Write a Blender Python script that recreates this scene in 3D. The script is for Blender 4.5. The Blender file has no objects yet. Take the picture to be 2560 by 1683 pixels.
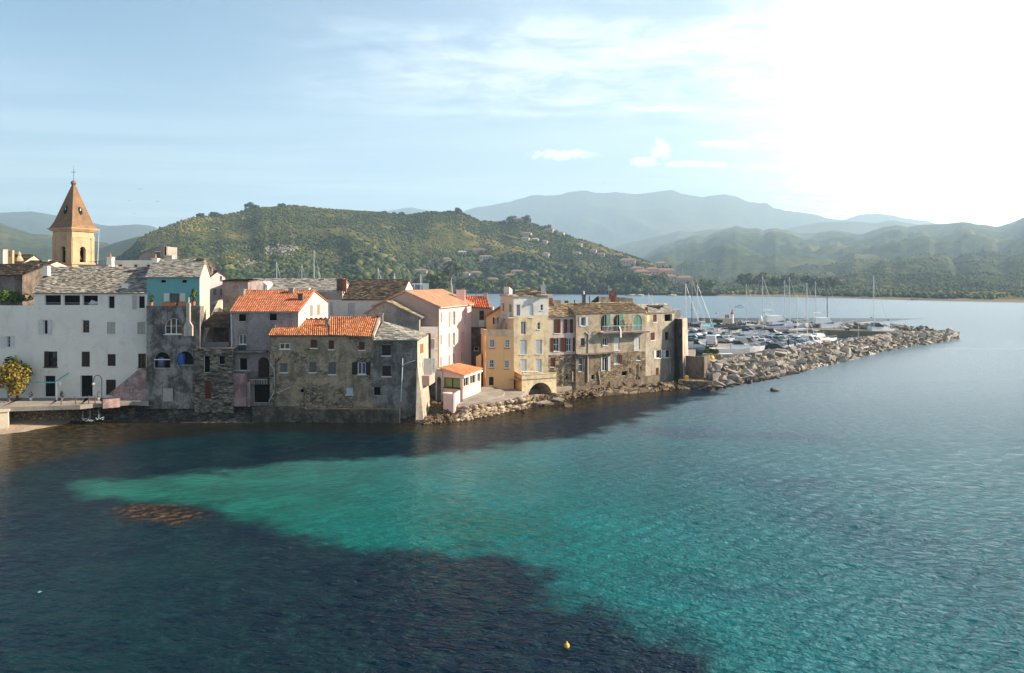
import bpy, bmesh, math, random
import numpy as np
from mathutils import Vector, noise as mnoise
random.seed(7)
rnd = random.random
def ru(a, b): return a + (b - a) * rnd()
SC = bpy.context.scene
COL = SC.collection
H, F_PX, HZ = 14.5, 2000.0, 700.0          # camera height, focal length and horizon in the photograph's pixels
V = Vector
def gx(px, Y): return (px - 1280) / F_PX * Y
def gz(py, Y): return H - (py - HZ) / F_PX * Y
def gY(py, z): return (H - z) * F_PX / (py - HZ)
def P3(px, py, Y): return V((gx(px, Y), Y, gz(py, Y)))
def XY(px, Y): return V((gx(px, Y), Y))
CROPS = {'A1': (0, 400, 3.719), 'A2': (0, 620, 5.59), 'A3': (0, 820, 5.3975), 'A4': (340, 620, 5.589), 'A5': (340, 800, 5.589),
         'A6': (640, 680, 4.117), 'B1': (1040, 680, 5.589), 'B2': (1040, 860, 6.263), 'B3': (1340, 700, 5.2175),
         'B4': (1680, 660, 5.2175), 'B5': (1720, 760, 7.825), 'B6': (2000, 660, 5.2175), 'B7': (1680, 800, 5.409),
         'C1': (300, 480, 3.967), 'C2': (900, 480, 3.967), 'C3': (1400, 440, 3.967), 'C4': (1960, 480, 3.967)}
def cp(c, x, y):
    o = CROPS[c]
    return o[0] + x / o[2], o[1] + y / o[2]
# ------------------------------------------------------------------ node helpers
def srgb(r, g, b):
    f = lambda c: (c / 255 / 12.92) if c / 255 <= .04045 else ((c / 255 + .055) / 1.055) ** 2.4
    return (f(r), f(g), f(b), 1)
class NT:
    def __init__(s, tree): s.t = tree
    def n(s, typ, props=None, **ins):
        nd = s.t.nodes.new(typ)
        for k, v in (props or {}).items(): setattr(nd, k, v)
        for k, v in ins.items():
            key = int(k[1:]) if k[0] == 'i' and k[1:].isdigit() else k.replace('_', ' ')
            s.put(nd.inputs[key], v)
        return nd
    def put(s, sock, v):
        if isinstance(v, bpy.types.NodeSocket): s.t.links.new(v, sock)
        else: sock.default_value = v
    def m(s, op, a, b=0.0, c=0.0, clamp=False):
        return s.n('ShaderNodeMath', {'operation': op, 'use_clamp': clamp}, i0=a, i1=b, i2=c).outputs[0]
    def vm(s, op, a, b=(0, 0, 0)):
        return s.n('ShaderNodeVectorMath', {'operation': op}, i0=a, i1=b).outputs[0]
    def mix(s, f, a, b, blend='MIX'):
        nd = s.n('ShaderNodeMix', {'data_type': 'RGBA', 'blend_type': blend})
        s.put(nd.inputs[0], f); s.put(nd.inputs[6], a); s.put(nd.inputs[7], b)
        return nd.outputs[2]
    def ramp(s, f, stops, interp='LINEAR'):
        nd = s.n('ShaderNodeValToRGB'); nd.color_ramp.interpolation = interp
        el = nd.color_ramp.elements
        while len(el) < len(stops): el.new(.5)
        for e, (p, c) in zip(el, stops):
            e.position = p
            e.color = c if not isinstance(c, (int, float)) else (c, c, c, 1)
        s.put(nd.inputs[0], f)
        return nd.outputs[0]
    def sm(s, f, a, b):
        nd = s.n('ShaderNodeMapRange', {'interpolation_type': 'SMOOTHSTEP'}, i0=f, i1=a, i2=b, i3=0.0, i4=1.0)
        return nd.outputs[0]
    def noise(s, vec, scale, detail=4, rough=.55, dist=0.0):
        return s.n('ShaderNodeTexNoise', Vector=vec, Scale=scale, Detail=detail, Roughness=rough, Distortion=dist).outputs['Fac']
    def uv(s): return s.n('ShaderNodeTexCoord').outputs['UV']
    def pos(s): return s.n('ShaderNodeNewGeometry').outputs['Position']
    def obj(s): return s.n('ShaderNodeTexCoord').outputs['Object']
    def attr(s, name): return s.n('ShaderNodeAttribute', {'attribute_name': name}).outputs['Fac']
    def bump(s, h, strength=.3, dist=.05):
        return s.n('ShaderNodeBump', Strength=strength, Distance=dist, Height=h).outputs[0]
def new_mat(name):
    m = bpy.data.materials.new(name); m.use_nodes = True
    t = NT(m.node_tree); b = m.node_tree.nodes['Principled BSDF']
    b.inputs['Specular IOR Level'].default_value = .25
    return m, t, b
def col4(c): return c if len(c) == 4 else (*c, 1)
def flat(name, c, rough=.7, metal=0.0, var=.12, sc=3.0, spec=.3):
    m, t, b = new_mat(name)
    n = t.noise(t.obj(), sc, 6, .6)
    k = t.ramp(n, [(.3, 1 - var), (.7, 1 + var * .3)])
    t.put(b.inputs['Base Color'], t.mix(1.0, col4(c), k, 'MULTIPLY'))
    b.inputs['Roughness'].default_value = rough; b.inputs['Metallic'].default_value = metal
    b.inputs['Specular IOR Level'].default_value = spec
    return m
def plaster(name, a, b_, stain=(.06, .055, .05), streak=.5, thr=.55, stone=None, stone_thr=.6, seed=0.0, bumpd=.02, fine=.25, big=.45, drip=2.2):
    m, t, b = new_mat(name)
    uv = t.vm('ADD', t.uv(), (seed * 13.7, seed * 7.3, seed))
    n1 = t.noise(uv, big, 9, .66, .4)
    c = t.mix(t.sm(n1, .38, .66), col4(a), col4(b_))
    n2 = t.noise(t.vm('MULTIPLY', uv, (drip * .45, .22, 1)), 1.0, 7, .62, .8)
    n2b = t.noise(uv, .7, 8, .72, .5)
    sk = t.m('MULTIPLY', t.sm(t.m('ADD', t.m('MULTIPLY', n2, .5), t.m('MULTIPLY', n2b, .75)), thr + .10, thr + .28), streak * .85)
    c = t.mix(sk, c, col4(stain))
    h = t.noise(uv, 6, 8, .7)
    if stone:
        st, hs = rubble_nodes(t, uv, stone)
        sm_ = t.sm(t.noise(uv, .3, 9, .68, .5), stone_thr, stone_thr + .09)
        c = t.mix(sm_, c, st)
        h = t.m('ADD', h, t.m('MULTIPLY', t.m('MULTIPLY', hs, sm_), 2.0))
        h = t.m('SUBTRACT', h, t.m('MULTIPLY', sm_, .35))
    n3 = t.noise(t.vm('MULTIPLY', uv, (3.2, .12, 1)), 1.0, 5, .6, .6)
    c = t.mix(t.m('MULTIPLY', t.m('MULTIPLY', t.sm(n3, .56, .72), t.sm(t.noise(uv, .4, 5, .6), .42, .6)), streak * .7), c, col4(stain))
    f = t.noise(uv, 5.0, 8, .75)
    c = t.mix(1.0, c, t.ramp(f, [(.25, 1 - fine * 1.6), (.75, 1 + fine * .4)]), 'MULTIPLY')
    t.put(b.inputs['Base Color'], c); b.inputs['Roughness'].default_value = .95
    b.inputs['Specular IOR Level'].default_value = .1
    t.put(b.inputs['Normal'], t.bump(h, .8, bumpd))
    return m
def rubble_nodes(t, uv, cols, sx=1.9, sy=3.6):
    w = t.noise(uv, 1.5, 3)
    v = t.vm('MULTIPLY', t.vm('ADD', uv, t.n('ShaderNodeCombineXYZ', X=t.m('MULTIPLY', w, .5), Y=t.m('MULTIPLY', w, .3), Z=0.0).outputs[0]), (sx, sy, 0))
    vo = t.n('ShaderNodeTexVoronoi', {'feature': 'F1'}, Vector=v, Scale=1.0)
    ve = t.n('ShaderNodeTexVoronoi', {'feature': 'DISTANCE_TO_EDGE'}, Vector=v, Scale=1.0)
    k = t.n('ShaderNodeSeparateColor', Color=vo.outputs['Color']).outputs[0]
    c = t.ramp(k, [(i / max(1, len(cols) - 1), col4(x)) for i, x in enumerate(cols)])
    e = t.sm(ve.outputs['Distance'], .02, .14)
    c = t.mix(1.0, c, t.ramp(e, [(0, .42), (1, 1.0)]), 'MULTIPLY')
    return c, e
def rubble(name, cols, sx=1.9, sy=3.6, seed=0.0, dirt=(.05, .045, .04), dthr=.5):
    m, t, b = new_mat(name)
    uv = t.vm('ADD', t.uv(), (seed * 5.1, seed * 3.3, 0))
    c, h = rubble_nodes(t, uv, cols, sx, sy)
    c = t.mix(t.m('MULTIPLY', t.sm(t.noise(uv, .5, 8, .7), dthr, dthr + .22), .8), c, col4(dirt))
    c = t.mix(1.0, c, t.ramp(t.noise(uv, 7, 6, .7), [(.25, .6), (.75, 1.1)]), 'MULTIPLY')
    t.put(b.inputs['Base Color'], c); b.inputs['Roughness'].default_value = .95
    t.put(b.inputs['Normal'], t.bump(h, .9, .06))
    return m
def rndmat(name, stops, rough=.85, nscale=2.0, nvar=.35, big=None):
    """colour picked per face from the 'rnd' attribute"""
    m, t, b = new_mat(name)
    c = t.ramp(t.attr('rnd'), [(p, col4(x)) for p, x in stops])
    c = t.mix(1.0, c, t.ramp(t.noise(t.pos(), nscale, 6, .7), [(.25, 1 - nvar), (.75, 1 + nvar * .3)]), 'MULTIPLY')
    if big:
        c = t.mix(t.m('MULTIPLY', t.sm(t.noise(t.pos(), big[1], 6, .7), .5, .68), big[2]), c, col4(big[0]))
    t.put(b.inputs['Base Color'], c); b.inputs['Roughness'].default_value = rough
    b.inputs['Specular IOR Level'].default_value = .12
    return m
def louvre(name, c, period=.085, rough=.6):
    m, t, b = new_mat(name)
    y = t.n('ShaderNodeSeparateXYZ', Vector=t.uv()).outputs[1]
    s = t.m('FRACT', t.m('DIVIDE', y, period))
    n = t.noise(t.uv(), 3, 6, .7)
    cc = t.mix(1.0, col4(c), t.ramp(n, [(.3, .75), (.7, 1.05)]), 'MULTIPLY')
    t.put(b.inputs['Base Color'], cc)
    b.inputs['Roughness'].default_value = rough
    t.put(b.inputs['Normal'], t.bump(s, .9, .03))
    return m
# ------------------------------------------------------------------ mesh helper
class MB:
    def __init__(s): s.v = []; s.f = []; s.mi = []; s.r = []
    def poly(s, pts, m=0, r=None):
        k = len(s.v); s.v += [tuple(p) for p in pts]; s.f.append(tuple(range(k, k + len(pts)))); s.mi.append(m); s.r.append(rnd() if r is None else r)
    def hexa(s, b, t, m=0, r=None):
        """bottom quad b and top quad t, both counter-clockwise from above"""
        r = rnd() if r is None else r
        s.poly([b[3], b[2], b[1], b[0]], m, r); s.poly(t, m, r)
        for i in range(4):
            j = (i + 1) % 4
            s.poly([b[i], b[j], t[j], t[i]], m, r)
    def box(s, c, d, rz=0.0, m=0, r=None):
        ca, sa = math.cos(rz), math.sin(rz)
        q = lambda x, y, z: (c[0] + x * ca - y * sa, c[1] + x * sa + y * ca, c[2] + z)
        x, y, z = d[0] / 2, d[1] / 2, d[2] / 2
        s.hexa([q(-x, -y, -z), q(x, -y, -z), q(x, y, -z), q(-x, y, -z)], [q(-x, -y, z), q(x, -y, z), q(x, y, z), q(-x, y, z)], m, r)
    def tube(s, p, q, r, r2=None, n=8, m=0):
        p, q = V(p), V(q); d = (q - p)
        if d.length < 1e-6: return
        d.normalize(); a = d.orthogonal().normalized(); b = d.cross(a)
        r2 = r if r2 is None else r2
        A = [p + (a * math.cos(t) + b * math.sin(t)) * r for t in [2 * math.pi * i / n for i in range(n)]]
        B = [q + (a * math.cos(t) + b * math.sin(t)) * r2 for t in [2 * math.pi * i / n for i in range(n)]]
        k = rnd()
        for i in range(n):
            j = (i + 1) % n; s.poly([A[i], A[j], B[j], B[i]], m, k)
        s.poly(A[::-1], m, k); s.poly(B, m, k)
    def path(s, pts, r, n=6, m=0):
        for a, b in zip(pts, pts[1:]): s.tube(a, b, r, r, n, m)
    def lathe(s, c, prof, n=14, m=0):
        R = [[(c[0] + r * math.cos(2 * math.pi * i / n), c[1] + r * math.sin(2 * math.pi * i / n), c[2] + z) for i in range(n)] for r, z in prof]
        k = rnd()
        for a, b in zip(R, R[1:]):
            for i in range(n):
                j = (i + 1) % n; s.poly([a[i], a[j], b[j], b[i]], m, k)
        s.poly(R[0][::-1], m, k); s.poly(R[-1], m, k)
    def build(s, name, mats, parent=None, loc=None, smooth=False, uv=True):
        mats = mats if isinstance(mats, (list, tuple)) else [mats]
        off = V((0, 0, 0))
        if parent is not None: off = base_of(parent)
        elif loc is not None: off = V(loc)
        me = bpy.data.meshes.new(name)
        vv = [(a - off.x, b - off.y, c - off.z) for a, b, c in s.v]
        me.from_pydata(vv, [], s.f)
        for m in mats: me.materials.append(m)
        me.polygons.foreach_set('material_index', s.mi)
        at = me.attributes.new('rnd', 'FLOAT', 'FACE'); at.data.foreach_set('value', s.r)
        if uv:
            ul = me.uv_layers.new(name='UVMap'); d = [0.0] * (2 * len(me.loops)); me.update()
            for p in me.polygons:
                n = p.normal
                t = V((-n.y, n.x, 0))
                t = t.normalized() if t.length > .02 else V((1, 0, 0))
                b = n.cross(t)
                for li in p.loop_indices:
                    q = V(s.v[me.loops[li].vertex_index])
                    d[2 * li] = q.dot(t); d[2 * li + 1] = q.dot(b)
            ul.data.foreach_set('uv', d)
        if smooth: me.polygons.foreach_set('use_smooth', [True] * len(me.polygons))
        me.update()
        o = bpy.data.objects.new(name, me); COL.objects.link(o)
        if parent is not None: o.parent = parent
        else: o.location = off
        return o
def base_of(o):
    p = V((0, 0, 0))
    while o is not None: p += o.location; o = o.parent
    return p
def tag(o, label=None, cat=None, group=None, kind=None):
    if label: o['label'] = label
    if cat: o['category'] = cat
    if group: o['group'] = group
    if kind: o['kind'] = kind
    return o
def empty(name, loc, label=None, cat=None, group=None, rz=0.0):
    o = bpy.data.objects.new(name, None); COL.objects.link(o); o.location = loc; o.rotation_euler = (0, 0, rz)
    o.empty_display_size = .3
    return tag(o, label, cat, group)
def copy_tree(o, parent=None):
    c = o.copy(); COL.objects.link(c)
    if parent is not None: c.parent = parent
    for ch in list(o.children): copy_tree(ch, c)
    return c
def remove_tree(o):
    for ch in list(o.children): remove_tree(ch)
    bpy.data.objects.remove(o)
# ------------------------------------------------------------------ facade frame
class Fac:
    def __init__(s, p0, p1):
        s.p0, s.p1 = V(p0), V(p1); d = s.p1 - s.p0; s.L = d.length; s.u = d.normalized(); s.n = V((s.u.y, -s.u.x))
    def pt(s, u, z, off=0.0):
        q = s.p0 + s.u * u + s.n * off
        return V((q.x, q.y, z))
    def hit(s, px, py):
        d = V(((px - 1280) / F_PX, 1.0)); t = s.p0.dot(s.n) / d.dot(s.n)
        q = d * t
        return (q - s.p0).dot(s.u), H - (py - HZ) / F_PX * t
    def rect(s, c, x0, y0, x1, y1):
        a = cp(c, x0, (y0 + y1) / 2); b = cp(c, x1, (y0 + y1) / 2); t = cp(c, (x0 + x1) / 2, y0); l = cp(c, (x0 + x1) / 2, y1)
        return s.hit(*a)[0], s.hit(*b)[0], s.hit(*l)[1], s.hit(*t)[1]
def fbox(mb, F, ua, ub, za, zb, o0, o1, m=0, r=None):
    b = [F.pt(ua, za, o1), F.pt(ub, za, o1), F.pt(ub, za, o0), F.pt(ua, za, o0)]
    t = [F.pt(ua, zb, o1), F.pt(ub, zb, o1), F.pt(ub, zb, o0), F.pt(ua, zb, o0)]
    mb.hexa(b, t, m, r)
def arc_pts(ua, ub, z0, z1, n=10):
    c, r, h = (ua + ub) / 2, (ub - ua) / 2, z1 - z0
    return [(c - r * math.cos(math.pi * i / n), z0 + h * math.sin(math.pi * i / n)) for i in range(n + 1)]
def wall(mb, F, u0, u1, z0, z1, holes=(), depth=.28, m=0):
    """vertical wall with real openings; hole = (ua, ub, za, zb, arch_rise)"""
    hs = []
    for h in holes:
        ua, ub, za, zb = max(h[0], u0 + .02), min(h[1], u1 - .02), max(h[2], z0), min(h[3], z1 - .02)
        if ub - ua > .05 and zb - za > .05: hs.append((ua, ub, za, zb, h[4] if len(h) > 4 else 0))
    us = sorted({u0, u1, *[h[0] for h in hs], *[h[1] for h in hs]}); zs = sorted({z0, z1, *[h[2] for h in hs], *[h[3] for h in hs]})
    for a, b in zip(us, us[1:]):
        for c, d in zip(zs, zs[1:]):
            mu, mz = (a + b) / 2, (c + d) / 2
            if any(h[0] < mu < h[1] and h[2] < mz < h[3] for h in hs): continue
            mb.poly([F.pt(a, c), F.pt(b, c), F.pt(b, d), F.pt(a, d)], m, .5)
    for ua, ub, za, zb, ar in hs:
        if ar > 0:
            ar = min(ar, zb - za)
            A = arc_pts(ua, ub, zb - ar, zb)
            k = len(A) // 2
            mb.poly([F.pt(ua, zb)] + [F.pt(*q) for q in A[:k + 1]], m, .5)
            mb.poly([F.pt(ub, zb)] + [F.pt(*q) for q in A[k:][::-1]][::-1][::-1], m, .5)
            for p, q in zip(A, A[1:]): mb.poly([F.pt(*q), F.pt(*p), F.pt(*p, -depth), F.pt(*q, -depth)], m, .5)
            zt = zb - ar
        else:
            zt = zb
            mb.poly([F.pt(ub, zt), F.pt(ua, zt), F.pt(ua, zt, -depth), F.pt(ub, zt, -depth)], m, .5)
        mb.poly([F.pt(ua, za), F.pt(ub, za), F.pt(ub, za, -depth), F.pt(ua, za, -depth)], m, .5)
        mb.poly([F.pt(ua, zt), F.pt(ua, za), F.pt(ua, za, -depth), F.pt(ua, zt, -depth)], m, .5)
        mb.poly([F.pt(ub, za), F.pt(ub, zt), F.pt(ub, zt, -depth), F.pt(ub, za, -depth)], m, .5)
# ------------------------------------------------------------------ roof coverings laid piece by piece
def cover(mb, A, B, C, D, kind='slate', sx=.34, sy=.26, m=0, thick=.1, base_m=None, mess=1.0):
    """A,B eave left/right, C,D ridge right/left; slabs of slate or barrel tiles"""
    A, B, C, D = map(V, (A, B, C, D))
    n = (B - A).cross(D - A)
    if n.length < 1e-6: n = (B - A).cross(C - A)
    n.normalize()
    if n.z < 0: n = -n
    bm_ = m if base_m is None else base_m
    low = [p - n * thick for p in (A, B, C, D)]
    if (C - D).length < .01:
        mb.poly([A, B, C], bm_, .4); mb.poly(low[:3][::-1], bm_, .3)
        mb.poly([low[0], low[1], B, A], bm_, .3); mb.poly([low[1], low[2], C, B], bm_, .3); mb.poly([low[2], low[0], A, C], bm_, .3)
    else: mb.hexa(low, [A, B, C, D], bm_, .35)
    hgt = (((C + D) - (A + B)) / 2).length
    nr = max(2, int(hgt / sy))
    def at(u, v): return (A * (1 - u) + B * u) * (1 - v) + (D * (1 - u) + C * u) * v
    for r in range(nr):
        v0, v1 = r / nr, (r + 1.25) / nr
        v1 = min(v1, 1.0)
        wdt = (at(1, v0) - at(0, v0)).length
        if wdt < sx * .5: continue
        nc = max(1, int(wdt / sx)); off = (r % 2) * .5 if kind == 'slate' else 0
        for c in range(-1 if off else 0, nc):
            if kind == 'slate':
                j = .22 * mess
                u0, u1 = (c + off + ru(-j, 0)) / nc, (c + off + 1 + ru(0, j)) / nc
                u0, u1 = max(u0, 0), min(u1, 1)
                if u1 - u0 < .15 / nc: continue
                dz, dv = ru(.02, .075) * mess, ru(-.3, .12) / nr * mess
                va = max(v0 + dv, -.35 / nr)
                p = [at(u0, va) + n * (dz + ru(0, .03) * mess), at(u1, va) + n * (dz + ru(0, .03) * mess), at(u1, v1) + n * .006, at(u0, v1) + n * .006]
                k = rnd()
                mb.poly(p, m, k)
                mb.poly([p[0] - n * .03, p[1] - n * .03, p[1], p[0]], m, k * .4)
            else:
                u0, um, u1 = c / nc, (c + .5) / nc, (c + 1) / nc
                k = rnd(); hh = sx * .32; dd = ru(0, .02); sg = -.12 / nr
                a0, a1, a2 = at(u0, v0 + sg) + n * (.01 + dd), at(um, v0 + sg) + n * (hh + .02 + dd), at(u1, v0 + sg) + n * (.01 + dd)
                b0, b1, b2 = at(u0, v1) + n * .004, at(um, v1) + n * hh, at(u1, v1) + n * .004
                mb.poly([a0, a1, b1, b0], m, k); mb.poly([a1, a2, b2, b1], m, k)
                mb.poly([a0, a2, a1], m, k * .5)
# ------------------------------------------------------------------ materials
M = {}
M['white_plaster'] = plaster('white_plaster', (.80, .74, .65), (.74, .68, .59), (.44, .40, .36), .35, .52, seed=1, fine=.07, bumpd=.008)
M['cream_plaster'] = plaster('cream_plaster', (.66, .58, .45), (.55, .48, .38), (.25, .2, .16), .3, .55, seed=2, fine=.12)
M['teal_paint'] = plaster('teal_paint', (.15, .37, .37), (.16, .35, .35), (.10, .21, .24), .3, .55, seed=3, fine=.06, bumpd=.008)
M['mould_wall'] = plaster('mould_wall', (.38, .35, .31), (.21, .19, .165), (.035, .032, .029), .9, .43, stone=[(.2, .18, .15), (.3, .26, .2), (.14, .12, .1)], stone_thr=.66, seed=4)
M['lilac_wall'] = plaster('lilac_wall', (.42, .34, .32), (.30, .25, .24), (.10, .08, .075), .6, .48, seed=5)
M['rose_wall'] = plaster('rose_wall', (.50, .30, .29), (.36, .24, .23), (.10, .07, .06), .8, .46, seed=6)
M['ochre_wall'] = plaster('ochre_wall', (.50, .37, .24), (.35, .275, .20), (.07, .058, .046), .65, .47, stone=[(.24, .19, .13), (.42, .33, .22), (.30, .25, .19), (.15, .125, .1)], stone_thr=.5, seed=7.7, fine=.4)
M['grey_render'] = plaster('grey_render', (.36, .33, .29), (.25, .225, .195), (.06, .052, .045), .8, .42, stone=[(.15, .13, .11), (.3, .26, .2), (.2, .17, .14)], stone_thr=.58, seed=8.3, fine=.4)
M['gable_render'] = plaster('gable_render', (.45, .40, .34), (.36, .31, .27), (.13, .11, .1), .6, .46, seed=9)
M['old_white'] = plaster('old_white', (.76, .68, .60), (.64, .56, .48), (.3, .22, .17), .6, .47, seed=10, fine=.15)
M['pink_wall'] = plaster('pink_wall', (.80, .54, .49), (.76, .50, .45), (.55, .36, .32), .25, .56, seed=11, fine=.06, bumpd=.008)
M['pink_shade'] = plaster('pink_gable', (.52, .36, .30), (.46, .32, .27), (.3, .2, .17), .3, .55, seed=12, fine=.08)  # darkened copy of pink_wall: the gable's shade is put into the colour
M['pale_pink'] = plaster('pale_pink', (.80, .60, .58), (.72, .55, .52), (.5, .36, .34), .4, .5, seed=13, fine=.1)
M['orange_wall'] = plaster('orange_wall', (.84, .52, .23), (.80, .53, .27), (.4, .24, .12), .4, .53, seed=14, fine=.08, bumpd=.01)
M['yellow_wall'] = plaster('yellow_wall', (.76, .63, .41), (.66, .55, .37), (.27, .22, .15), .65, .47, seed=15, fine=.12)
M['tower_white'] = plaster('tower_white', (.66, .66, .63), (.58, .57, .54), (.36, .32, .26), .5, .5, seed=16, fine=.08)
M['shutter_house'] = plaster('shutter_house', (.62, .52, .47), (.52, .44, .4), (.3, .24, .21), .4, .53, seed=17, fine=.1)
M['beige_wall'] = plaster('beige_wall', (.50, .42, .31), (.40, .33, .25), (.13, .105, .085), .65, .48, stone=[(.22, .165, .11), (.42, .32, .2), (.3, .23, .15)], stone_thr=.6, seed=18.4, fine=.3)
M['end_wall'] = plaster('end_wall', (.46, .40, .32), (.36, .31, .25), (.12, .09, .07), .6, .47, stone=[(.2, .17, .13), (.36, .29, .2), (.26, .22, .17)], stone_thr=.62, seed=19.2, fine=.3)
M['tower_shade_face'] = plaster('tower_shade_face', (.20, .175, .155), (.11, .10, .095), (.03, .028, .027), .8, .42, seed=20, fine=.3)  # shade of the tower's side away from the sun, painted into the plaster
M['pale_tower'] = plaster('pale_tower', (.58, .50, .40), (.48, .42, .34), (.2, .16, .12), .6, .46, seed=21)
M['church'] = plaster('church_stone', (.62, .42, .24), (.53, .36, .22), (.25, .17, .1), .5, .48, seed=22, fine=.14)
M['church_roof'] = plaster('church_spire', (.31, .185, .105), (.25, .155, .095), (.14, .09, .055), .6, .47, seed=23, fine=.2)
M['villa_wall'] = flat('villa_wall', (.52, .42, .35), .9)
M['villa_pink'] = flat('villa_pink', (.50, .35, .30), .9)
M['villa_white'] = flat('villa_white', (.52, .47, .42), .9)
M['villa_roof'] = flat('villa_roof', (.30, .17, .115), .9)
M['concrete'] = plaster('concrete', (.42, .37, .31), (.32, .28, .24), (.12, .1, .08), .4, .5, seed=24, fine=.25)
M['brown_plaster'] = plaster('brown_plaster', (.30, .23, .18), (.2, .16, .13), (.06, .05, .04), .8, .44, seed=25, fine=.3)
M['rubble_wall'] = rubble('rubble_wall', [(.42, .34, .24), (.24, .19, .14), (.52, .43, .30), (.32, .26, .18), (.16, .13, .1)], seed=1, dirt=(.10, .08, .06), dthr=.54)
M['brown_stone'] = plaster('brown_stone', (.38, .30, .20), (.26, .20, .14), (.07, .055, .04), .8, .45, stone=[(.2, .155, .1), (.42, .33, .21), (.3, .23, .15), (.14, .11, .08)], stone_thr=.47, seed=61.3, fine=.35)
M['slate_wall'] = rubble('slate_wall', [(.34, .29, .22), (.15, .12, .1), (.42, .36, .27), (.2, .16, .12), (.06, .05, .045)], 1.7, 6.0, seed=2, dthr=.47)
M['slate'] = rndmat('slate', [(0, (.13, .115, .095)), (.4, (.36, .325, .265)), (.7, (.48, .44, .365)), (1, (.64, .59, .5))], .85, 1.6, .3, ((.30, .23, .13), .35, .5))
M['slate_grey'] = rndmat('slate_grey', [(0, (.18, .165, .14)), (.5, (.40, .38, .33)), (1, (.6, .57, .5))], .85, 1.6, .3)
M['slate_dark'] = rndmat('slate_dark', [(0, (.045, .037, .03)), (.5, (.115, .09, .067)), (1, (.2, .165, .12))], .9, 1.6, .35)
M['slate_tan'] = rndmat('slate_tan', [(0, (.2, .16, .11)), (.5, (.42, .33, .225)), (1, (.6, .51, .37))], .9, 1.2, .35, ((.36, .22, .1), .4, .5))
M['tile_orange'] = rndmat('tile_orange', [(0, (.26, .09, .04)), (.3, (.46, .16, .065)), (.85, (.60, .24, .10)), (1, (.66, .36, .20))], .85, 1.4, .35, ((.26, .19, .13), .9, .6))
M['tile_red'] = rndmat('tile_red', [(0, (.32, .07, .03)), (.5, (.56, .13, .05)), (1, (.7, .24, .11))], .8, 1.0, .25, ((.2, .08, .05), .5, .4))
M['tile_ridged'] = rndmat('tile_ridged', [(0, (.33, .115, .06)), (.5, (.45, .16, .08)), (1, (.53, .22, .115))], .85, .9, .3, ((.27, .15, .1), .6, .5))
M['tile_salmon'] = rndmat('tile_salmon', [(0, (.50, .26, .15)), (.5, (.62, .35, .21)), (1, (.70, .43, .28))], .85, .8, .15)
M['tile_annex'] = rndmat('tile_annex', [(0, (.62, .27, .12)), (.5, (.72, .34, .16)), (1, (.8, .42, .22))], .85, .8, .15)
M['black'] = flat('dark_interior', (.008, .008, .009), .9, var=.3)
M['white_paint'] = flat('white_paint', (.78, .77, .74), .5, var=.1)
M['white_wood'] = louvre('white_shutter', (.74, .74, .72))
M['cream_wood'] = louvre('cream_shutter', (.58, .54, .47))
M['blue_wood'] = louvre('pale_blue_shutter', (.62, .70, .76))
M['brown_wood'] = louvre('brown_shutter', (.14, .045, .025))
M['dark_wood'] = louvre('dark_brown_shutter', (.045, .026, .022))
M['grey_wood'] = louvre('grey_shutter', (.17, .16, .18))
M['green_wood'] = louvre('green_shutter', (.17, .34, .28))
M['sage_wood'] = louvre('sage_shutter', (.40, .38, .26))
M['orange_wood'] = louvre('orange_shutter', (.45, .17, .05))
M['pink_wood'] = louvre('rose_shutter', (.60, .42, .36))
M['iron'] = flat('wrought_iron', (.03, .03, .032), .6)
M['white_iron'] = flat('pale_iron', (.55, .56, .55), .5)
M['rust'] = flat('rust', (.22, .09, .04), .9, var=.4)
M['pipe'] = flat('pale_pipe', (.50, .54, .55), .5)
M['dpipe'] = flat('dark_pipe', (.10, .08, .07), .7)
M['turq'] = flat('turquoise_paint', (.10, .48, .50), .5)
M['terracotta'] = flat('terracotta', (.55, .17, .07), .8)
M['blue_plastic'] = flat('blue_plastic', (.015, .09, .32), .4)
M['brick'] = flat('brick', (.36, .12, .06), .9, var=.35)
M['cloth'] = flat('white_cloth', (.75, .74, .72), .9)
M['curtain'] = flat('blue_curtain', (.10, .14, .34), .9)
M['yellow'] = flat('yellow_plastic', (.75, .50, .07), .45)
M['red'] = flat('red_paint', (.55, .03, .03), .5)
M['aluminium'] = flat('aluminium', (.62, .62, .62), .4, .3)
M['gel'] = flat('white_gelcoat', (.88, .88, .86), .25, var=.04, spec=.5)
M['teak'] = flat('deck', (.55, .45, .33), .7)
M['tyre'] = flat('tyre', (.02, .02, .02), .9)
M['rim'] = flat('rim', (.5, .5, .52), .35, .8)
M['lamp'] = flat('lamp_glass', (.75, .75, .72), .15, spec=.6)
M['skin'] = flat('skin', (.5, .3, .2), .6)
def glass_mat(name, c, r=.08, spec=.5):
    m, t, b = new_mat(name)
    b.inputs['Base Color'].default_value = col4(c); b.inputs['Roughness'].default_value = r; b.inputs['Specular IOR Level'].default_value = spec
    n = t.noise(t.obj(), 1.3, 2)
    t.put(b.inputs['Normal'], t.bump(n, .2, .02))
    return m
M['glass'] = glass_mat('window_glass', (.012, .014, .016))
M['glass_blue'] = glass_mat('blue_glass', (.05, .08, .11), .1)
M['glass_green'] = glass_mat('green_blind_glass', (.17, .23, .07), .15, .4)
M['glass_warm'] = plaster('warm_reflection_glass', (.20, .13, .06), (.015, .013, .012), (.05, .04, .03), .3, .5, seed=31, big=1.6)  # warm reflections painted into the pane colour as matte mottling
M['car_glass'] = glass_mat('car_glass', (.012, .015, .018), .06, .6)
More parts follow.
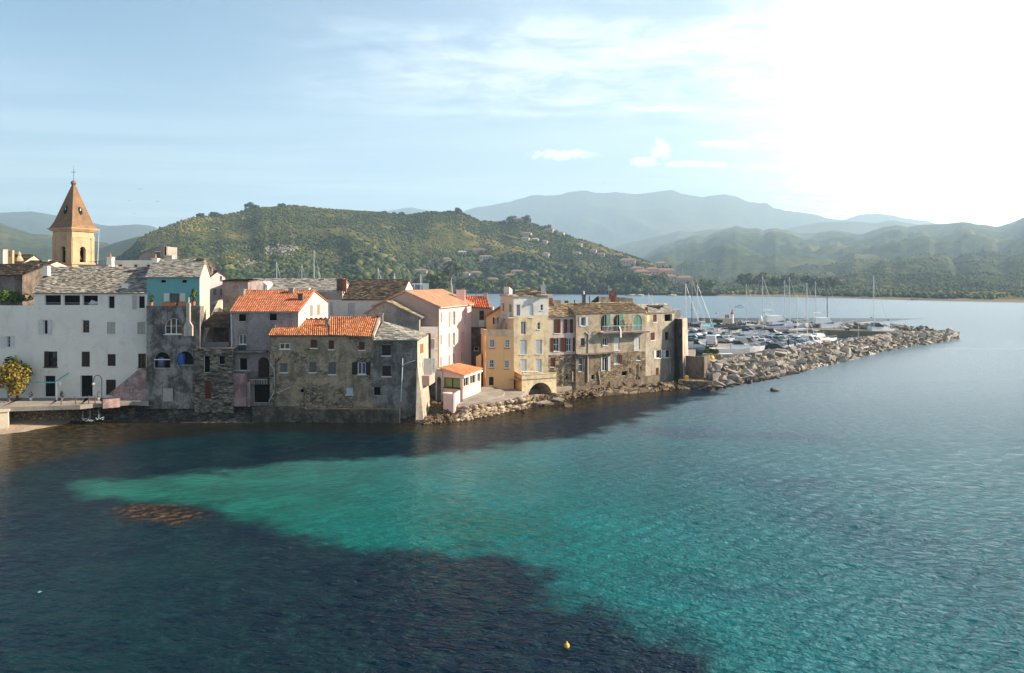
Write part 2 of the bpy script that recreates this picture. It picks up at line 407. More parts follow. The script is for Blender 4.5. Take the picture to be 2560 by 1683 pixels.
def leaf_mat(name, stops):
    m, t, b = new_mat(name)
    c = t.ramp(t.attr('rnd'), [(p, col4(x)) for p, x in stops])
    t.put(b.inputs['Base Color'], c); b.inputs['Roughness'].default_value = .7
    b.inputs['Specular IOR Level'].default_value = .15
    tr = t.n('ShaderNodeBsdfTranslucent', Color=c)
    mx = t.n('ShaderNodeMixShader', Fac=.25)
    out = [n for n in t.t.nodes if n.type == 'OUTPUT_MATERIAL'][0]
    t.t.links.new(b.outputs[0], mx.inputs[1]); t.t.links.new(tr.outputs[0], mx.inputs[2]); t.t.links.new(mx.outputs[0], out.inputs[0])
    return m
M['leaf'] = leaf_mat('green_leaf', [(0, (.03, .06, .012)), (.5, (.075, .125, .025)), (1, (.16, .20, .05))])
M['leaf_dark'] = leaf_mat('dark_leaf', [(0, (.02, .036, .016)), (.6, (.06, .085, .03)), (1, (.13, .145, .05))])
M['leaf_gold'] = leaf_mat('golden_leaf', [(0, (.06, .075, .015)), (.45, (.22, .17, .03)), (.8, (.38, .25, .04)), (1, (.48, .33, .07))])
M['leaf_grey'] = leaf_mat('olive_leaf', [(0, (.06, .075, .04)), (.5, (.12, .13, .065)), (1, (.2, .2, .1))])
M['bark'] = flat('bark', (.16, .11, .08), .9, var=.4)
M['euc_bark'] = flat('pale_bark', (.45, .37, .28), .9, var=.3)
# ------------------------------------------------------------------ windows, roofs, houses
def window(bld, F, R, st='casement', frame='white_paint', shut='white_wood', arch=0, cols=2, rows=3, glass='glass', left=None, right=None, sill=True, recess=.16, name='window'):
    ua, ub, za, zb = R; w, h = ub - ua, zb - za
    mb = MB(); ft = min(.07, w * .12)
    o0, o1 = -recess - .05, -recess
    fm = M[frame]
    if st in ('casement', 'open', 'door', 'dark', 'hole'):
        t = ft if st != 'hole' else .03
        fbox(mb, F, ua, ua + t, za, zb - arch, o0, o1); fbox(mb, F, ub - t, ub, za, zb - arch, o0, o1)
        fbox(mb, F, ua + t, ub - t, za, za + t, o0, o1)
        if arch:
            A = arc_pts(ua, ub, zb - arch, zb); B = arc_pts(ua + t, ub - t, zb - arch, zb - t)
            for i in range(len(A) - 1): mb.poly([F.pt(*A[i], o1), F.pt(*B[i], o1), F.pt(*B[i + 1], o1), F.pt(*A[i + 1], o1)])
        else: fbox(mb, F, ua + t, ub - t, zb - t, zb, o0, o1)
        if st in ('casement', 'open', 'door'):
            b = .03 if w < 1.4 else .045
            for i in range(1, cols):
                u = ua + t + (w - 2 * t) * i / cols
                fbox(mb, F, u - b, u + b, za + t, zb - (t if not arch else arch * .15), o0 + .005, o1 + .006)
            for j in range(1, rows):
                z = za + t + (h - 2 * t) * j / rows
                fbox(mb, F, ua + t, ub - t, z - .02, z + .02, o0 + .008, o1 + .003)
    elif st == 'closed':
        zt_ = zb - arch
        fbox(mb, F, ua, ub, zt_ - .04, zt_, o0, o1 + .02); fbox(mb, F, ua, ub, za, za + .03, o0, o1 + .02)
        fbox(mb, F, ua, ua + .04, za + .03, zt_ - .04, o0, o1 + .02); fbox(mb, F, ub - .04, ub, za + .03, zt_ - .04, o0, o1 + .02)
    elif st == 'proud':
        fbox(mb, F, ua - .05, ub + .05, zb, zb + .06, 0, .05); fbox(mb, F, ua - .05, ub + .05, za - .06, za, 0, .05)
    if sill and st not in ('proud', 'door'):
        fbox(mb, F, ua - .08, ub + .08, za - .08, za, -.05, .07)
    wob = mb.build(name, fm, bld)
    if st != 'proud':
        p = MB(); oo = o0 - .02 if st in ('casement', 'open', 'door', 'dark') else -.27
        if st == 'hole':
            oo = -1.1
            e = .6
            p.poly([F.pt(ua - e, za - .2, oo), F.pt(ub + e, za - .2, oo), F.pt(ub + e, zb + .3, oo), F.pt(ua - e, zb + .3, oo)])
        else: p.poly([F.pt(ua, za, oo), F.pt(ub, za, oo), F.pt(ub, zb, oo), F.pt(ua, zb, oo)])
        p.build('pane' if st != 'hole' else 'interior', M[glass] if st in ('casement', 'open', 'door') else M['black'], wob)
    sm_ = M[shut]
    def leaf(a, b, z0, z1, q0, q1):
        s = MB(); e = min(.06, (b - a) * .15)
        fbox(s, F, a, b, z0, z1, q0, q1 - .012)
        fbox(s, F, a, a + e, z0, z1, q1 - .012, q1, 1); fbox(s, F, b - e, b, z0, z1, q1 - .012, q1, 1)
        for z in (z0, (z0 + z1) / 2 - e / 2, z1 - e): fbox(s, F, a + e, b - e, z, z + e, q1 - .012, q1, 1)
        return s.build('shutter', [sm_, sm_], wob)
    if st in ('closed', 'proud'):
        c = (ua + ub) / 2; q0, q1 = (-.10, -.06) if st == 'closed' else (.002, .045)
        if w < .45: leaf(ua + .01, ub - .01, za + .03, zb - .04, q0, q1)
        else: leaf(ua + .01, c - .008, za + .03, zb - .04, q0, q1); leaf(c + .008, ub - .01, za + .03, zb - .04, q0, q1)
    for spec in (left, right):
        if spec is not None:
            a, b = spec
            leaf(a, b, za - .02, zb + .02, .012, .055)
    return wob
def windows(bld, F, specs):
    """specs: dict(c=crop, r=(x0,y0,x1,y1), ...). Returns holes for wall()"""
    holes = []
    for s in specs:
        s = dict(s); R = F.rect(s.pop('c'), *s.pop('r')); st = s.get('st', 'casement')
        if s.get('arch') is True: s['arch'] = min((R[1] - R[0]) / 2, (R[3] - R[2]) * .6)
        for k in ('left', 'right'):
            if k in s and s[k] is not None:
                c = s[k]; a = F.hit(*cp(c[0], c[1], c[3])); b = F.hit(*cp(c[0], c[2], c[3])); s[k] = (a[0], b[0])
        if st != 'proud': holes.append((*R, s.get('arch', 0) or 0))
        window(bld, F, R, **s)
    return holes
def ghouse(name, label, F, z0, ze, dL, dR, zr, zb, wm, rm, kind='slate', specs=(), rf=.5, sx=.34, sy=.26, oh=.18, side=.1, cat='house', group=None, base_mat=None, split=None, mess=1.0, trim=None, sidemat=None):
    """house whose ridge runs along its front; dL, dR lead from the front corners to the back corners"""
    p0, p1 = F.p0, F.p1; p3, p2 = p0 + V(dL), p1 + V(dR)
    bld = empty(name, ((p0.x + p1.x) / 2, (p0.y + p1.y) / 2, z0), label, cat, group)
    holes = windows(bld, F, specs)
    mb = MB(); mats = [M[wm]]
    if split:          # (z, material) lower storey of another surface
        mats.append(M[split[1]])
        wall(mb, F, 0, F.L, z0, split[0], [h for h in holes if h[2] < split[0]], m=1); wall(mb, F, 0, F.L, split[0], ze, [h for h in holes if h[3] > split[0]])
    else: wall(mb, F, 0, F.L, z0, ze, holes)
    sm_ = 0
    if sidemat: mats.append(M[sidemat]); sm_ = len(mats) - 1
    mL, mR = p0 + V(dL) * rf, p1 + V(dR) * rf
    q = lambda p, z: (p.x, p.y, z)
    mb.poly([q(p1, z0), q(p2, z0), q(p2, zb), q(mR, zr), q(p1, ze)], sm_, .5)
    mb.poly([q(p3, z0), q(p0, z0), q(p0, ze), q(mL, zr), q(p3, zb)], sm_, .5)
    mb.poly([q(p2, z0), q(p3, z0), q(p3, zb), q(p2, zb)], 0, .5)
    mb.build('wall', mats, bld)
    rb = MB(); u = F.u; s = .14
    sl = (zr - ze) / max(.1, (V(dL) * rf).length)
    def e3(p, z, du, dn): return V((p.x + u.x * du + F.n.x * dn, p.y + u.y * du + F.n.y * dn, z))
    A, B = e3(p0, ze - oh * sl + s, -side, oh), e3(p1, ze - oh * sl + s, side, oh)
    C, D = e3(mR, zr + s, side, 0), e3(mL, zr + s, -side, 0)
    cover(rb, A, B, C, D, kind, sx, sy, mess=mess)
    A2, B2 = e3(p2, zb + s, side, -oh), e3(p3, zb + s, -side, -oh)
    cover(rb, A2, B2, D, C, kind, sx * 1.3, sy * 1.3, mess=mess)
    for i in range(int((C - D).length / .4)):     # ridge caps
        t0 = D + (C - D) * (i * .4 / (C - D).length); t1 = D + (C - D) * min(1, (i * .4 + .42) / (C - D).length)
        rb.tube(t0 + V((0, 0, ru(.0, .03))), t1 + V((0, 0, ru(0, .03))), .09, .08, 6)
    roof = rb.build('roof', M[rm], bld)
    return bld, roof
def chimney(roof, px, pt, pb, Y, w, mat, d=None, pots=0, pot_mat='terracotta', cap=True, name='chimney', taper=1.0):
    x, z1, z0 = gx(px, Y), gz(pt, Y), gz(pb, Y); d = d or w
    mb = MB(); a, b = w / 2, d / 2; k = taper
    mb.hexa([(x - a, Y - b, z0), (x + a, Y - b, z0), (x + a, Y + b, z0), (x - a, Y + b, z0)],
            [(x - a * k, Y - b * k, z1), (x + a * k, Y - b * k, z1), (x + a * k, Y + b * k, z1), (x - a * k, Y + b * k, z1)])
    if cap: mb.box((x, Y, z1 + .05), (w * k + .14, d * k + .14, .1))
    ms = [M[mat], M[pot_mat]]
    for i in range(pots):
        xx = x + (i - (pots - 1) / 2) * w / max(1, pots)
        mb.lathe((xx, Y, z1 + .1), [(.10, 0), (.11, .1), (.08, .28), (.11, .32), (.11, .38), (.02, .44)], 8, 1)
    return mb.build(name, ms, roof)
def pipe(bld, F, pts, r=.05, mat='pipe', off=.09, name='drain_pipe'):
    mb = MB(); q = [F.pt(*F.hit(*cp(*p)), off) for p in pts]
    mb.path(q, r, 7)
    return mb.build(name, M[mat], bld)
def plant_pot(px, py, Y, s, label, mat='terracotta', leaf='leaf', ph=1.6, n=60, group=None, cat='potted plant'):
    loc = P3(px, py, Y); o = empty('potted_plant', loc, label, cat, group)
    mb = MB(); mb.lathe(loc, [(.11 * s, 0), (.15 * s, .22 * s), (.17 * s, .3 * s), (.14 * s, .31 * s)], 10); mb.build('pot', M[mat], o)
    lb = MB(); leaves(lb, loc + V((0, 0, (.3 + ph * .25) * s)), (.24 * s, .24 * s, ph * .3 * s), n, .13 * s); lb.build('foliage', M[leaf], o, uv=False)
    return o
def leaves(mb, c, rad, n, size, lobes=1, shell=.55):
    c = V(c); L = [(V((0, 0, 0)), 1.0)]
    if lobes > 1:
        L = []
        for i in range(lobes):
            a = rnd() * 6.28; zz = ru(-.6, .75); rr = math.sqrt(max(0, 1 - zz * zz)) * ru(.3, .75)
            L.append((V((math.cos(a) * rr, math.sin(a) * rr, zz * .75)), ru(.32, .55)))
    for i in range(n):
        o, k = random.choice(L)
        d = V((random.gauss(0, 1), random.gauss(0, 1), random.gauss(0, 1))).normalized()
        q = o + d * k * (shell + (1 - shell) * rnd())
        p = c + V((q.x * rad[0], q.y * rad[1], q.z * rad[2]))
        nn = (d + V((ru(-.8, .8), ru(-.8, .8), ru(-.3, 1.0)))).normalized()
        a = nn.orthogonal().normalized(); b = nn.cross(a); th = rnd() * 6.28
        a, b = a * math.cos(th) + b * math.sin(th), b * math.cos(th) - a * math.sin(th)
        s = size * ru(.6, 1.3)
        mb.poly([p - a * s * .5 - b * s * .35, p + a * s * .5 - b * s * .3, p + a * s * .4 + b * s * .4, p - a * s * .45 + b * s * .35], 0, rnd())
def tree(name, label, loc, h, r, leaf='leaf_dark', bark='bark', trunk=.35, n=500, size=.5, lobes=9, cat='tree', group=None, zr=None):
    loc = V(loc); o = empty(name, loc, label, cat, group)
    tb = MB(); top = loc + V((ru(-.2, .2) * r, ru(-.2, .2) * r, h * .55)); tr = max(.08, h * .03)
    tb.tube(loc, loc + (top - loc) * .5, tr, tr * .75, 8); tb.tube(loc + (top - loc) * .5, top, tr * .75, tr * .5, 8)
    for i in range(6):
        a = i * 1.05 + ru(-.3, .3); e = top + V((math.cos(a) * r * .55, math.sin(a) * r * .55, h * ru(.05, .25)))
        tb.tube(loc + (top - loc) * ru(.6, .98), e, tr * .4, tr * .15, 6)
    tb.build('trunk', M[bark], o)
    cz = zr if zr else h * (1 - trunk) / 2
    cb = MB(); leaves(cb, loc + V((0, 0, h - cz)), (r, r, cz), n, size, lobes, .5)
    cb.build('crown', M[leaf], o, uv=False)
    return o
# ================================================================== THE OLD TOWN ALONG THE WATER
def block(bld, pts, z0, z1, mat, name='wall', top=True):
    mb = MB(); n = len(pts)
    tops = z1 if isinstance(z1, (list, tuple)) else [z1] * n
    for i in range(n):
        j = (i + 1) % n
        mb.poly([(*pts[i], z0), (*pts[j], z0), (*pts[j], tops[j]), (*pts[i], tops[i])], 0, .5)
    if top: mb.poly([(*p, t) for p, t in zip(pts, tops)], 0, .5)
    return mb.build(name, M[mat], bld)
D_ = dict
M['dark_plinth'] = plaster('dark_plinth', (.19, .15, .12), (.11, .09, .075), (.03, .026, .022), .8, .43, stone=[(.1, .08, .065), (.2, .16, .12), (.14, .115, .09)], stone_thr=.5, seed=71.3, fine=.35)
# ---- long white house
F = Fac(XY(85, 84), XY(368, 84))
specs = [D_(c='A2', r=(620, 658, 850, 800), st='hole', sill=False), D_(c='A2', r=(885, 660, 1117, 802), st='hole', sill=False), D_(c='A2', r=(1155, 662, 1367, 802), st='hole', sill=False),
         D_(c='A2', r=(1505, 668, 1600, 852), st='dark'), D_(c='A2', r=(1925, 668, 2022, 852), st='dark', left=('A2', 1852, 1912, 760), shut='cream_wood'),
         D_(c='A2', r=(605, 1005, 667, 1210), st='dark', left=('A2', 545, 606, 1100), right=('A2', 668, 730, 1100)),
         D_(c='A2', r=(1140, 1005, 1247, 1195), st='casement', glass='glass_warm', cols=1, rows=1),
         D_(c='A2', r=(1495, 1035, 1610, 1205), st='closed', shut='cream_wood'), D_(c='A2', r=(1922, 1035, 2033, 1205), st='closed', shut='cream_wood'),
         D_(c='A3', r=(598, 318, 773, 528), st='open', frame='dark_wood', left=('A3', 600, 660, 420), shut='dark_wood', cols=2, rows=1),
         D_(c='A3', r=(1100, 318, 1212, 526), st='closed', shut='dark_wood'), D_(c='A3', r=(1450, 352, 1560, 515), st='closed', shut='dark_wood'),
         D_(c='A3', r=(1863, 348, 1970, 535), st='casement', frame='dark_wood', glass='glass_warm'),
         D_(c='A3', r=(597, 645, 745, 932), st='hole', sill=False, name='doorway'), D_(c='A3', r=(1085, 640, 1250, 932), st='hole', sill=False, name='doorway'),
         D_(c='A3', r=(1430, 697, 1562, 905), st='closed', shut='dark_wood', sill=False, name='door')]
W, Wr = ghouse('white_house', 'long white house with three-bay loggia under a slate roof', F, 1.6, gz(734.5, 84), (-3.6, 12), (-4.4, 12), gz(672, 90), gz(700, 96), 'white_plaster', 'slate', 'slate', specs, cat='house')
FW = Fac(XY(-140, 84), XY(85, 84))
hw = windows(W, FW, [D_(c='A2', r=(97, 1235, 140, 1388), st='casement', left=('A2', 20, 92, 1300), right=('A2', 146, 205, 1300), cols=1)])
mb = MB(); zt = gz(764, 84)
wall(mb, FW, 0, FW.L, 1.6, zt, hw)
mb.poly([FW.pt(0, zt - .4, -.3), FW.pt(FW.L, zt - .4, -.3), FW.pt(FW.L, zt - .4, -8), FW.pt(0, zt - .4, -8)])
mb.poly([FW.pt(0, zt, 0), FW.pt(FW.L, zt, 0), FW.pt(FW.L, zt, -.3), FW.pt(0, zt, -.3)]); mb.poly([FW.pt(0, zt, -.3), FW.pt(FW.L, zt, -.3), FW.pt(FW.L, zt - .5, -.3), FW.pt(0, zt - .5, -.3)])
mb.build('side_wing', M['white_plaster'], W)
for (px, pt, pb, Y, w, d) in [(117, 665, 690, 87.6, .55, .6), (315, 709, 735, 85.2, .75, .7)]:
    chimney(Wr, px, pt, pb, Y, w, 'white_plaster', d, cap=False, taper=.86)
mb = MB(); mb.path([F.pt(*F.hit(*cp('A2', x, 770)), -.1) for x in (620, 1367)], .02, 5); mb.build('railing', M['white_iron'], W)
# cloth in the third loggia bay
p = [F.pt(*F.hit(*cp('A2', x, y)), o) for x, y, o in [(1195, 790, -.5), (1240, 728, -.6), (1300, 752, -.55), (1350, 750, -.6), (1345, 785, -.5)]]
mb = MB(); mb.poly(p); mb.poly([q + V((0, .25, -.1)) for q in p][::-1]); o = mb.build('cloth', M['cloth'], None, loc=p[0]); tag(o, 'pale folded cloth hanging inside the loggia of the white house', 'cloth')
# ---- teal house
F = Fac(XY(366.8, 84.2), XY(499.2, 84.2))
specs = [D_(c='A4', r=(337, 445, 415, 492), st='hole', sill=False), D_(c='A4', r=(632, 445, 710, 492), st='hole', sill=False),
         D_(c='A4', r=(470, 635, 610, 822), st='open', frame='grey_wood', left=('A4', 391, 468, 720), right=('A4', 612, 686, 720), glass='glass_blue', cols=3, rows=1, sill=False, name='balcony_door')]
T, Tr = ghouse('teal_house', 'narrow teal-painted house with slate roof above a grey lower storey', F, 1.2, gz(695, 84.2), (-3.1, 11), (-3.1, 11), gz(653, 89.7), gz(690, 95.2), 'teal_paint', 'slate_grey', 'slate', specs, sidemat='cream_plaster')
chimney(Tr, 504, 649, 662, 89.4, .8, 'grey_render'); chimney(Tr, 389, 648, 664, 89.0, .6, 'white_plaster', pots=1)
FL = Fac(XY(366.2, 82.6), XY(499.6, 82.6)); zt = gz(767, 82.6)
hl = windows(T, FL, [D_(c='A4', r=(400, 980, 637, 1205), st='casement', arch=True, cols=3, rows=2, glass='glass_warm', name='arched_window'),
                     D_(c='A5', r=(247, 447, 478, 678), st='hole', arch=True, sill=False, name='arched_opening'), D_(c='A5', r=(565, 437, 800, 635), st='hole', arch=True, sill=False, name='arched_opening'),
                     D_(c='A5', r=(368, 955, 515, 1143), st='closed', shut='cream_wood', sill=False, name='boarded_door')])
mb = MB(); wall(mb, FL, 0, FL.L, 1.2, zt, hl)
a, b = FL.p0, FL.p1
mb.poly([(a.x, a.y, zt), (b.x, b.y, zt), (b.x - .5, 84.2, zt), (a.x - .5, 84.2, zt)])
mb.poly([(b.x, b.y, 1.2), (b.x - .9, 86, 1.2), (b.x - .9, 86, zt), (b.x, b.y, zt)]); mb.poly([(a.x, a.y, 1.2), (a.x, a.y, zt), (a.x - .5, 84.2, zt), (a.x - .5, 84.2, 1.2)])
fbox(mb, FL, -.02, FL.L + .02, zt, zt + .1, -.5, .05)
mb.build('lower_storey', M['mould_wall'], T)
fl = [FL.hit(*cp('A4', x, y)) for x, y in [(685, 1228), (803, 1228), (803, 1090), (768, 1030), (768, 770), (722, 770), (722, 1030), (685, 1090)]]
mb = MB(); fr = [FL.pt(u, z, .35) for u, z in fl]; bk = [FL.pt(u, z, 0) for u, z in fl]
mb.poly(fr)
for i in range(8): mb.poly([fr[i], bk[i], bk[(i + 1) % 8], fr[(i + 1) % 8]])
mb.lathe((fr[4] + fr[5]) / 2 + V((0, .17, 0)), [(.09, 0), (.11, .3), (.07, .34), (.1, .5), (.02, .6)], 8)
mb.build('flue', M['pale_tower'], T)
mb = MB(); a = FL.hit(*cp('A5', 247, 555)); b = FL.hit(*cp('A5', 480, 555)); fbox(mb, FL, a[0], b[0], a[1] - .04, a[1] + .04, -.12, -.04); mb.build('rail', M['white_paint'], T)
for c, x, y, l, mt, s in [('A5', 605, 632, 'bright blue barrel standing in the right arched opening', 'blue_plastic', 1.0), ('A5', 333, 672, 'dull blue tub standing in the left arched opening', 'glass_blue', .9)]:
    u, z = FL.hit(*cp(c, x, y)); q = FL.pt(u, z, -.45); mb = MB(); mb.lathe(q, [(.36 * s, 0), (.4 * s, .2 * s), (.42 * s, .6 * s), (.4 * s, 1.0 * s), (.36 * s, 1.2 * s), (.02, 1.2 * s)], 16)
    tag(mb.build('barrel', M[mt], None, loc=q), l, 'barrel')
for px, w, l in [(416.5, .45, 'terracotta trough of red flowers left of the teal house door'), (458, .5, 'terracotta trough right of the teal house door'), (433, .3, 'small terracotta pot before the teal house door')]:
    q = P3(px, 767, 82.9); q.z = zt + .1; o = empty('flower_trough', q, l, 'flower pot', 'pots on the teal house ledge'); mb = MB()
    mb.hexa([q + V((-w * .8, -.13, 0)), q + V((w * .8, -.13, 0)), q + V((w * .8, .13, 0)), q + V((-w * .8, .13, 0))], [q + V((-w, -.17, .3)), q + V((w, -.17, .3)), q + V((w, .17, .3)), q + V((-w, .17, .3))]); mb.build('trough', M['terracotta'], o)
    lb = MB(); leaves(lb, q + V((0, 0, .36)), (w, .18, .12), 40, .1); lb.build('foliage', M['leaf'], o, uv=False)
def ledge_plant(px, Y, z, s, label, leaf='leaf', mat='terracotta', ph=1.6, n=70):
    return plant_pot(px, 700 + (H - z) / Y * 2000, Y, s, label, mat, leaf, ph, n, 'pots on the teal house ledge')
ledge_plant(378.5, 83.0, zt + .1, 1.1, 'orange pot with dark spiky plant at the left end of the ledge', 'leaf_dark', n=60)
ledge_plant(484, 83.2, zt + .1, 1.3, 'bushy green plant at the right end of the teal house ledge', ph=2.2, n=140)
# side wing of cream wall sloping down right of the teal house
mb = MB()
mb.hexa([(-33.2, 85, 1.5), (-32.6, 85, 1.5), (-32.9, 91, 1.5), (-33.4, 91, 1.5)], [(-33.2, 85, 8.3), (-32.6, 85, 8.3), (-32.9, 91, 12.2), (-33.4, 91, 12.2)]); mb.build('buttress_wall', M['cream_plaster'], T)
# ---- stone shed with dark slate roof
F = Fac(XY(486, 82.35), XY(584, 82.35)); zt = gz(871, 82.35)
S1 = empty('stone_shed', (-31, 82.3, 1), 'rubble stone shed with open loft under a dark slate roof', 'shed')
hl = windows(S1, F, [D_(c='A5', r=(945, 500, 1030, 740), st='hole', sill=False), D_(c='A5', r=(1150, 500, 1240, 625), st='hole', sill=False),
                     D_(c='A5', r=(960, 840, 1055, 1110), st='closed', shut='brown_wood', sill=False, name='door')])
mb = MB(); wall(mb, F, 0, F.L, .8, zt, hl)
mb.poly([F.pt(0, zt), F.pt(F.L, zt), F.pt(F.L, zt, -4), F.pt(0, zt, -4)]); mb.build('wall', M['slate_wall'], S1)
a, b, e = -32.7, -29.5, gz(817, 84)
mb = MB(); mb.poly([(a, 87.5, zt), (b, 87.5, zt), (b, 87.5, 11), (a, 87.5, 11)]); mb.build('loft_wall', M['brown_plaster'], S1)
mb = MB(); cover(mb, (a - .1, 83.8, e), (b + .02, 83.8, e), (b + .02, 88.2, gz(782, 88.2)), (a - .1, 88.2, gz(782, 88.2)), 'slate', .3, .24); mb.build('roof', M['slate_dark'], S1)
mb = MB(); mb.box(((a + b) / 2, 83.4, zt + .3), (b - a - .05, .12, .55)); mb.build('parapet_board', M['grey_wood'], S1)
mb = MB()
for x in (a + .12, b - .15): mb.box((x, 84.0, (zt + e) / 2), (.14, .14, e - zt - .1))
mb.build('post', M['bark'], S1)
# ---- house with ridged orange roof and white gable end
F = Fac(XY(576, 83.6), XY(746, 83.6)); ze = gz(781, 83.6)
specs = [D_(c='A4', r=(1425, 922, 1535, 1030), st='hole', sill=False), D_(c='A4', r=(1855, 917, 1965, 1020), st='hole', sill=False),
         D_(c='A4', r=(1437, 1210, 1538, 1350), st='casement', cols=2, rows=1),
         D_(c='A5', r=(1440, 530, 1552, 715), st='hole', sill=False, name='doorway'), D_(c='A5', r=(1708, 520, 1862, 812), st='closed', arch=True, shut='dark_wood', sill=False, name='arched_door'),
         D_(c='A5', r=(1640, 892, 1868, 1160), st='hole', sill=False, name='doorway')]
R_, Rr = ghouse('orange_roofed_house', 'lilac-grey house with ridged orange roof and white sunlit gable end', F, 1.2, ze, (-.6, 10), (.8, 10), gz(730, 88.6), gz(758, 93.6), 'lilac_wall', 'tile_ridged', 'tile', specs, sx=.24, sy=.42, sidemat='old_white')
FR = Fac(F.p1, F.p1 + V((.8, 10)))
windows(R_, FR, [D_(c='A6', r=(558, 340, 583, 455), st='proud', shut='sage_wood'), D_(c='A6', r=(630, 332, 655, 445), st='proud', shut='sage_wood')])
chimney(Rr, 603, 725, 741, 87.5, .8, 'gable_render'); chimney(Rr, 728.5, 722, 748, 88.0, .5, 'gable_render', cap=True); chimney(Rr, 752, 736, 768, 86.2, .5, 'brown_plaster', pots=0); chimney(Rr, 637, 727, 735, 88.4, .3, 'brown_plaster', cap=False)
pipe(R_, F, [('A4', 1332, 920), ('A4', 1345, 1350), ('A4', 1325, 1400), ('A5', 1338, 860)], .06)
mb = MB(); fbox(mb, F, -.05, F.L, ze - .02, ze + .1, .0, .16); mb.build('gutter', M['pipe'], R_)
# balcony panel, projecting base, ledge, corbelled balcony
def facbox(bld, F, c, x0, y0, x1, y1, o0, o1, mat, name):
    R = F.rect(c, x0, y0, x1, y1); mb = MB(); fbox(mb, F, R[0], R[1], R[2], R[3], o0, o1); return mb.build(name, M[mat], bld)
facbox(R_, F, 'A4', 1425, 1355, 1540, 1432, 0, .12, 'iron', 'balcony_panel')
facbox(R_, F, 'A5', 1370, 732, 1590, 1185, 0, 1.1, 'rose_wall', 'projecting_base')
facbox(R_, F, 'A4', 1400, 1430, 1850, 1450, 0, .9, 'grey_render', 'ledge')
facbox(R_, F, 'A5', 1590, 850, 1628, 1200, .0, .75, 'gable_render', 'pillar')
facbox(R_, F, 'A5', 1622, 812, 1868, 830, 0, .8, 'gable_render', 'balcony_slab')
mb = MB(); R = F.rect('A5', 1625, 712, 1866, 815)
fbox(mb, F, R[0], R[1], R[3] - .04, R[3], .72, .76); fbox(mb, F, R[0], R[1], R[2] + .05, R[2] + .09, .72, .76)
for i in range(22): u = R[0] + (R[1] - R[0]) * i / 21; mb.tube(F.pt(u, R[2], .74), F.pt(u, R[3], .74), .012, None, 5)
mb.build('railing', M['iron'], R_)
mb = MB(); R = F.rect('A5', 1625, 830, 1866, 885)
for i in range(7):
    u = R[0] + (R[1] - R[0]) * (i + .5) / 7; fbox(mb, F, u - .07, u + .07, R[2] + .05, R[3], 0, .6); fbox(mb, F, u - .07, u + .07, R[2] - .1, R[2] + .05, 0, .3)
mb.build('corbel', M['gable_render'], R_)
mb = MB(); a = F.hit(*cp('A5', 1372, 687)); b = F.hit(*cp('A5', 1640, 687)); mb.path([F.pt(*a, 1.0), F.pt(*b, 1.0)], .03, 6); mb.build('rail', M['pipe'], R_)
# ---- brown house with orange tile roof and slate hipped end
F = Fac(XY(675, 82), XY(1043.5, 82)); zL = gz(838, 82); zS = gz(853, 82)
Bh = empty('brown_house', (F.pt(F.L / 2, 0, 0).x, 82, 0), 'long weathered brown stone house with orange tile roof and slate hipped end', 'house')
specs = [D_(c='A6', r=(242, 733, 350, 795), st='casement', glass='glass_warm', cols=2, rows=1, recess=.06),
         D_(c='A6', r=(562, 695, 630, 783), st='closed', shut='brown_wood'), D_(c='A6', r=(747, 700, 802, 797), st='closed', shut='brown_wood'), D_(c='A6', r=(1058, 712, 1118, 805), st='closed', shut='brown_wood'),
         D_(c='A6', r=(250, 935, 322, 1035), st='closed', shut='grey_wood'), D_(c='A6', r=(550, 927, 615, 1035), st='closed', shut='grey_wood'), D_(c='A6', r=(747, 925, 820, 1055), st='closed', shut='grey_wood'),
         D_(c='A6', r=(1045, 932, 1130, 1055), st='open', left=('A6', 990, 1043, 995), right=('A6', 1132, 1178, 995), shut='dark_wood', glass='glass_blue', cols=2, rows=1),
         D_(c='A6', r=(1297, 747, 1385, 862), st='closed', shut='dark_wood'), D_(c='A6', r=(1300, 960, 1388, 1075), st='closed', shut='dark_wood'),
         D_(c='A6', r=(928, 1190, 998, 1262), st='closed', shut='blue_wood'), D_(c='A6', r=(1208, 1182, 1278, 1275), st='hole', sill=False), D_(c='A6', r=(452, 1205, 490, 1248), st='hole', sill=False)]
hs = windows(Bh, F, specs)
us = F.hit(933, 850)[0]; uo = F.hit(*cp('A6', 640, 800))[0]
mb = MB(); wall(mb, F, 0, us, -.3, zL - .15, [h for h in hs if h[0] < us], m=0); wall(mb, F, us, F.L, -.3, zS, [h for h in hs if h[0] > us], m=1)
br = XY(1071, 87.5); bl = XY(690, 90); brb = V((br.x, 90))
mb.poly([(*F.p1, -.3), (*br, -.3), (*br, gz(837, 87.5)), (*F.p1, zS)], 2, .5)
mb.poly([(*bl, 0), (*F.p0, 0), (*F.p0, zL), (*XY(690, 85.5), gz(801, 85.5)), (*bl, 9)], 0, .5)
mb.poly([(*brb, 0), (*bl, 0), (*bl, 8.5), (*brb, 8.5)], 1, .5)
mb.build('wall', [M['ochre_wall'], M['grey_render'], M['pale_tower']], Bh)
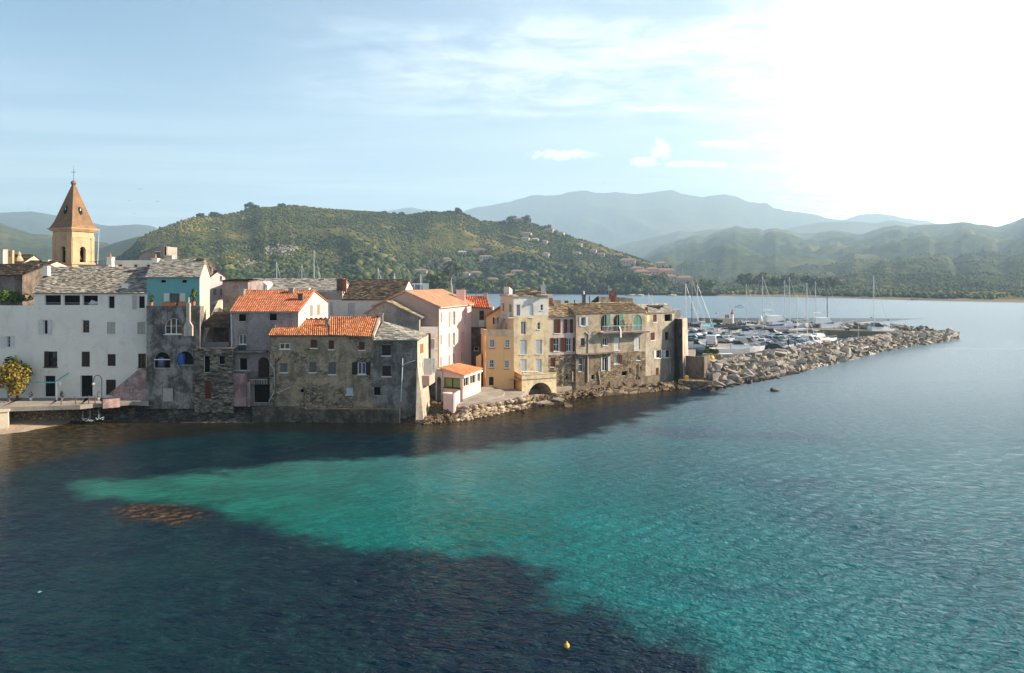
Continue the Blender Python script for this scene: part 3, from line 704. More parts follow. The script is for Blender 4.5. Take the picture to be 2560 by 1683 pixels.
# battered corner buttress, plinth
q0, q1 = F.p1, XY(1076, 86.5)
mb = MB(); mb.hexa([(q0.x - .1, 81.3, -.4), (q0.x + .75, 81.6, -.4), (q1.x + .2, 86, -.4), (q0.x, 86, -.4)], [(q0.x - .1, 81.98, 5.5), (q0.x + .04, 81.99, 5.5), (q1.x - .35, 86, 5.0), (q0.x - .1, 86, 5.5)]); mb.build('buttress', M['pale_tower'], Bh)
mb = MB(); R = F.rect('A6', 520, 1400, 1490, 1490); fbox(mb, F, R[0], R[1], -.4, R[3], -.2, .8); R2 = F.rect('A6', 20, 1385, 520, 1480); fbox(mb, F, R2[0] - .4, R2[1], -.4, R2[3], -.2, .55)
mb.build('plinth', M['dark_plinth'], Bh)
rb = MB(); umid = F.hit(822.5, 838)[0]
def rp(px, py, Y): return P3(px, py, Y)
e0, e1, e2 = F.pt(-.15, zL, .25), F.pt(umid, zL, .25), F.pt(us, gz(843, 82), .25)
cover(rb, e0, e1, rp(822, 801.5, 85.6), rp(690, 801.5, 85.6), 'tile', .21, .3)
cover(rb, e1 + V((.02, 0, .06)), e2 + V((0, 0, .06)), rp(948, 792, 86.2), rp(823, 792, 86.2), 'tile', .21, .3)
cover(rb, rp(950, 800, 90), rp(690, 812, 90), rp(690, 801, 85.7), rp(948, 792, 86.3), 'tile', .5, .6)
rb2 = rb.build('roof', M['tile_orange'], Bh)
sb = MB(); A, B = F.pt(us + .05, zS + .12, .2), F.pt(F.L + .12, zS + .12, .2); ap = rp(957, 806, 85.8)
cover(sb, A, B, ap, ap + V((-.02, .005, 0)), 'slate', .34, .26); Dk = rp(1071.5, 836, 87.6)
cover(sb, B, Dk, ap + V((0, .35, .05)), ap, 'slate', .34, .26); sb.build('slate_hip', M['slate_grey'], Bh)
vb = MB(); vb.hexa([e2 + V((-.05, -.02, -.1)), e2 + V((.12, -.02, -.1)), rp(950, 798, 86.2) + V((.1, 0, -.2)), rp(948, 798, 86.2) + V((-.08, 0, -.2))], [e2 + V((-.05, -.02, .22)), e2 + V((.12, -.02, .22)), rp(950, 790, 86.2) + V((.1, 0, 0)), rp(948, 790, 86.2) + V((-.08, 0, 0))]); vb.build('verge', M['pale_tower'], Bh)
chimney(rb2, 818.5, 800, 824, 84.2, .34, 'gable_render', cap=True); chimney(rb2, 953, 786, 812, 86.0, .38, 'gable_render'); chimney(rb2, 868, 831, 841, 82.6, .3, 'brown_plaster', cap=False); chimney(rb2, 684, 809, 822, 83.6, .45, 'grey_render', cap=False)
pipe(Bh, F, [('A6', 1510, 888), ('A6', 1507, 1010), ('A6', 1492, 1335)], .055); pipe(Bh, F, [('A6', 1508, 965), ('A6', 1545, 940), ('A6', 1635, 912)], .04)
pipe(Bh, F, [('A6', 205, 890), ('A6', 200, 1200), ('A6', 190, 1375)], .06, 'dpipe'); pipe(Bh, F, [('A6', 145, 935), ('A6', 190, 1000), ('A6', 196, 1225), ('A6', 135, 1330)], .04, 'pipe'); pipe(Bh, F, [('A6', 497, 1175), ('A6', 497, 1385)], .04, 'rust'); pipe(Bh, F, [('A6', 215, 1245), ('A6', 360, 1185)], .03, 'pipe')
mb = MB(); q = [F.pt(*F.hit(*cp('A6', x, y)), o) for x, y, o in [(215, 920, .1), (250, 905, .6), (262, 872, .9)]]; mb.path(q, .05, 6); q = [F.pt(*F.hit(*cp('A6', x, y)), o) for x, y, o in [(250, 905, .6), (288, 870, 1.0)]]; mb.path(q, .035, 6); mb.build('bracket', M['iron'], Bh)
FB = Fac(F.p1, br)
windows(Bh, FB, [D_(c='A6', r=(1690, 735, 1718, 840), st='proud', shut='orange_wood'), D_(c='A6', r=(1690, 925, 1706, 1050), st='proud', shut='white_wood')])
mb = MB(); fbox(mb, FB, 1.2, 4.2, gz(960, 84.5), gz(936, 84.5), 0, 1.0); mb.build('balcony', M['pink_shade'], Bh)
mb = MB(); fbox(mb, FB, 2.5, 2.6, gz(935, 85), gz(895, 85), .1, 1.0); mb.build('screen', M['aluminium'], Bh)
# ---- grey gabled house behind
K = empty('grey_gabled_house', (-13.5, 90, 4), 'small grey rendered house with slate gable roof behind the brown house', 'house')
FK = Fac(XY(916, 90), XY(1048, 90.2)); zr, zl, zrr = gz(754, 90), gz(784, 90), gz(794, 90)
mb = MB(); up = FK.hit(965, 754)[0]
mb.poly([FK.pt(0, 4), FK.pt(FK.L, 4), FK.pt(FK.L, zrr), FK.pt(up, zr), FK.pt(0, zl)], 0, .5)
kb = V((.7, 7)); FKR = Fac(FK.p1, FK.p1 + V((.35, 7)))
hk = windows(K, FKR, [D_(c='A6', r=(1692, 482, 1752, 578), st='hole', sill=True)])
wall(mb, FKR, 0, FKR.L, 4, zrr - .05, hk)
mb.build('wall', M['gable_render'], K)
mb = MB(); n = V((0, -.2, 0)); pk = FK.pt(up, zr + .08, .15); eR = FK.pt(FK.L + .3, zrr - .05, .15); eL = FK.pt(-.3, zl, .15); bk = V((.7, 7.2, 0))
cover(mb, eR, eR + V((.35, 7.2, 0)), pk + bk, pk, 'slate', .34, .26); cover(mb, eL + bk, eL, pk, pk + bk, 'slate', .5, .5); mb.build('roof', M['slate_tan'], K)
# ---- big pink house
P0, PR, PL = V((-8.4, 92)), V((-5.3, 104)), V((-16.2, 94))
Pk = empty('pink_house', (-10.5, 98, 1), 'tall pale pink house with salmon tile roof and rows of shuttered windows', 'house')
FP = Fac(P0, PR); ze = gz(768, 92); zr = gz(730, 93)
ps = []
for r in [(342, 570, 364, 705), (455, 557, 480, 770)]: ps.append(D_(c='B1', r=r, st='closed', shut='pink_wood'))
for r in [(340, 880, 361, 1015), (450, 860, 476, 1055), (336, 1190, 358, 1315), (452, 1165, 476, 1295)]: ps.append(D_(c='B1', r=r, st='closed', shut='pink_wood'))
for r in [(520, 550, 550, 745), (670, 545, 692, 735), (515, 850, 545, 1030), (640, 835, 665, 1025), (512, 1145, 538, 1270), (635, 1125, 665, 1255)]: ps.append(D_(c='B1', r=r, st='casement', glass='glass_blue', cols=2, rows=2))
hp = windows(Pk, FP, ps)
mb = MB(); wall(mb, FP, 0, FP.L, 1, ze, hp)
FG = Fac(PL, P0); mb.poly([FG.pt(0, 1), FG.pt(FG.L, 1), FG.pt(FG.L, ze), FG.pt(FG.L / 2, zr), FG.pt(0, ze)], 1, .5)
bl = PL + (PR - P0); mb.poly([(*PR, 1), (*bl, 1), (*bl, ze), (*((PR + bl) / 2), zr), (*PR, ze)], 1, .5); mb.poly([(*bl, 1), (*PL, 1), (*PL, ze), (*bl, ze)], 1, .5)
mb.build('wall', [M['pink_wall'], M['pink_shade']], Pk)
mb = MB(); d3 = V((PR.x - P0.x, PR.y - P0.y, 0)); g = d3.normalized() * .25
pk = FG.pt(FG.L / 2, zr + .14, 0); eR = FP.pt(0, ze + .02, .3); eL = V((PL.x, PL.y, ze)) - V((FP.n.x, FP.n.y, 0)) * .3
cover(mb, eR - g, eR + d3 + g, pk + d3 + g, pk - g, 'tile', .26, .4); cover(mb, eL + d3 + g, eL - g, pk - g, pk + d3 + g, 'tile', .4, .5)
pr = mb.build('roof', M['tile_salmon'], Pk)
chimney(pr, 1152, 727, 752, 103, 1.1, 'pink_wall', .8); chimney(pr, 1017, 738, 750, 93.4, .16, 'iron', cap=False, name='antenna_mast')
pipe(Pk, FP, [('B1', 312, 500), ('B1', 310, 1330)], .06, 'pink_wall')
mb = MB(); fbox(mb, FP, -.3, FP.L + .3, ze - .12, ze - .02, .1, .32); mb.build('gutter', M['pale_pink'], Pk)
# lower pale wing left of the pink corner
block(Pk, [(-10.4, 91), (-8.5, 91.6), (-8.6, 93.2), (-10.6, 93)], 1, gz(818, 91.2), 'old_white', 'side_wing')
FJ = Fac((-10.4, 91), (-8.5, 91.6))
windows(Pk, FJ, [D_(c='B1', r=(212, 935, 258, 1075), st='proud', shut='pink_wood'), D_(c='B1', r=(215, 1205, 262, 1340), st='proud', shut='white_wood')])
# ---- little arched porch beside the annex
An = empty('arched_porch', (-8.7, 89, 1.2), 'pale arched stone porch under a cream balcony beside the pink annex', 'porch')
FA = Fac(XY(1089, 88.2), XY(1106, 88.2)); ha = FA.rect('B2', 325, 518, 395, 790)
mb = MB(); wall(mb, FA, 0, FA.L, .9, gz(928, 88.2), [(ha[0], ha[1], .95, ha[3], .35)], .6)
mb.poly([FA.pt(0, gz(928, 88.2)), FA.pt(FA.L, gz(928, 88.2)), FA.pt(FA.L, gz(928, 88.2), -3), FA.pt(0, gz(928, 88.2), -3)])
mb.poly([FA.pt(ha[0] - .2, .9, -1.2), FA.pt(ha[1] + .2, .9, -1.2), FA.pt(ha[1] + .2, 4.5, -1.2), FA.pt(ha[0] - .2, 4.5, -1.2)])
mb.poly([FA.pt(0, .9), FA.pt(0, gz(928, 88.2)), FA.pt(0, gz(928, 88.2), -3), FA.pt(0, .9, -3)])
mb.build('wall', M['old_white'], An)
# ---- pink sunroom annex
Ax = empty('sunroom_annex', (-5.4, 90, 1.3), 'low pink sunroom with orange tile roof and green-blinded windows', 'annex')
A0, AR, AL = XY(1157, 87), XY(1202, 93), XY(1103, 88.4)
FX, FY = Fac(AL, A0), Fac(A0, AR); zt = 4.05; zp = gz(925, 88.4) - .1
h1 = windows(Ax, FX, [D_(c='B2', r=(437, 530, 692, 688), st='casement', frame='iron', glass='glass_green', cols=2, rows=1, recess=.08)])
h2 = windows(Ax, FY, [D_(c='B2', r=(745, 525, 825, 665), st='casement', frame='old_white', cols=2, rows=1, recess=.1), D_(c='B2', r=(848, 490, 932, 625), st='casement', frame='old_white', cols=2, rows=1, recess=.1), D_(c='B2', r=(962, 455, 1003, 590), st='hole', sill=False)])
mb = MB(); wall(mb, FX, 0, FX.L, 1.2, zt - .02, h1); mb.poly([FX.pt(0, zt - .02), FX.pt(FX.L, zt - .02), FX.pt(0, zp + .25)], 0, .5); wall(mb, FY, 0, FY.L, 1.2, zt, h2, m=1)
mb.build('wall', [M['pink_wall'], M['old_white']], Ax)
mb = MB(); f0, f1, f2, f3 = V((*A0, zt)) + V((.15, -.25, .1)), V((*AR, zt + .05)) + V((.2, 0, .1)), P3(1146, 909, 93.5), V((*AL, zp + .3)) + V((-.2, -.2, .1))
cover(mb, f0, f1, f2, f3, 'tile', .24, .36); mb.build('roof', M['tile_annex'], Ax)
mb = MB(); fbox(mb, FY, -.1, FY.L + .1, zt - .22, zt - .02, .02, .2); mb.build('gutter', M['white_paint'], Ax)
# low pink wall and white tables before it
Wl = empty('garden_wall', (-8, 85.5, 1), 'low pink garden wall at the corner below the sunroom', 'wall')
a, b, c = XY(1112, 84.6), XY(1134, 83.6), XY(1147, 86.4)
mb = MB()
for p, q in ((a, b), (b, c)):
    f = Fac(p, q); fbox(mb, f, -.1, f.L + .1, .6, 2.55, -.1, .12)
mb.build('wall', M['pale_pink'], Wl)
mb = MB(); q = P3(1119, 975, 86.2)
tb = empty('white_table', (q.x, q.y, 1.4), 'white table standing behind the low pink wall', 'table'); mb.lathe((q.x, q.y, 2.3), [(.55, 0), (.55, .05), (.02, .06)], 14); mb.build('tabletop', M['white_paint'], tb); mb = MB()
for i in range(4): mb.tube((q.x + .35 * math.cos(i * 1.57), q.y + .35 * math.sin(i * 1.57), 1.3), (q.x + .3 * math.cos(i * 1.57), q.y + .3 * math.sin(i * 1.57), 2.3), .04)
mb.build('leg', M['white_paint'], tb)
# ---- orange block, with the tall cream tower house and its arched terrace
Or = empty('orange_house', (-1.5, 97, 1), 'orange stucco house with cream parapet beside the tall tower house', 'house')
FO = Fac(XY(1215, 97), XY(1284.5, 97)); FS = Fac(XY(1203, 100.5), XY(1215, 97)); zt = gz(825, 97); zb = gz(838, 97)
sp = [D_(c='B1', r=(1032, 942, 1095, 1055), st='casement', cols=3, rows=1, recess=.1), D_(c='B1', r=(1247, 947, 1305, 1055), st='casement', cols=3, rows=3, recess=.1),
      D_(c='B1', r=(1030, 1228, 1088, 1335), st='casement', cols=2, rows=2, recess=.1), D_(c='B1', r=(1239, 1240, 1297, 1342), st='casement', cols=3, rows=3, recess=.1), D_(c='B2', r=(1142, 515, 1215, 650), st='closed', shut='dark_wood', sill=False, name='door')]
ho = windows(Or, FO, sp)
mb = MB(); wall(mb, FO, 0, FO.L, .9, zb, ho); wall(mb, FS, 0, FS.L, .9, zb, [])
mb.poly([FO.pt(0, zb), FO.pt(FO.L, zb), FO.pt(FO.L, zb, -6), FO.pt(-.6, zb, -6)]); mb.build('wall', M['orange_wall'], Or)
mb = MB(); fbox(mb, FO, -.05, FO.L, zb - .1, zt, -.2, .06); fbox(mb, FS, -.0, FS.L + .04, zb - .1, zt, -.2, .06); mb.build('parapet', M['yellow_wall'], Or)
for r in [(1022, 932, 1105, 1062), (1237, 937, 1315, 1062), (1022, 1220, 1096, 1343), (1229, 1232, 1306, 1350)]:
    R = FO.rect('B1', *r); mb = MB(); e = .09
    for a, b, c, d in ((R[0], R[0] + e, R[2], R[3]), (R[1] - e, R[1], R[2], R[3]), (R[0] + e, R[1] - e, R[3] - e, R[3])): fbox(mb, FO, a, b, c, d, -.02, .03)
    mb.build('window_surround', M['tower_white'], Or)
    mb = MB(); fbox(mb, FO, R[0] - .03, R[1] + .03, R[2] - .1, R[2], 0, .08); mb.build('sill', M['brick'], Or)
pipe(Or, FO, [('B1', 972, 885), ('B1', 965, 1480)], .05, 'orange_wall')
Tw = empty('tower_house', (2.3, 100, 1), 'tall narrow cream tower house with white top storey and rubble roof edge', 'house')
FT = Fac(XY(1284, 99), XY(1371, 100.4)); FTL = Fac(XY(1251, 102.2), XY(1284, 99)); zt = gz(741, 99); zm = gz(789.5, 99)
sp = [D_(c='B1', r=(1402, 455, 1457, 632), cols=2, rows=1, glass='glass_blue', st='door'), D_(c='B1', r=(1580, 450, 1640, 635), st='closed', shut='blue_wood'), D_(c='B1', r=(1740, 455, 1775, 535), cols=1, rows=2),
      D_(c='B1', r=(1465, 692, 1535, 875), cols=2, rows=1, st='door', glass='glass_blue'), D_(c='B1', r=(1697, 707, 1737, 803), cols=1, rows=2, glass='glass_blue'),
      D_(c='B1', r=(1452, 950, 1545, 1150), st='closed', shut='blue_wood'), D_(c='B1', r=(1672, 947, 1760, 1145), st='closed', shut='blue_wood'), D_(c='B1', r=(1462, 1220, 1545, 1418), st='closed', shut='blue_wood'), D_(c='B1', r=(1677, 1217, 1755, 1400), st='closed', shut='blue_wood')]
for s in sp: s['recess'] = .1
ht = windows(Tw, FT, sp)
hl = windows(Tw, FTL, [D_(c='B1', r=(1302, 447, 1333, 562), st='hole', arch=.25, sill=False, name='arched_door'), D_(c='B1', r=(1240, 702, 1268, 815), st='hole', arch=.25, sill=False, name='arched_door'), D_(c='B1', r=(1213, 432, 1232, 550), st='proud', shut='orange_wood')])
mb = MB(); wall(mb, FT, 0, FT.L, .8, zm, [h for h in ht if h[2] < zm - 1.2], m=0); wall(mb, FT, 0, FT.L, zm, zt, [h for h in ht if h[2] > zm - 1.2], m=1); wall(mb, FTL, 0, FTL.L, .8, zt, hl, m=2)
br, bl = FT.p1 + V((0, 6)), FTL.p0 + V((0, 3))
mb.poly([(*FT.p1, .8), (*br, .8), (*br, zt), (*FT.p1, zt)], 0, .5); mb.poly([(*br, .8), (*bl, .8), (*bl, zt), (*br, zt)], 0, .5); mb.poly([(*bl, .8), (*FTL.p0, .8), (*FTL.p0, zt), (*bl, zt)], 2, .5)
mb.poly([(*FT.p0, zt - .05), (*FT.p1, zt - .05), (*br, zt - .05), (*bl, zt - .05), (*FTL.p0, zt - .05)], 0, .5)
mb.build('wall', [M['yellow_wall'], M['tower_white'], M['orange_wall'] if False else M['cream_plaster']], Tw)
mb = MB()       # loose slate edge around the flat roof
for f in (FT, FTL):
    u = 0
    while u < f.L:
        w = ru(.3, .7); h = ru(.1, .32); q = f.pt(u + w / 2, zt + h / 2 - .03, -.1); mb.box(q, (w, ru(.4, .7), h), math.atan2(f.u.y, f.u.x) + ru(-.15, .15)); u += w * .9
cover(mb, (FT.p0.x + .4, 99.6, zt + .1), (FT.p1.x - .2, 99.6, zt + .1), (br.x - .3, 103.5, zt + .75), (FT.p0.x + .2, 103.5, zt + .75), 'slate', .6, .5, mess=1.6)
rf = mb.build('roof', M['slate_tan'], Tw)
block(Tw, [tuple(XY(1260, 101.6)), tuple(XY(1273, 100.3)), tuple(XY(1281, 101.3)), tuple(XY(1268, 102.6))], zt - .1, [gz(717, 102), gz(717, 102), gz(724, 102), gz(718, 102)], 'tower_white', 'stair_turret')
chimney(rf, 1358, 714, 738, 100.9, .55, 'tower_white', pots=1, pot_mat='gable_render'); chimney(rf, 1276, 709, 730, 102.0, .4, 'brown_plaster', pots=1, pot_mat='brown_plaster')
mb = MB(); R = FTL.rect('B1', 1240, 560, 1345, 640); a, b = R[0], FTL.L
fbox(mb, FTL, a, b, R[2], R[2] + .1, 0, .7)
for z in (R[3] - .05, (R[3] + R[2]) / 2): mb.tube(FTL.pt(a, z, .66), FTL.pt(b, z, .66), .02)
for i in range(9): u = a + (b - a) * i / 8; mb.tube(FTL.pt(u, R[2], .66), FTL.pt(u, R[3], .66), .014, None, 5)
mb.build('balcony', M['white_iron'], Tw)
mb = MB()       # outside stair from the balcony to the roof terrace
s0, s1 = FTL.pt(*FTL.hit(*cp('B1', 1240, 640)), .4), FTL.pt(*FTL.hit(*cp('B1', 1180, 800)), .5)
mb.tube(s0, s1, .05); mb.tube(s0 + V((0, 0, .9)), s1 + V((0, 0, .9)), .025)
for i in range(9): q = s0 + (s1 - s0) * i / 8; mb.box(q, (.5, .5, .05)); mb.tube(q, q + V((0, 0, .9)), .014, None, 5)
mb.build('stair', M['white_iron'], Tw)
o = plant_pot(*cp('B1', 1300, 638), 101.3, 1.0, 'small potted plant on the tower house side balcony', n=30)
Te = empty('arched_terrace', (3, 96, .3), 'cream terrace over a wide dark arch at the foot of the tower house', 'terrace')
FE = Fac(XY(1305, 95), XY(1391, 97.2)); FEL = Fac(XY(1285, 99), XY(1305, 95)); zt = gz(938, 95); zw = gz(950, 95)
R = FE.rect('B2', 1757, 605, 2130, 792)
mb = MB(); wall(mb, FE, 0, FE.L, .2, zt, [(R[0], R[1], .25, R[3], R[3] - .5)], 3.4); wall(mb, FEL, 0, FEL.L, .2, zt, [], m=1)
mb.poly([(*FE.p1, .2), (FE.p1.x, 101, .2), (FE.p1.x, 101, zt), (*FE.p1, zt)], 0, .5); mb.poly([FE.pt(0, zt - .7, -.2), FE.pt(FE.L, zt - .7, -.2), FE.pt(FE.L, zt - .7, -4), FE.pt(-.9, zt - .7, -4)], 0, .5)
fbox(mb, FE, 0, FE.L, zt - .75, zt - .001, -.25, -.2); fbox(mb, FE, 0, FE.L, zt - .03, zt + .04, -.25, .05); fbox(mb, FEL, 0, FEL.L, zt - .03, zt + .04, -.25, .04, 1)
mb.poly([FE.pt(R[0] - .2, .2, -3.4), FE.pt(R[1] + .2, .2, -3.4), FE.pt(R[1] + .2, R[3] + .1, -3.4), FE.pt(R[0] - .2, R[3] + .1, -3.4)], 2)
mb.build('wall', [M['yellow_wall'], M['orange_wall'], M['brown_plaster']], Te)
mb = MB(); fbox(mb, FE, -.02, FE.L + .02, zw - .03, zw + .03, 0, .05); fbox(mb, FEL, 0, FEL.L, zw - .03, zw + .03, 0, .05); mb.build('string_course', M['brown_plaster'], Te)
q = FE.pt(*FE.hit(*cp('B2', 1880, 470)), -1.6); tb = empty('terrace_table', (q.x, q.y, zt - .7), 'white table on the terrace over the arch', 'table'); mb = MB(); mb.box((q.x, q.y, zt + .15), (2.0, .8, .06)); mb.build('tabletop', M['white_paint'], tb); mb = MB(); [mb.tube((q.x + sx, q.y + sy, zt - .7), (q.x + sx, q.y + sy, zt + .12), .03) for sx in (-.9, .9) for sy in (-.3, .3)]; mb.build('leg', M['iron'], tb)
# ---- house with red-tiled roof in the gap, small orange gable
Q = empty('red_roofed_house', (-4, 107, 2), 'old beige house with red tile roof in the gap behind the pink house', 'house')
FQ = Fac(XY(1160, 106), XY(1232, 106)); ze = gz(768, 106)
hq = windows(Q, FQ, [D_(c='B1', r=(885, 542, 950, 668), st='casement', frame='brown_wood', glass='glass_warm'), D_(c='B2', r=(905, 45, 980, 105), st='casement', cols=1, rows=1)])
mb = MB(); zs = gz(818, 106); wall(mb, FQ, 0, FQ.L, 1, zs, [h for h in hq if h[2] < zs], m=1); wall(mb, FQ, 0, FQ.L, zs, ze, [h for h in hq if h[2] > zs], m=0); mb.poly([FQ.pt(FQ.L, 1), FQ.pt(FQ.L, 1, -5), FQ.pt(FQ.L, ze, -5), FQ.pt(FQ.L, ze)], 0); mb.build('wall', [M['cream_plaster'], M['brown_plaster']], Q)
facbox(Q, FQ, 'B1', 880, 672, 955, 762, 0, .1, 'white_paint', 'balcony_panel')
mb = MB(); cover(mb, FQ.pt(-.2, ze, .3), FQ.pt(FQ.L - .3, ze - .1, .3), P3(1217, 741, 110), P3(1160, 741, 110), 'tile', .3, .4, mess=1.5); r = mb.build('roof', M['tile_red'], Q)
chimney(r, 1214, 732, 744, 109.5, .5, 'old_white', cap=False)
Q2 = empty('small_orange_house', (-1.8, 101, 6), 'small orange gable with brown shutters against the tower house', 'house')
FQ2 = Fac(XY(1216, 102.4), XY(1252, 102.4))
mb = MB(); mb.poly([FQ2.pt(0, 5), FQ2.pt(FQ2.L, 5), FQ2.pt(FQ2.L, gz(769, 102.4)), FQ2.pt(0, gz(792, 102.4))], 0, .5); mb.build('wall', M['orange_wall'], Q2)
windows(Q2, FQ2, [D_(c='B1', r=(1097, 640, 1133, 728), st='proud', shut='cream_wood')])
for x0, x1 in ((1074, 1096), (1134, 1156)): facbox(Q2, FQ2, 'B1', x0, 635, x1, 730, .01, .05, 'brown_wood', 'shutter')
mb = MB(); cover(mb, FQ2.pt(-.2, gz(793, 102.4), .2), FQ2.pt(-.2, gz(793, 102.4), .2) + V((0, 4, 0)), FQ2.pt(FQ2.L, gz(768, 102.4), .2) + V((0, 4, 0)), FQ2.pt(FQ2.L, gz(768, 102.4), .2), 'tile', .3, .4); mb.build('roof', M['tile_red'], Q2)
Q3 = empty('passage_shed', (-4.2, 100, 1), 'low orange lean-to in the dark passage beside the orange house', 'shed')
block(Q3, [tuple(XY(1190, 99.5)), tuple(XY(1203.5, 99)), tuple(XY(1204, 101)), tuple(XY(1190, 101))], 1, [gz(892, 99.5), gz(884, 99), gz(884, 101), gz(892, 101)], 'orange_wall')
# ---- house with brown shutters
F = Fac(XY(1371, 101), XY(1440.5, 102.2)); ze = gz(794, 101)
bs = 'brown_wood'
specs = [D_(c='B3', r=(238, 515, 318, 695), st='casement', left=('B3', 240, 290, 600), right=('B3', 293, 318, 600), shut=bs, cols=2, rows=1), D_(c='B3', r=(405, 515, 442, 690), st='casement', left=('B3', 362, 404, 600), right=('B3', 443, 482, 600), shut=bs, cols=2, rows=2, glass='glass_blue'),
         D_(c='B3', r=(232, 757, 302, 932), st='casement', left=('B3', 187, 230, 850), right=('B3', 318, 354, 850), shut=bs, cols=2, rows=2), D_(c='B3', r=(396, 757, 464, 932), st='casement', left=('B3', 356, 392, 850), right=('B3', 480, 526, 850), shut=bs, cols=2, rows=2, glass='glass_blue'),
         D_(c='B3', r=(188, 1015, 252, 1135), st='closed', shut=bs), D_(c='B3', r=(390, 1250, 425, 1305), st='hole', sill=False)]
Sh, Sr = ghouse('shuttered_house', 'pale house with brown shutters above a bare stone ground storey', F, .5, ze, (-.3, 8), (-.6, 8), gz(763, 105.5), gz(790, 109), 'shutter_house', 'slate_tan', 'slate', specs, split=(gz(886.5, 101.5), 'rubble_wall'), mess=1.3)
chimney(Sr, 1393, 752, 766, 105, .9, 'pale_tower', pots=0); chimney(Sr, 1377, 745, 766, 105.4, .5, 'brick', cap=False)
# ---- long beige house with balcony
F = Fac(XY(1440, 101.7), XY(1614, 107)); ze = 10.2
gs = 'green_wood'
specs = [D_(c='B3', r=(588, 488, 640, 600), st='casement', left=('B3', 562, 586, 540), right=('B3', 645, 680, 540), shut='blue_wood', glass='glass_blue', cols=1, rows=1),
         D_(c='B3', r=(845, 452, 965, 672), st='door', arch=True, cols=2, rows=1, sill=False, right=('B3', 915, 966, 600), shut=gs, name='arched_door'), D_(c='B3', r=(1010, 452, 1130, 672), st='door', arch=True, cols=2, rows=1, sill=False, right=('B3', 1082, 1132, 600), shut=gs, name='arched_door'), D_(c='B3', r=(1270, 457, 1380, 672), st='closed', arch=True, shut=gs, sill=False, name='arched_door'),
         D_(c='B3', r=(582, 760, 637, 860), st='casement', frame='grey_wood', glass='glass_blue', cols=1, rows=1), D_(c='B3', r=(872, 758, 933, 855), cols=2, rows=1), D_(c='B3', r=(1016, 748, 1088, 918), st='closed', shut='white_wood'), D_(c='B3', r=(1281, 745, 1355, 914), st='closed', shut='white_wood'),
         D_(c='B3', r=(555, 1010, 622, 1200), st='door', cols=1, rows=2, glass='glass_blue', name='glazed_door'), D_(c='B3', r=(865, 1008, 935, 1190), st='door', cols=2, rows=1, left=('B3', 845, 863, 1100), right=('B3', 936, 968, 1100), shut='white_wood', name='glazed_door'), D_(c='B3', r=(1015, 982, 1083, 1095), right=('B3', 1088, 1122, 1040), shut='brown_wood', cols=3, rows=1, glass='glass_blue'), D_(c='B3', r=(1312, 987, 1352, 1048), cols=2, rows=1),
         D_(c='B3', r=(1118, 1190, 1195, 1252), st='hole', sill=False), D_(c='B3', r=(1217, 1148, 1240, 1215), st='hole', sill=False), D_(c='B3', r=(722, 1237, 765, 1300), st='hole', sill=False), D_(c='B3', r=(1358, 1128, 1378, 1180), st='hole', sill=False)]
Lh, Lr = ghouse('balcony_house', 'long weathered beige house with arched green-shuttered doors onto a balcony', F, .4, ze, (-2.4, 10.5), (-2.0, 10.5), gz(761, 107.2) - .05, 10.0, 'beige_wall', 'slate_tan', 'slate', specs, mess=1.5, split=(4.95, 'brown_stone'))
R = F.rect('B3', 803, 590, 1418, 690)
mb = MB(); fbox(mb, F, R[0], R[1], R[2], R[2] + .14, 0, 1.1); mb.build('balcony_slab', M['brown_plaster'], Lh)
mb = MB(); z0, z1 = R[2] + .14, R[3]
for a, b in ((F.pt(R[0] + .03, z1, 1.05), F.pt(R[1] - .03, z1, 1.05)), (F.pt(R[0] + .03, z0 + .1, 1.05), F.pt(R[1] - .03, z0 + .1, 1.05)), (F.pt(R[0] + .03, z1, 0), F.pt(R[0] + .03, z1, 1.05)), (F.pt(R[1] - .03, z1, 0), F.pt(R[1] - .03, z1, 1.05))): mb.tube(a, b, .026, None, 6)
n = 46
for i in range(n + 1): u = R[0] + .03 + (R[1] - R[0] - .06) * i / n; mb.tube(F.pt(u, z0, 1.05), F.pt(u, z1, 1.05), .011, None, 5)
mb.build('balcony_railing', M['white_iron'], Lh)
for x, s, l, lf in [(1090, 1.5, 'tall yellow-green potted plant on the balcony beside the middle arched door', 'leaf'), (1150, 1.1, 'reddish potted plant on the balcony right of the middle arched door', 'leaf_gold'), (1195, 1.0, 'terracotta pot of flowers on the balcony between the arches', 'leaf_gold'), (870, 1.0, 'green potted plant at the left end of the balcony', 'leaf'), (925, .9, 'small potted plant on the balcony before the first green shutter', 'leaf_dark')]:
    u = F.hit(*cp('B3', x, 670))[0]; q = F.pt(u, z0, .7); plant_pot(1280 + q.x / q.y * 2000, 700 + (H - q.z) / q.y * 2000, q.y, s, l, n=50, leaf=lf, group='pots on the balcony')
facbox(Lh, F, 'B3', 520, 952, 1000, 968, 0, .5, 'brown_plaster', 'ledge')
pipe(Lh, F, [('B3', 645, 680), ('B3', 683, 720), ('B3', 677, 950)], .07); pipe(Lh, F, [('B3', 684, 672), ('B3', 683, 720)], .07); pipe(Lh, F, [('B3', 672, 975), ('B3', 672, 1330)], .08, 'pipe'); pipe(Lh, F, [('B3', 660, 975), ('B3', 658, 1330)], .06, 'rust')
pipe(Lh, F, [('B3', 513, 950), ('B3', 510, 1310)], .07, 'dpipe'); pipe(Lh, F, [('B3', 1333, 1100), ('B3', 1328, 1310)], .05, 'rust'); pipe(Lh, F, [('B3', 808, 1190), ('B3', 832, 1355)], .09, 'pale_tower'); pipe(Lh, F, [('B3', 472, 1195), ('B3', 470, 1330)], .08, 'pale_tower')
mb = MB(); q = [F.pt(*F.hit(*cp('B3', x, y)), 1.15) for x, y in [(1012, 600), (1028, 640), (1033, 745)]]
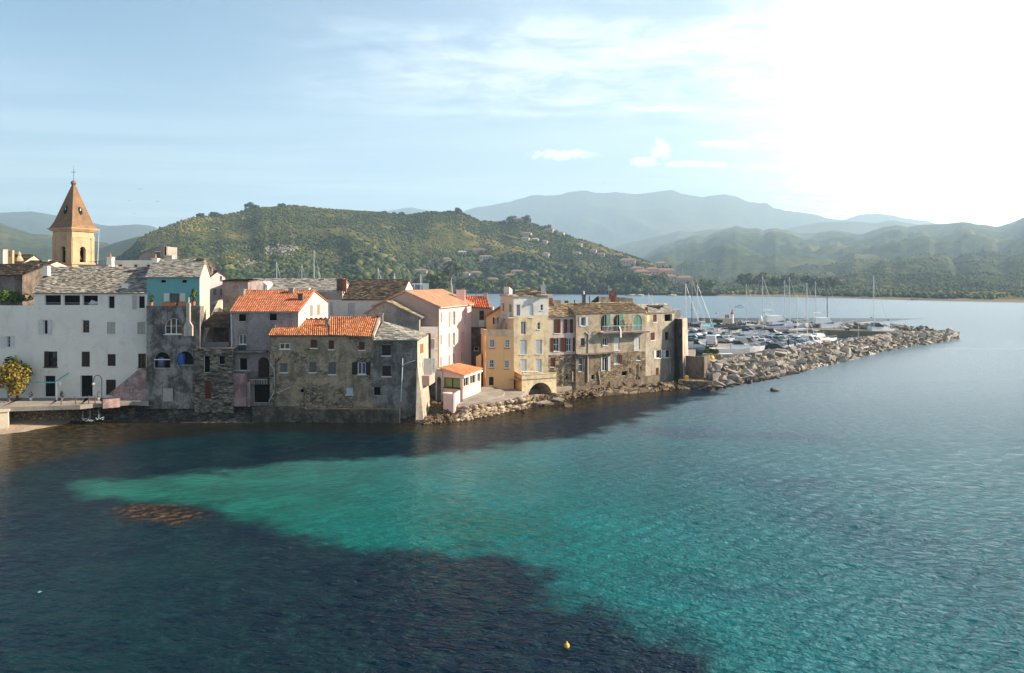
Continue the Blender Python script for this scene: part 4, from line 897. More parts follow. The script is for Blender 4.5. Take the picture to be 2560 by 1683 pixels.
for a, b in zip(q, q[1:]): mb.poly([a, b, b + F.u.to_3d() * .2, a + F.u.to_3d() * .22]); mb.poly([a + V((0, .02, 0)), a + F.u.to_3d() * .22 + V((0, .02, 0)), b + F.u.to_3d() * .2 + V((0, .02, 0)), b + V((0, .02, 0))])
tag(mb.build('towel', M['cloth'], None, loc=q[0]), 'white towel hanging over the balcony railing', 'towel')
chimney(Lr, 1459.5, 738, 763, 106.6, .45, 'grey_render', pots=1, pot_mat='cloth'); chimney(Lr, 1416, 752, 762, 107.2, .5, 'brown_plaster', cap=False); chimney(Lr, 1436.5, 750, 762, 107.4, .12, 'iron', cap=False, name='vent_pipe'); chimney(Lr, 1474, 740, 764, 107.8, .12, 'rust', cap=False, name='vent_pipe')
Ub = empty('roof_block', (13.5, 114, 9), 'grey rendered roof block with brick chimney above the balcony house', 'roof block')
block(Ub, [tuple(XY(1497, 112.5)), tuple(XY(1582.5, 114.5)), tuple(XY(1580, 119)), tuple(XY(1490, 118))], 9.5, [gz(741.5, 112.5), gz(745, 114.5), gz(746, 119), gz(742, 118)], 'grey_render')
mb = MB(); cover(mb, P3(1468, 763, 112.8), P3(1497, 762, 112.5), P3(1497, 741, 112.7), P3(1493, 742, 113), 'slate', .4, .3); mb.build('roof', M['slate_dark'], Ub)
mb = MB(); x = gx(1532, 112.3); mb.box((x, 112.2, gz(753, 112.2)), (.55, .5, 1.3)); mb.box((x, 112.2, gz(742, 112.2)), (1.0, .6, .5)); mb.box((x - .38, 112.2, gz(734, 112.2)), (.3, .55, .7)); mb.box((x + .38, 112.2, gz(734, 112.2)), (.3, .55, .7)); mb.build('chimney', M['brick'], Ub)
# ---- end house and dark pier tower
F = Fac(XY(1613, 107.1), XY(1686, 112)); ze = 9.95
specs = [D_(c='B3', r=(1527, 452, 1573, 550), st='closed', shut='brown_wood'), D_(c='B3', r=(1677, 447, 1772, 543), st='hole', sill=False), D_(c='B3', r=(1494, 687, 1548, 787), st='closed', shut='brown_wood'), D_(c='B3', r=(1682, 677, 1735, 775), st='casement', frame='brown_wood', cols=2, rows=1),
         D_(c='B3', r=(1568, 917, 1628, 1022), st='dark', left=('B3', 1534, 1566, 970), right=('B3', 1630, 1645, 970)), D_(c='B3', r=(1690, 912, 1755, 1015), st='dark', left=('B3', 1656, 1688, 965)), D_(c='B3', r=(1563, 1145, 1602, 1270), st='closed', shut='brown_wood', sill=False, name='door')]
Eh, Er = ghouse('end_house', 'grey-beige house at the end of the row with shallow slate roof', F, .4, ze, (-1.2, 7), (-1.0, 6), gz(765, 111.5), 9.8, 'end_wall', 'slate_grey', 'slate', specs)
facbox(Eh, F, 'B3', 1445, 460, 1478, 545, .0, .03, 'orange_wall', 'faded_panel'); pipe(Eh, F, [('B3', 1735, 1035), ('B3', 1745, 1215)], .05)
chimney(Er, 1616, 768, 784, 107.6, .35, 'brick', cap=False); chimney(Er, 1635, 763, 768, 112, 2.2, 'grey_render', cap=False, name='roof_hatch')
mb = MB()
for i in range(9): q = P3(1585 + i * 5.2, 765 + i * .4, 111.5); mb.tube(q, q + V((.05, .5, .1)), .13, .12, 7)
mb.build('ridge_tiles', M['tile_red'], Er)
mb = MB(); q = P3(1691, 785, 113); mb.box((q.x, q.y + .6, gz(787, 113)), (1.1, 1.6, 1.5)); mb.build('roof_cabin', M['old_white'], Eh)
Dt = empty('pier_tower', (23.4, 111.5, 0), 'blind tower wall with dark shaded face and pale sunlit side at the end of the row', 'tower')
c0, cl, crr = V((23.43, 110)), V((22.6, 113.6)), V((24.8, 113.2)); zt = gz(798, 110); bk = cl + (crr - c0)
mb = MB(); bat = .35
def q3(p, z, k=0): return (p.x + (p.x - 23.7) * k * .25, p.y - k * .25 * (113 - p.y), z)
for a, b, m in ((cl, c0, 0), (c0, crr, 1), (crr, bk, 1), (bk, cl, 0)): mb.poly([q3(a, -.3, 1), q3(b, -.3, 1), q3(b, zt), q3(a, zt)], m, .5)
mb.poly([q3(cl, zt), q3(c0, zt), q3(crr, zt), q3(bk, zt)], 1); mb.build('wall', [M['tower_shade_face'], M['pale_tower']], Dt)
FD = Fac(c0, crr); windows(Dt, FD, [D_(c='B3', r=(1946, 650, 1960, 765), st='proud', shut='orange_wood'), D_(c='B3', r=(1935, 920, 1950, 1000), st='proud', shut='brown_wood')])
FDL = Fac(cl, c0); mb = MB()
for u in (1.1, 2.5): fbox(mb, FDL, u - .12, u + .12, 0, zt - .02, 0, .14)
for z in np.arange(1, zt - .6, .5): fbox(mb, FDL, 1.22, 2.38, float(z), float(z) + .05, .02, .07)
mb.build('ladder_rail', M['tower_shade_face'], Dt)
# ================================================================== BEHIND THE FRONT ROW
# church tower
ct = empty('church_tower', (-64.9, 120, 8), 'ochre stone bell tower with pyramid spire, ball and cross', 'bell tower')
th = math.radians(20.6); L_ = 3.86; c0 = V((-64.9, 118)); a_ = V((-math.cos(th), math.sin(th))); b_ = V((math.sin(th), math.cos(th)))
cl, cr = c0 + a_ * L_, c0 + b_ * L_; cb = cl + b_ * L_; cen = (cl + cr) / 2
zc = gz(578, 119.5); Fl, Fr = Fac(cl, c0), Fac(c0, cr)
hl = windows(ct, Fl, [D_(c='A1', r=(560, 800, 610, 955), st='hole', arch=True, sill=False, name='belfry_opening')]); hr = windows(ct, Fr, [D_(c='A1', r=(742, 805, 797, 955), st='hole', arch=True, sill=False, name='belfry_opening')])
mb = MB(); wall(mb, Fl, 0, L_, 6, zc, hl, .5); wall(mb, Fr, 0, L_, 6, zc, hr, .5)
for p, q in ((cr, cb), (cb, cl)): mb.poly([(*p, 6), (*q, 6), (*q, zc), (*p, zc)])
def ring(mb, z0, z1, e, m=0):
    f = L_ / 2 + e
    pts = [cen - (a_ + b_) * f, cen + (b_ - a_) * f, cen + (a_ + b_) * f, cen + (a_ - b_) * f]
    mb.hexa([(*p, z0) for p in pts], [(*p, z1) for p in pts], m)
zA = gz(657, 119)
ring(mb, zA - .25, zA - .02, .16); ring(mb, gz(594, 119), gz(591, 119), .06)
for Fx in (Fl, Fr):
    for u in (.28, L_ - .28): fbox(mb, Fx, u - .27, u + .27, zA, gz(594, 119), 0, .09); fbox(mb, Fx, u - .32, u + .32, gz(598, 119), gz(594, 119), 0, .14)
    zz = gz(625, 119); fbox(mb, Fx, .56, L_ / 2 - .5, zz - .06, zz + .06, 0, .05); fbox(mb, Fx, L_ / 2 + .5, L_ - .56, zz - .06, zz + .06, 0, .05)
mb.build('shaft', M['church'], ct)
mb = MB(); ring(mb, zc - .02, zc + .15, .25); ring(mb, zc + .15, zc + .3, .42); ring(mb, zc + .3, zc + .42, .55); mb.build('cornice', M['church'], ct)
mb = MB(); z1 = zc + .42; za = gz(463, 120.5); levels = [(L_ / 2 + .35, z1), (L_ / 2 + .1, z1 + .5), (L_ / 2 - .12, z1 + 1.0), (.18, za)]
for (f0, q0), (f1, q1) in zip(levels, levels[1:]):
    A = [cen - (a_ + b_) * f0, cen + (b_ - a_) * f0, cen + (a_ + b_) * f0, cen + (a_ - b_) * f0]; B = [cen - (a_ + b_) * f1, cen + (b_ - a_) * f1, cen + (a_ + b_) * f1, cen + (a_ - b_) * f1]
    for i in range(4): j = (i + 1) % 4; mb.poly([(*A[i], q0), (*A[j], q0), (*B[j], q1), (*B[i], q1)])
sp = mb.build('spire', M['church_roof'], ct)
for d, (px, py) in ((-b_, (167, 525)), (-a_, (196.3, 526))):     # oval lights
    t_ = (gz(py, 119) - levels[2][1]) / (za - levels[2][1]); f = levels[2][0] + (.18 - levels[2][0]) * t_
    e = a_ if d == -b_ else b_
    base = cen + d * (f + .03); mb = MB(); r1, r2 = [], []
    for i in range(16):
        an = i / 16 * 6.283; h = math.sin(an) * .62; w = math.cos(an) * .34; sl = (levels[2][0] - .18) / (za - levels[2][1])
        p = base + e * w - d * h * sl; q = base + e * w * .68 - d * h * .76 * sl - d * .02
        r1.append(V((*p, gz(py, 119) + h))); r2.append(V((*q, gz(py, 119) + h * .76)))
    for i in range(16): j = (i + 1) % 16; mb.poly([r1[i], r1[j], r2[j], r2[i]], 0)
    mb.poly(r2, 1); mb.poly([p + V((*(-d), 0)) * .0 + (r1[0] - r1[0]) for p in r1][::-1], 1)
    mid = sum((x for x in r2), V((0, 0, 0))) / 16; ee = V((e.x, e.y, 0)); dd = V((d.x, d.y, 0)) * .01
    mb.poly([mid + dd + ee * .02 + V((0, 0, -.32)), mid + dd + ee * .16 + V((0, 0, -.2)), mid + dd + ee * .1 + V((0, 0, .3)), mid + dd - ee * .02 + V((0, 0, .36))], 2)
    mb.build('oval_light', [M['church'], M['black'], M['cloth']], sp)
mb = MB(); mb.lathe((cen.x, cen.y, za - .1), [(.15, 0), (.3, .15), (.42, .4), (.3, .68), (.1, .8), (.05, .9)], 14); mb.build('ball', M['church_roof'], ct)
mb = MB(); zz = za + .7; mb.tube((*cen, zz), (*cen, zz + 1.7), .03); mb.tube((cen.x - .4, cen.y, zz + 1.25), (cen.x + .4, cen.y, zz + 1.25), .026); mb.tube((*cen, zz + 1.7), (*cen, zz + 2.3), .012); mb.build('cross', M['iron'], ct)
for Fx, u in ((Fr, Fr.hit(206, 640)[0]), (Fl, Fl.hit(157, 640)[0])):
    mb = MB(); q = Fx.pt(u, gz(640, 119), -.75); mb.lathe((q.x, q.y, q.z - .5), [(.42, 0), (.34, .12), (.26, .45), (.2, .7), (.05, .82)], 12); mb.build('bell', M['rust'], ct)
mb = MB(); q = P3(244, 660, 117); mb.tube(q, (q.x + .2, q.y, gz(572, 117)), .06, .04); tag(mb.build('flagpole', M['white_iron'], None, loc=q), 'thin pale pole standing right of the bell tower', 'pole')
# far-left roofs
def simple(name, label, px0, px1, Y, pe, pr, depth, wm, rm, z0=6, shift=0, kind='slate', cat='house', Y1=None, zb=None, **k):
    F = Fac(XY(px0, Y), XY(px1, Y1 or Y)); zz = gz(pr, Y + depth / 2)
    return ghouse(name, label, F, z0, gz(pe, Y), (shift, depth), (shift, depth), zz, zb or gz(pe, Y), wm, rm, kind, cat=cat, **k)[:2]
b, r = simple('slate_roofed_house', 'dark walled house with mossy brown slate roof left of the white house', -70, 56, 97, 690, 664, 9, 'brown_plaster', 'slate_dark', shift=1.0); chimney(r, 91, 664, 676, 101, .6, 'gable_render')
b, r = simple('chapel_roof', 'old chapel with dark roof and small bellcote at the left edge', -80, 30, 108, 676, 640, 9, 'cream_plaster', 'slate_dark', shift=.5)
chimney(r, 4, 626, 660, 108.5, 1.0, 'cream_plaster')
mb = MB(); f = Fac(XY(18, 109), XY(31, 109)); R = (.2, .42, gz(640, 109), gz(630, 109), .11); wall(mb, f, 0, f.L, gz(660, 109), gz(624, 109), [(f.L * .3, f.L * .7, gz(642, 109), gz(628, 109), .2)], .35); fbox(mb, f, 0, f.L, gz(660, 109), gz(643, 109), -.4, -.01); fbox(mb, f, 0, f.L * .29, gz(643, 109), gz(626, 109), -.4, -.01); fbox(mb, f, f.L * .71, f.L, gz(643, 109), gz(626, 109), -.4, -.01); mb.build('bellcote', M['church'], b)
b, r = simple('gabled_church', 'cream gabled church front with carved finials at the left', 2, 70, 104, 683, 655, 8, 'cream_plaster', 'slate_dark', shift=3.0)
mb = MB(); q = P3(48, 653, 106); mb.lathe((q.x, q.y, q.z), [(.5, 0), (.45, .3), (.2, .7), (.25, .9), (.05, 1.3)], 8); mb.build('finial', M['church'], b)
b, r = simple('low_tiled_house', 'low house with thin red tiled roof beside the bell tower', 74, 112, 108, 674, 666, 6, 'old_white', 'tile_red', kind='tile'); chimney(r, 117, 652, 664, 108, .8, 'white_plaster')
Wp = empty('white_parapet', (-45, 97, 12), 'white roof-terrace parapet with drain spouts behind the white house', 'parapet')
F = Fac(XY(280, 97), XY(388, 97)); mb = MB(); fbox(mb, F, 0, F.L, 12, gz(651, 97), -.3, 0); mb.build('wall', M['white_plaster'], Wp)
mb = MB()
for px in (302, 340, 372): fbox(mb, F, F.hit(px, 665)[0] - .15, F.hit(px, 665)[0] + .15, gz(668, 97), gz(662, 97), 0, .12)
mb.build('spout', M['iron'], Wp)
chimney(Wp, 276, 645, 675, 95.5, .7, 'white_plaster', pots=1, taper=.8); chimney(Wp, 281, 645, 660, 97.2, .4, 'white_plaster', cap=False)
Cp = empty('concrete_parapet', (-49, 96, 13), 'grey concrete terrace wall with thin railing under the bell tower', 'parapet'); F = Fac(XY(196, 94.5), XY(271, 94.5)); mb = MB(); fbox(mb, F, 0, F.L, 13, gz(663, 94.5), -2.5, 0); mb.build('wall', M['concrete'], Cp)
mb = MB(); z0, z1 = gz(663, 94.5), gz(654, 94.5); a = F.hit(222, 660)[0]; b2 = F.hit(250, 660)[0]
mb.tube(F.pt(a, z1, -.1), F.pt(b2, z1, -.1), .02); [mb.tube(F.pt(a + (b2 - a) * i / 6, z0, -.1), F.pt(a + (b2 - a) * i / 6, z1, -.1), .015, None, 5) for i in range(7)]; mb.build('railing', M['iron'], Cp)
Mh = empty('lean_to_house', (-46, 106, 12), 'cream house with a single sloping roof line behind the white parapet', 'house')
F = Fac(XY(347, 105), XY(411, 105)); mb = MB(); mb.poly([F.pt(0, 11), F.pt(F.L, 11), F.pt(F.L, gz(616, 105)), F.pt(F.L * .9, gz(616, 105)), F.pt(0, gz(637, 105))], 0, .5); mb.poly([F.pt(F.L, 11), F.pt(F.L, 11, -4), F.pt(F.L, gz(616, 105), -4), F.pt(F.L, gz(616, 105))], 0, .5); fbox(mb, F, F.L - .5, F.L, 15, gz(615, 105), -.6, .05)
mb.build('wall', M['gable_render'], Mh); windows(Mh, F, [D_(c='A1', r=(1445, 855, 1490, 935), st='proud', shut='grey_wood')])
mb = MB(); cover(mb, F.pt(-.1, gz(637, 105), .1), F.pt(F.L - .6, gz(616.5, 105), .1), F.pt(F.L - .6, gz(616.5, 105), -5), F.pt(-.1, gz(637, 105), -5), 'slate', .5, .5); rr = mb.build('roof', M['slate_grey'], Mh); chimney(rr, 425, 641, 654, 104, .9, 'cream_plaster')
Pn = empty('narrow_pink_house', (-37, 100, 8), 'narrow pink gabled house with grey shutters behind the teal house', 'house')
F = Fac(XY(520, 100), XY(563, 101.5)); ap = F.hit(545.5, 678)
mb = MB(); mb.poly([F.pt(0, 6), F.pt(F.L, 6), F.pt(F.L, gz(690, 101)), F.pt(*ap), F.pt(0, gz(697, 100))], 0, .5); mb.poly([F.pt(F.L, 6), F.pt(F.L, 6, -6), F.pt(F.L, gz(690, 101), -6), F.pt(F.L, gz(690, 101))], 0, .5); mb.build('wall', M['pale_pink'], Pn)
windows(Pn, F, [D_(c='A4', r=(1078, 567, 1117, 665), st='proud', shut='sage_wood'), D_(c='A4', r=(1172, 567, 1205, 665), st='proud', shut='sage_wood'), D_(c='A4', r=(1078, 790, 1117, 870), st='proud', shut='sage_wood'), D_(c='A4', r=(1172, 790, 1203, 865), st='proud', shut='sage_wood'), D_(c='A4', r=(1176, 392, 1200, 450), st='proud', shut='brown_wood')])
mb = MB(); pk = F.pt(ap[0], ap[1] + .1, .15); bk = F.n.to_3d() * -6
for e in (F.pt(-.2, gz(698, 100), .15), F.pt(F.L + .2, gz(691, 101), .15)): cover(mb, e, e + bk, pk + bk, pk, 'slate', .4, .35)
rr = mb.build('roof', M['slate_dark'], Pn); chimney(rr, 526, 670, 690, 100.5, .5, 'rose_wall', pots=1)
Gw = empty('blotched_house', (-33, 98, 8), 'grey plaster house with two faded red blotches behind the orange roof', 'house')
F = Fac(XY(556, 98), XY(620, 98)); mb = MB(); wall(mb, F, 0, F.L, 6, gz(703, 98), []); mb.poly([F.pt(F.L, 6), F.pt(F.L, 6, -6), F.pt(F.L, gz(703, 98), -6), F.pt(F.L, gz(703, 98))]); mb.build('wall', M['lilac_wall'], Gw)
for x in (1262, 1392):
    u, z = F.hit(*cp('A4', x, 545)); mb = MB(); mb.poly([F.pt(u + math.cos(i * .449) * .36, z + math.sin(i * .449) * .27, .012) for i in range(14)]); mb.build('red_blotch', M['rose_wall'], Gw)
mb = MB(); cover(mb, F.pt(-.2, gz(702, 98), .2), F.pt(F.L + .2, gz(702, 98), .2), F.pt(F.L, gz(699, 101), -4), F.pt(0, gz(699, 101), -4), 'slate', .4, .4); mb.build('roof', M['slate_dark'], Gw)
b, r = simple('long_slate_house', 'long low house with wide grey slate roof and white dormer', 600, 838, 104, 735, 700, 11, 'old_white', 'slate_grey', z0=6, shift=.2, sx=.42, sy=.34)
dm = MB(); f = Fac(XY(647, 104.5), XY(668, 104.5)); dm.poly([f.pt(0, gz(733, 104.5)), f.pt(f.L, gz(733, 104.5)), f.pt(f.L, gz(713, 104.5)), f.pt(f.L / 2, gz(705, 104.5)), f.pt(0, gz(713, 104.5))]); dm.poly([f.pt(f.L, gz(733, 104.5)), f.pt(f.L, gz(715, 104.5), -3.4), f.pt(f.L, gz(713, 104.5), -3.4), f.pt(f.L, gz(713, 104.5))])
dm.poly([f.pt(0, gz(713, 104.5)), f.pt(0, gz(713, 104.5), -3.4), f.pt(f.L / 2, gz(705, 104.5), -3.6), f.pt(f.L / 2, gz(705, 104.5), .1)]); dm.poly([f.pt(f.L + .1, gz(714, 104.5), .1), f.pt(f.L + .1, gz(714, 104.5), -3.4), f.pt(f.L / 2, gz(704.5, 104.5), -3.6), f.pt(f.L / 2, gz(704.5, 104.5), .1)])
do = dm.build('dormer', M['white_plaster'], r); window(do, f, (f.L * .2, f.L * .8, gz(731, 104.5), gz(716, 104.5)), 'proud')
chimney(r, 766, 722, 735, 104.6, .8, 'white_plaster', cap=True); chimney(r, 775, 697, 704, 109.6, .5, 'gable_render', cap=False); chimney(r, 806, 697, 706, 109, .6, 'gable_render', cap=False)
F = Fac(XY(856, 100), XY(1000, 100))
Nh, Nr = ghouse('dark_slate_house', 'white house with dark brown slate roof and louvred shutters', F, 6, gz(750, 100), (.6, 10), (.9, 10), gz(702, 105), gz(740, 110), 'white_plaster', 'slate_dark', 'slate', [D_(c='A6', r=(947, 320, 1020, 440), st='closed')], sx=.4, sy=.3)
F2 = Fac(XY(812, 100), XY(856, 100)); hs = windows(Nh, F2, [D_(c='A6', r=(765, 312, 792, 445), st='closed')]); mb = MB(); wall(mb, F2, 0, F2.L, 6, gz(750, 100), hs); mb.build('side_wing', M['white_plaster'], Nh)
mb = MB(); fbox(mb, F2, -1.1, F2.L, gz(749, 100), gz(728, 100), -.4, .05); mb.build('parapet', M['concrete'], Nh)
chimney(Nr, 851, 698, 735, 102, .8, 'brown_plaster', pots=1, pot_mat='brick'); chimney(Nr, 862, 700, 730, 101.4, .45, 'brick', cap=True)
# ================================================================== SETTING: sea, land, hills, sky, sun, air
SUN_AZ, SUN_EL = math.radians(1.5), math.radians(28)
sdir = V((math.cos(SUN_EL) * math.cos(SUN_AZ), math.cos(SUN_EL) * math.sin(SUN_AZ), math.sin(SUN_EL)))
def fbm(x, y, z=0.0, o=5): return mnoise.fractal(V((x, y, z)), 1.0, 2.1, o)
def interp(prof, x): return float(np.interp(x, [p[0] for p in prof], [p[1] for p in prof]))
# ---- sea
def G(px, py): Y = gY(py, 0); return (gx(px, Y), Y)
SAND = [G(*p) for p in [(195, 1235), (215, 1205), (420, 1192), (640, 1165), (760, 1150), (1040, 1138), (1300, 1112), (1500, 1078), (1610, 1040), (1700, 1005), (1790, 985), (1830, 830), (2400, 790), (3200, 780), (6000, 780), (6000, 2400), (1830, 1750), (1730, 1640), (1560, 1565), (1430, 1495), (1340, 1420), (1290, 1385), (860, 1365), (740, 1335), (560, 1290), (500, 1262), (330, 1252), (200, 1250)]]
REEF = [G(*p) for p in [(290, 1272), (340, 1262), (470, 1268), (520, 1290), (440, 1315), (330, 1300)]]
WEED = [G(*p) for p in [(1780, 1165), (1900, 1165), (2060, 1205), (2280, 1320), (2700, 1450), (2700, 1600), (2420, 1530), (2200, 1420), (2020, 1330), (1900, 1255), (1800, 1215)]]
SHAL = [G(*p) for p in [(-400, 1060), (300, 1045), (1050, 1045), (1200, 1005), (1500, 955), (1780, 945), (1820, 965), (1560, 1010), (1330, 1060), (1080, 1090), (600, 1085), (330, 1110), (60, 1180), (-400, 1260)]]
rows = [4, 8, 14, 19] + [gY(py, 0) for py in np.arange(1800, 822, -2.4)] + [float(v) for v in np.geomspace(240, 700, 30)] + [800, 950, 1200, 1600, 2500, 4500, 8000, 14000]
cols = [-9000, -5000, -3000, -1500, -800, -400] + list(np.arange(-160, 2720, 5.5)) + [2800, 3000, 3400, 4200, 6000, 9000, 14000]
nc, nr = len(cols), len(rows)
Yg, Pg_ = np.meshgrid(np.array(rows, float), np.array(cols, float), indexing='ij'); Xg = (Pg_ - 1280) / F_PX * Yg
rw = np.random.default_rng(11); Zg = np.zeros_like(Xg); wind = math.radians(-78)
dYg = np.gradient(Yg, axis=0); dXg = np.gradient(Xg, axis=1); cell = np.maximum(np.abs(dYg), np.abs(dXg))
calm = np.clip((Xg + 26) / 34, 0, 1); calm = .34 + .66 * calm * calm * (3 - 2 * calm)
gust = .75 + .25 * np.sin(Xg * .11 + 1.3 * np.sin(Yg * .07)) * np.sin(Yg * .13 + Xg * .05)
for i in range(64):
    lam = .36 * (5.5 ** rw.random()); k = 2 * math.pi / lam; th = wind + rw.normal(0, .62)
    amp = .0060 * lam ** .85 * (.6 + .8 * rw.random())
    fade = np.clip((lam / np.maximum(cell, .01) - 2.2) / 2.5, 0, 1)
    ph = k * (Xg * math.cos(th) + Yg * math.sin(th)) + rw.random() * 6.283 + 1.2 * np.sin(Xg * .23 * rw.random() + Yg * .31 * rw.random())
    Zg += amp * fade * (np.sin(ph) + .22 * np.cos(2 * ph))
Zg *= calm * gust * np.clip((400 - Yg) / 200, 0, 1) * (np.abs(Pg_ - 1280) < 1450)
vs = np.stack([Xg, Yg, Zg], -1).reshape(-1, 3)
q_ = (np.arange(nr - 1)[:, None] * nc + np.arange(nc - 1)[None]).reshape(-1); fq = np.stack([q_, q_ + 1, q_ + nc + 1, q_ + nc], -1).astype(np.int32)
me = bpy.data.meshes.new('sea'); me.vertices.add(len(vs)); me.vertices.foreach_set('co', vs.reshape(-1)); me.loops.add(fq.size); me.polygons.add(len(fq))
me.loops.foreach_set('vertex_index', fq.reshape(-1)); me.polygons.foreach_set('loop_start', np.arange(0, fq.size, 4, dtype=np.int32)); me.update(calc_edges=True)
me.polygons.foreach_set('use_smooth', [True] * len(fq))
def sd_np(X, Y, poly):
    d = np.full(X.shape, 1e9); ins = np.zeros(X.shape, bool); n = len(poly)
    for i in range(n):
        x0, y0 = poly[i]; x1, y1 = poly[(i + 1) % n]; ex, ey = x1 - x0, y1 - y0
        t_ = np.clip(((X - x0) * ex + (Y - y0) * ey) / (ex * ex + ey * ey + 1e-9), 0, 1); d = np.minimum(d, np.hypot(X - x0 - t_ * ex, Y - y0 - t_ * ey))
        ins ^= ((y0 > Y) != (y1 > Y)) & (X < (x1 - x0) * (Y - y0) / (y1 - y0 + 1e-9) + x0)
    return np.where(ins, d, -d)
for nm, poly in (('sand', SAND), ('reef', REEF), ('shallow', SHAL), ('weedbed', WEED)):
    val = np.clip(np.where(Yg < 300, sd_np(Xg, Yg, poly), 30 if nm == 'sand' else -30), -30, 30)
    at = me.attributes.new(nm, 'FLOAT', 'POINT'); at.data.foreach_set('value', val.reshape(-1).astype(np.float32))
sea = bpy.data.objects.new('sea', me); COL.objects.link(sea); tag(sea, kind='structure')
m, t, b = new_mat('sea_water'); me.materials.append(m)
pos = t.pos(); xy = t.vm('MULTIPLY', pos, (1, 1, 0))
wn = t.m('SUBTRACT', t.noise(xy, .22, 8, .66), .5)
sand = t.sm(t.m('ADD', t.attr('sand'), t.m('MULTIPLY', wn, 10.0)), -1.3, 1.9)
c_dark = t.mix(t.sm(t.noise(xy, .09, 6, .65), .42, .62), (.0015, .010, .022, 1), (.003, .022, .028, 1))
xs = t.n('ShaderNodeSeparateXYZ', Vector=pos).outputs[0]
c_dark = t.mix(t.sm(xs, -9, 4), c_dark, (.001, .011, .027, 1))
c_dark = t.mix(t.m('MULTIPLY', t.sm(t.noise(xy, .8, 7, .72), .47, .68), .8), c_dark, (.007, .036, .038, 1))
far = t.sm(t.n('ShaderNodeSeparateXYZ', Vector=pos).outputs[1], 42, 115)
c_sand = t.mix(t.sm(t.noise(xy, .12, 5, .6), .35, .68), (.0015, .105, .096, 1), (.003, .16, .165, 1))
c_sand = t.mix(t.m('SUBTRACT', 1.0, t.sm(xs, -22, 2)), c_sand, t.mix(t.sm(t.noise(xy, .3, 6, .65), .4, .62), (.001, .082, .055, 1), (.003, .135, .098, 1)))
c_sand = t.mix(t.m('MULTIPLY', t.sm(t.noise(xy, .9, 5, .65), .5, .7), .35), c_sand, (.004, .075, .075, 1))
xs = t.n('ShaderNodeSeparateXYZ', Vector=pos).outputs[0]
deep = t.sm(t.m('ADD', xs, t.m('MULTIPLY', t.m('SUBTRACT', t.noise(xy, .045, 6, .6), .5), 40.0)), -6, 20)
c_sand = t.mix(t.m('MULTIPLY', deep, .75), c_sand, (.010, .095, .13, 1))
patch = t.sm(t.noise(t.vm('MULTIPLY', xy, (.55, 1, 1)), .075, 6, .62), .53, .63)
c_sand = t.mix(t.m('MULTIPLY', t.m('MULTIPLY', patch, t.sm(xs, 3, 16)), .85), c_sand, (.008, .035, .085, 1))
c_sand = t.mix(t.m('MULTIPLY', t.sm(t.m('ADD', t.attr('weedbed'), t.m('MULTIPLY', wn, 14.0)), -2.5, 4.5), .45), c_sand, (.004, .040, .075, 1))
c_sand = t.mix(far, c_sand, (.15, .225, .28, 1))  # sky reflection on distant water painted in as a pale base colour
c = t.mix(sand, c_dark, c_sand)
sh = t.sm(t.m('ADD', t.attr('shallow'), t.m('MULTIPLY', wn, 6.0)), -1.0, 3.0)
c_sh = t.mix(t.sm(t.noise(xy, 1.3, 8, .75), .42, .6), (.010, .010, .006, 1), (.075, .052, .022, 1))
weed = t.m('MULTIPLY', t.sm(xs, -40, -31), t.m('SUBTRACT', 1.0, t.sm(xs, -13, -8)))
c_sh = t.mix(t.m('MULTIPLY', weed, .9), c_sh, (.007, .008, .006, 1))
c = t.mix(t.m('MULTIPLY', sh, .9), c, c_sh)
rf = t.sm(t.m('ADD', t.attr('reef'), t.m('MULTIPLY', wn, 3.0)), -.9, .7)
c = t.mix(rf, c, t.mix(t.sm(t.noise(xy, 1.6, 6, .7), .46, .64), (.012, .010, .007, 1), (.13, .075, .035, 1)))
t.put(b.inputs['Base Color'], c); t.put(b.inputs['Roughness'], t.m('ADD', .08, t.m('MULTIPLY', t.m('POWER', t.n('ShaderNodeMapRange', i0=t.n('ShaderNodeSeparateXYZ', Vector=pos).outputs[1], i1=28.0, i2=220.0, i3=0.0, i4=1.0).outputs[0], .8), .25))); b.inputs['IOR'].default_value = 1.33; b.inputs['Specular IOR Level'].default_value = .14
v1 = t.vm('MULTIPLY', t.n('ShaderNodeVectorRotate', {'rotation_type': 'Z_AXIS'}, Vector=xy, Angle=.22).outputs[0], (.6, 1.4, 1))
n1 = t.noise(v1, .6, 3, .5, .5); n2 = t.noise(v1, 1.9, 4, .6, .4); n3 = t.noise(xy, 5.5, 2, .5)
hgt = t.m('ADD', t.m('ADD', t.m('MULTIPLY', n1, .12), t.m('MULTIPLY', n2, .20)), t.m('MULTIPLY', n3, .06))
calm = t.m('ADD', t.m('MULTIPLY', t.sm(xs, -22, 6), .62), .38)
hgt = t.m('MULTIPLY', hgt, calm)
bp = t.n('ShaderNodeBump', Strength=1.0, Distance=1.25, Height=hgt).outputs[0]
t.put(b.inputs['Normal'], bp)
SEA_NODES = (t, b)
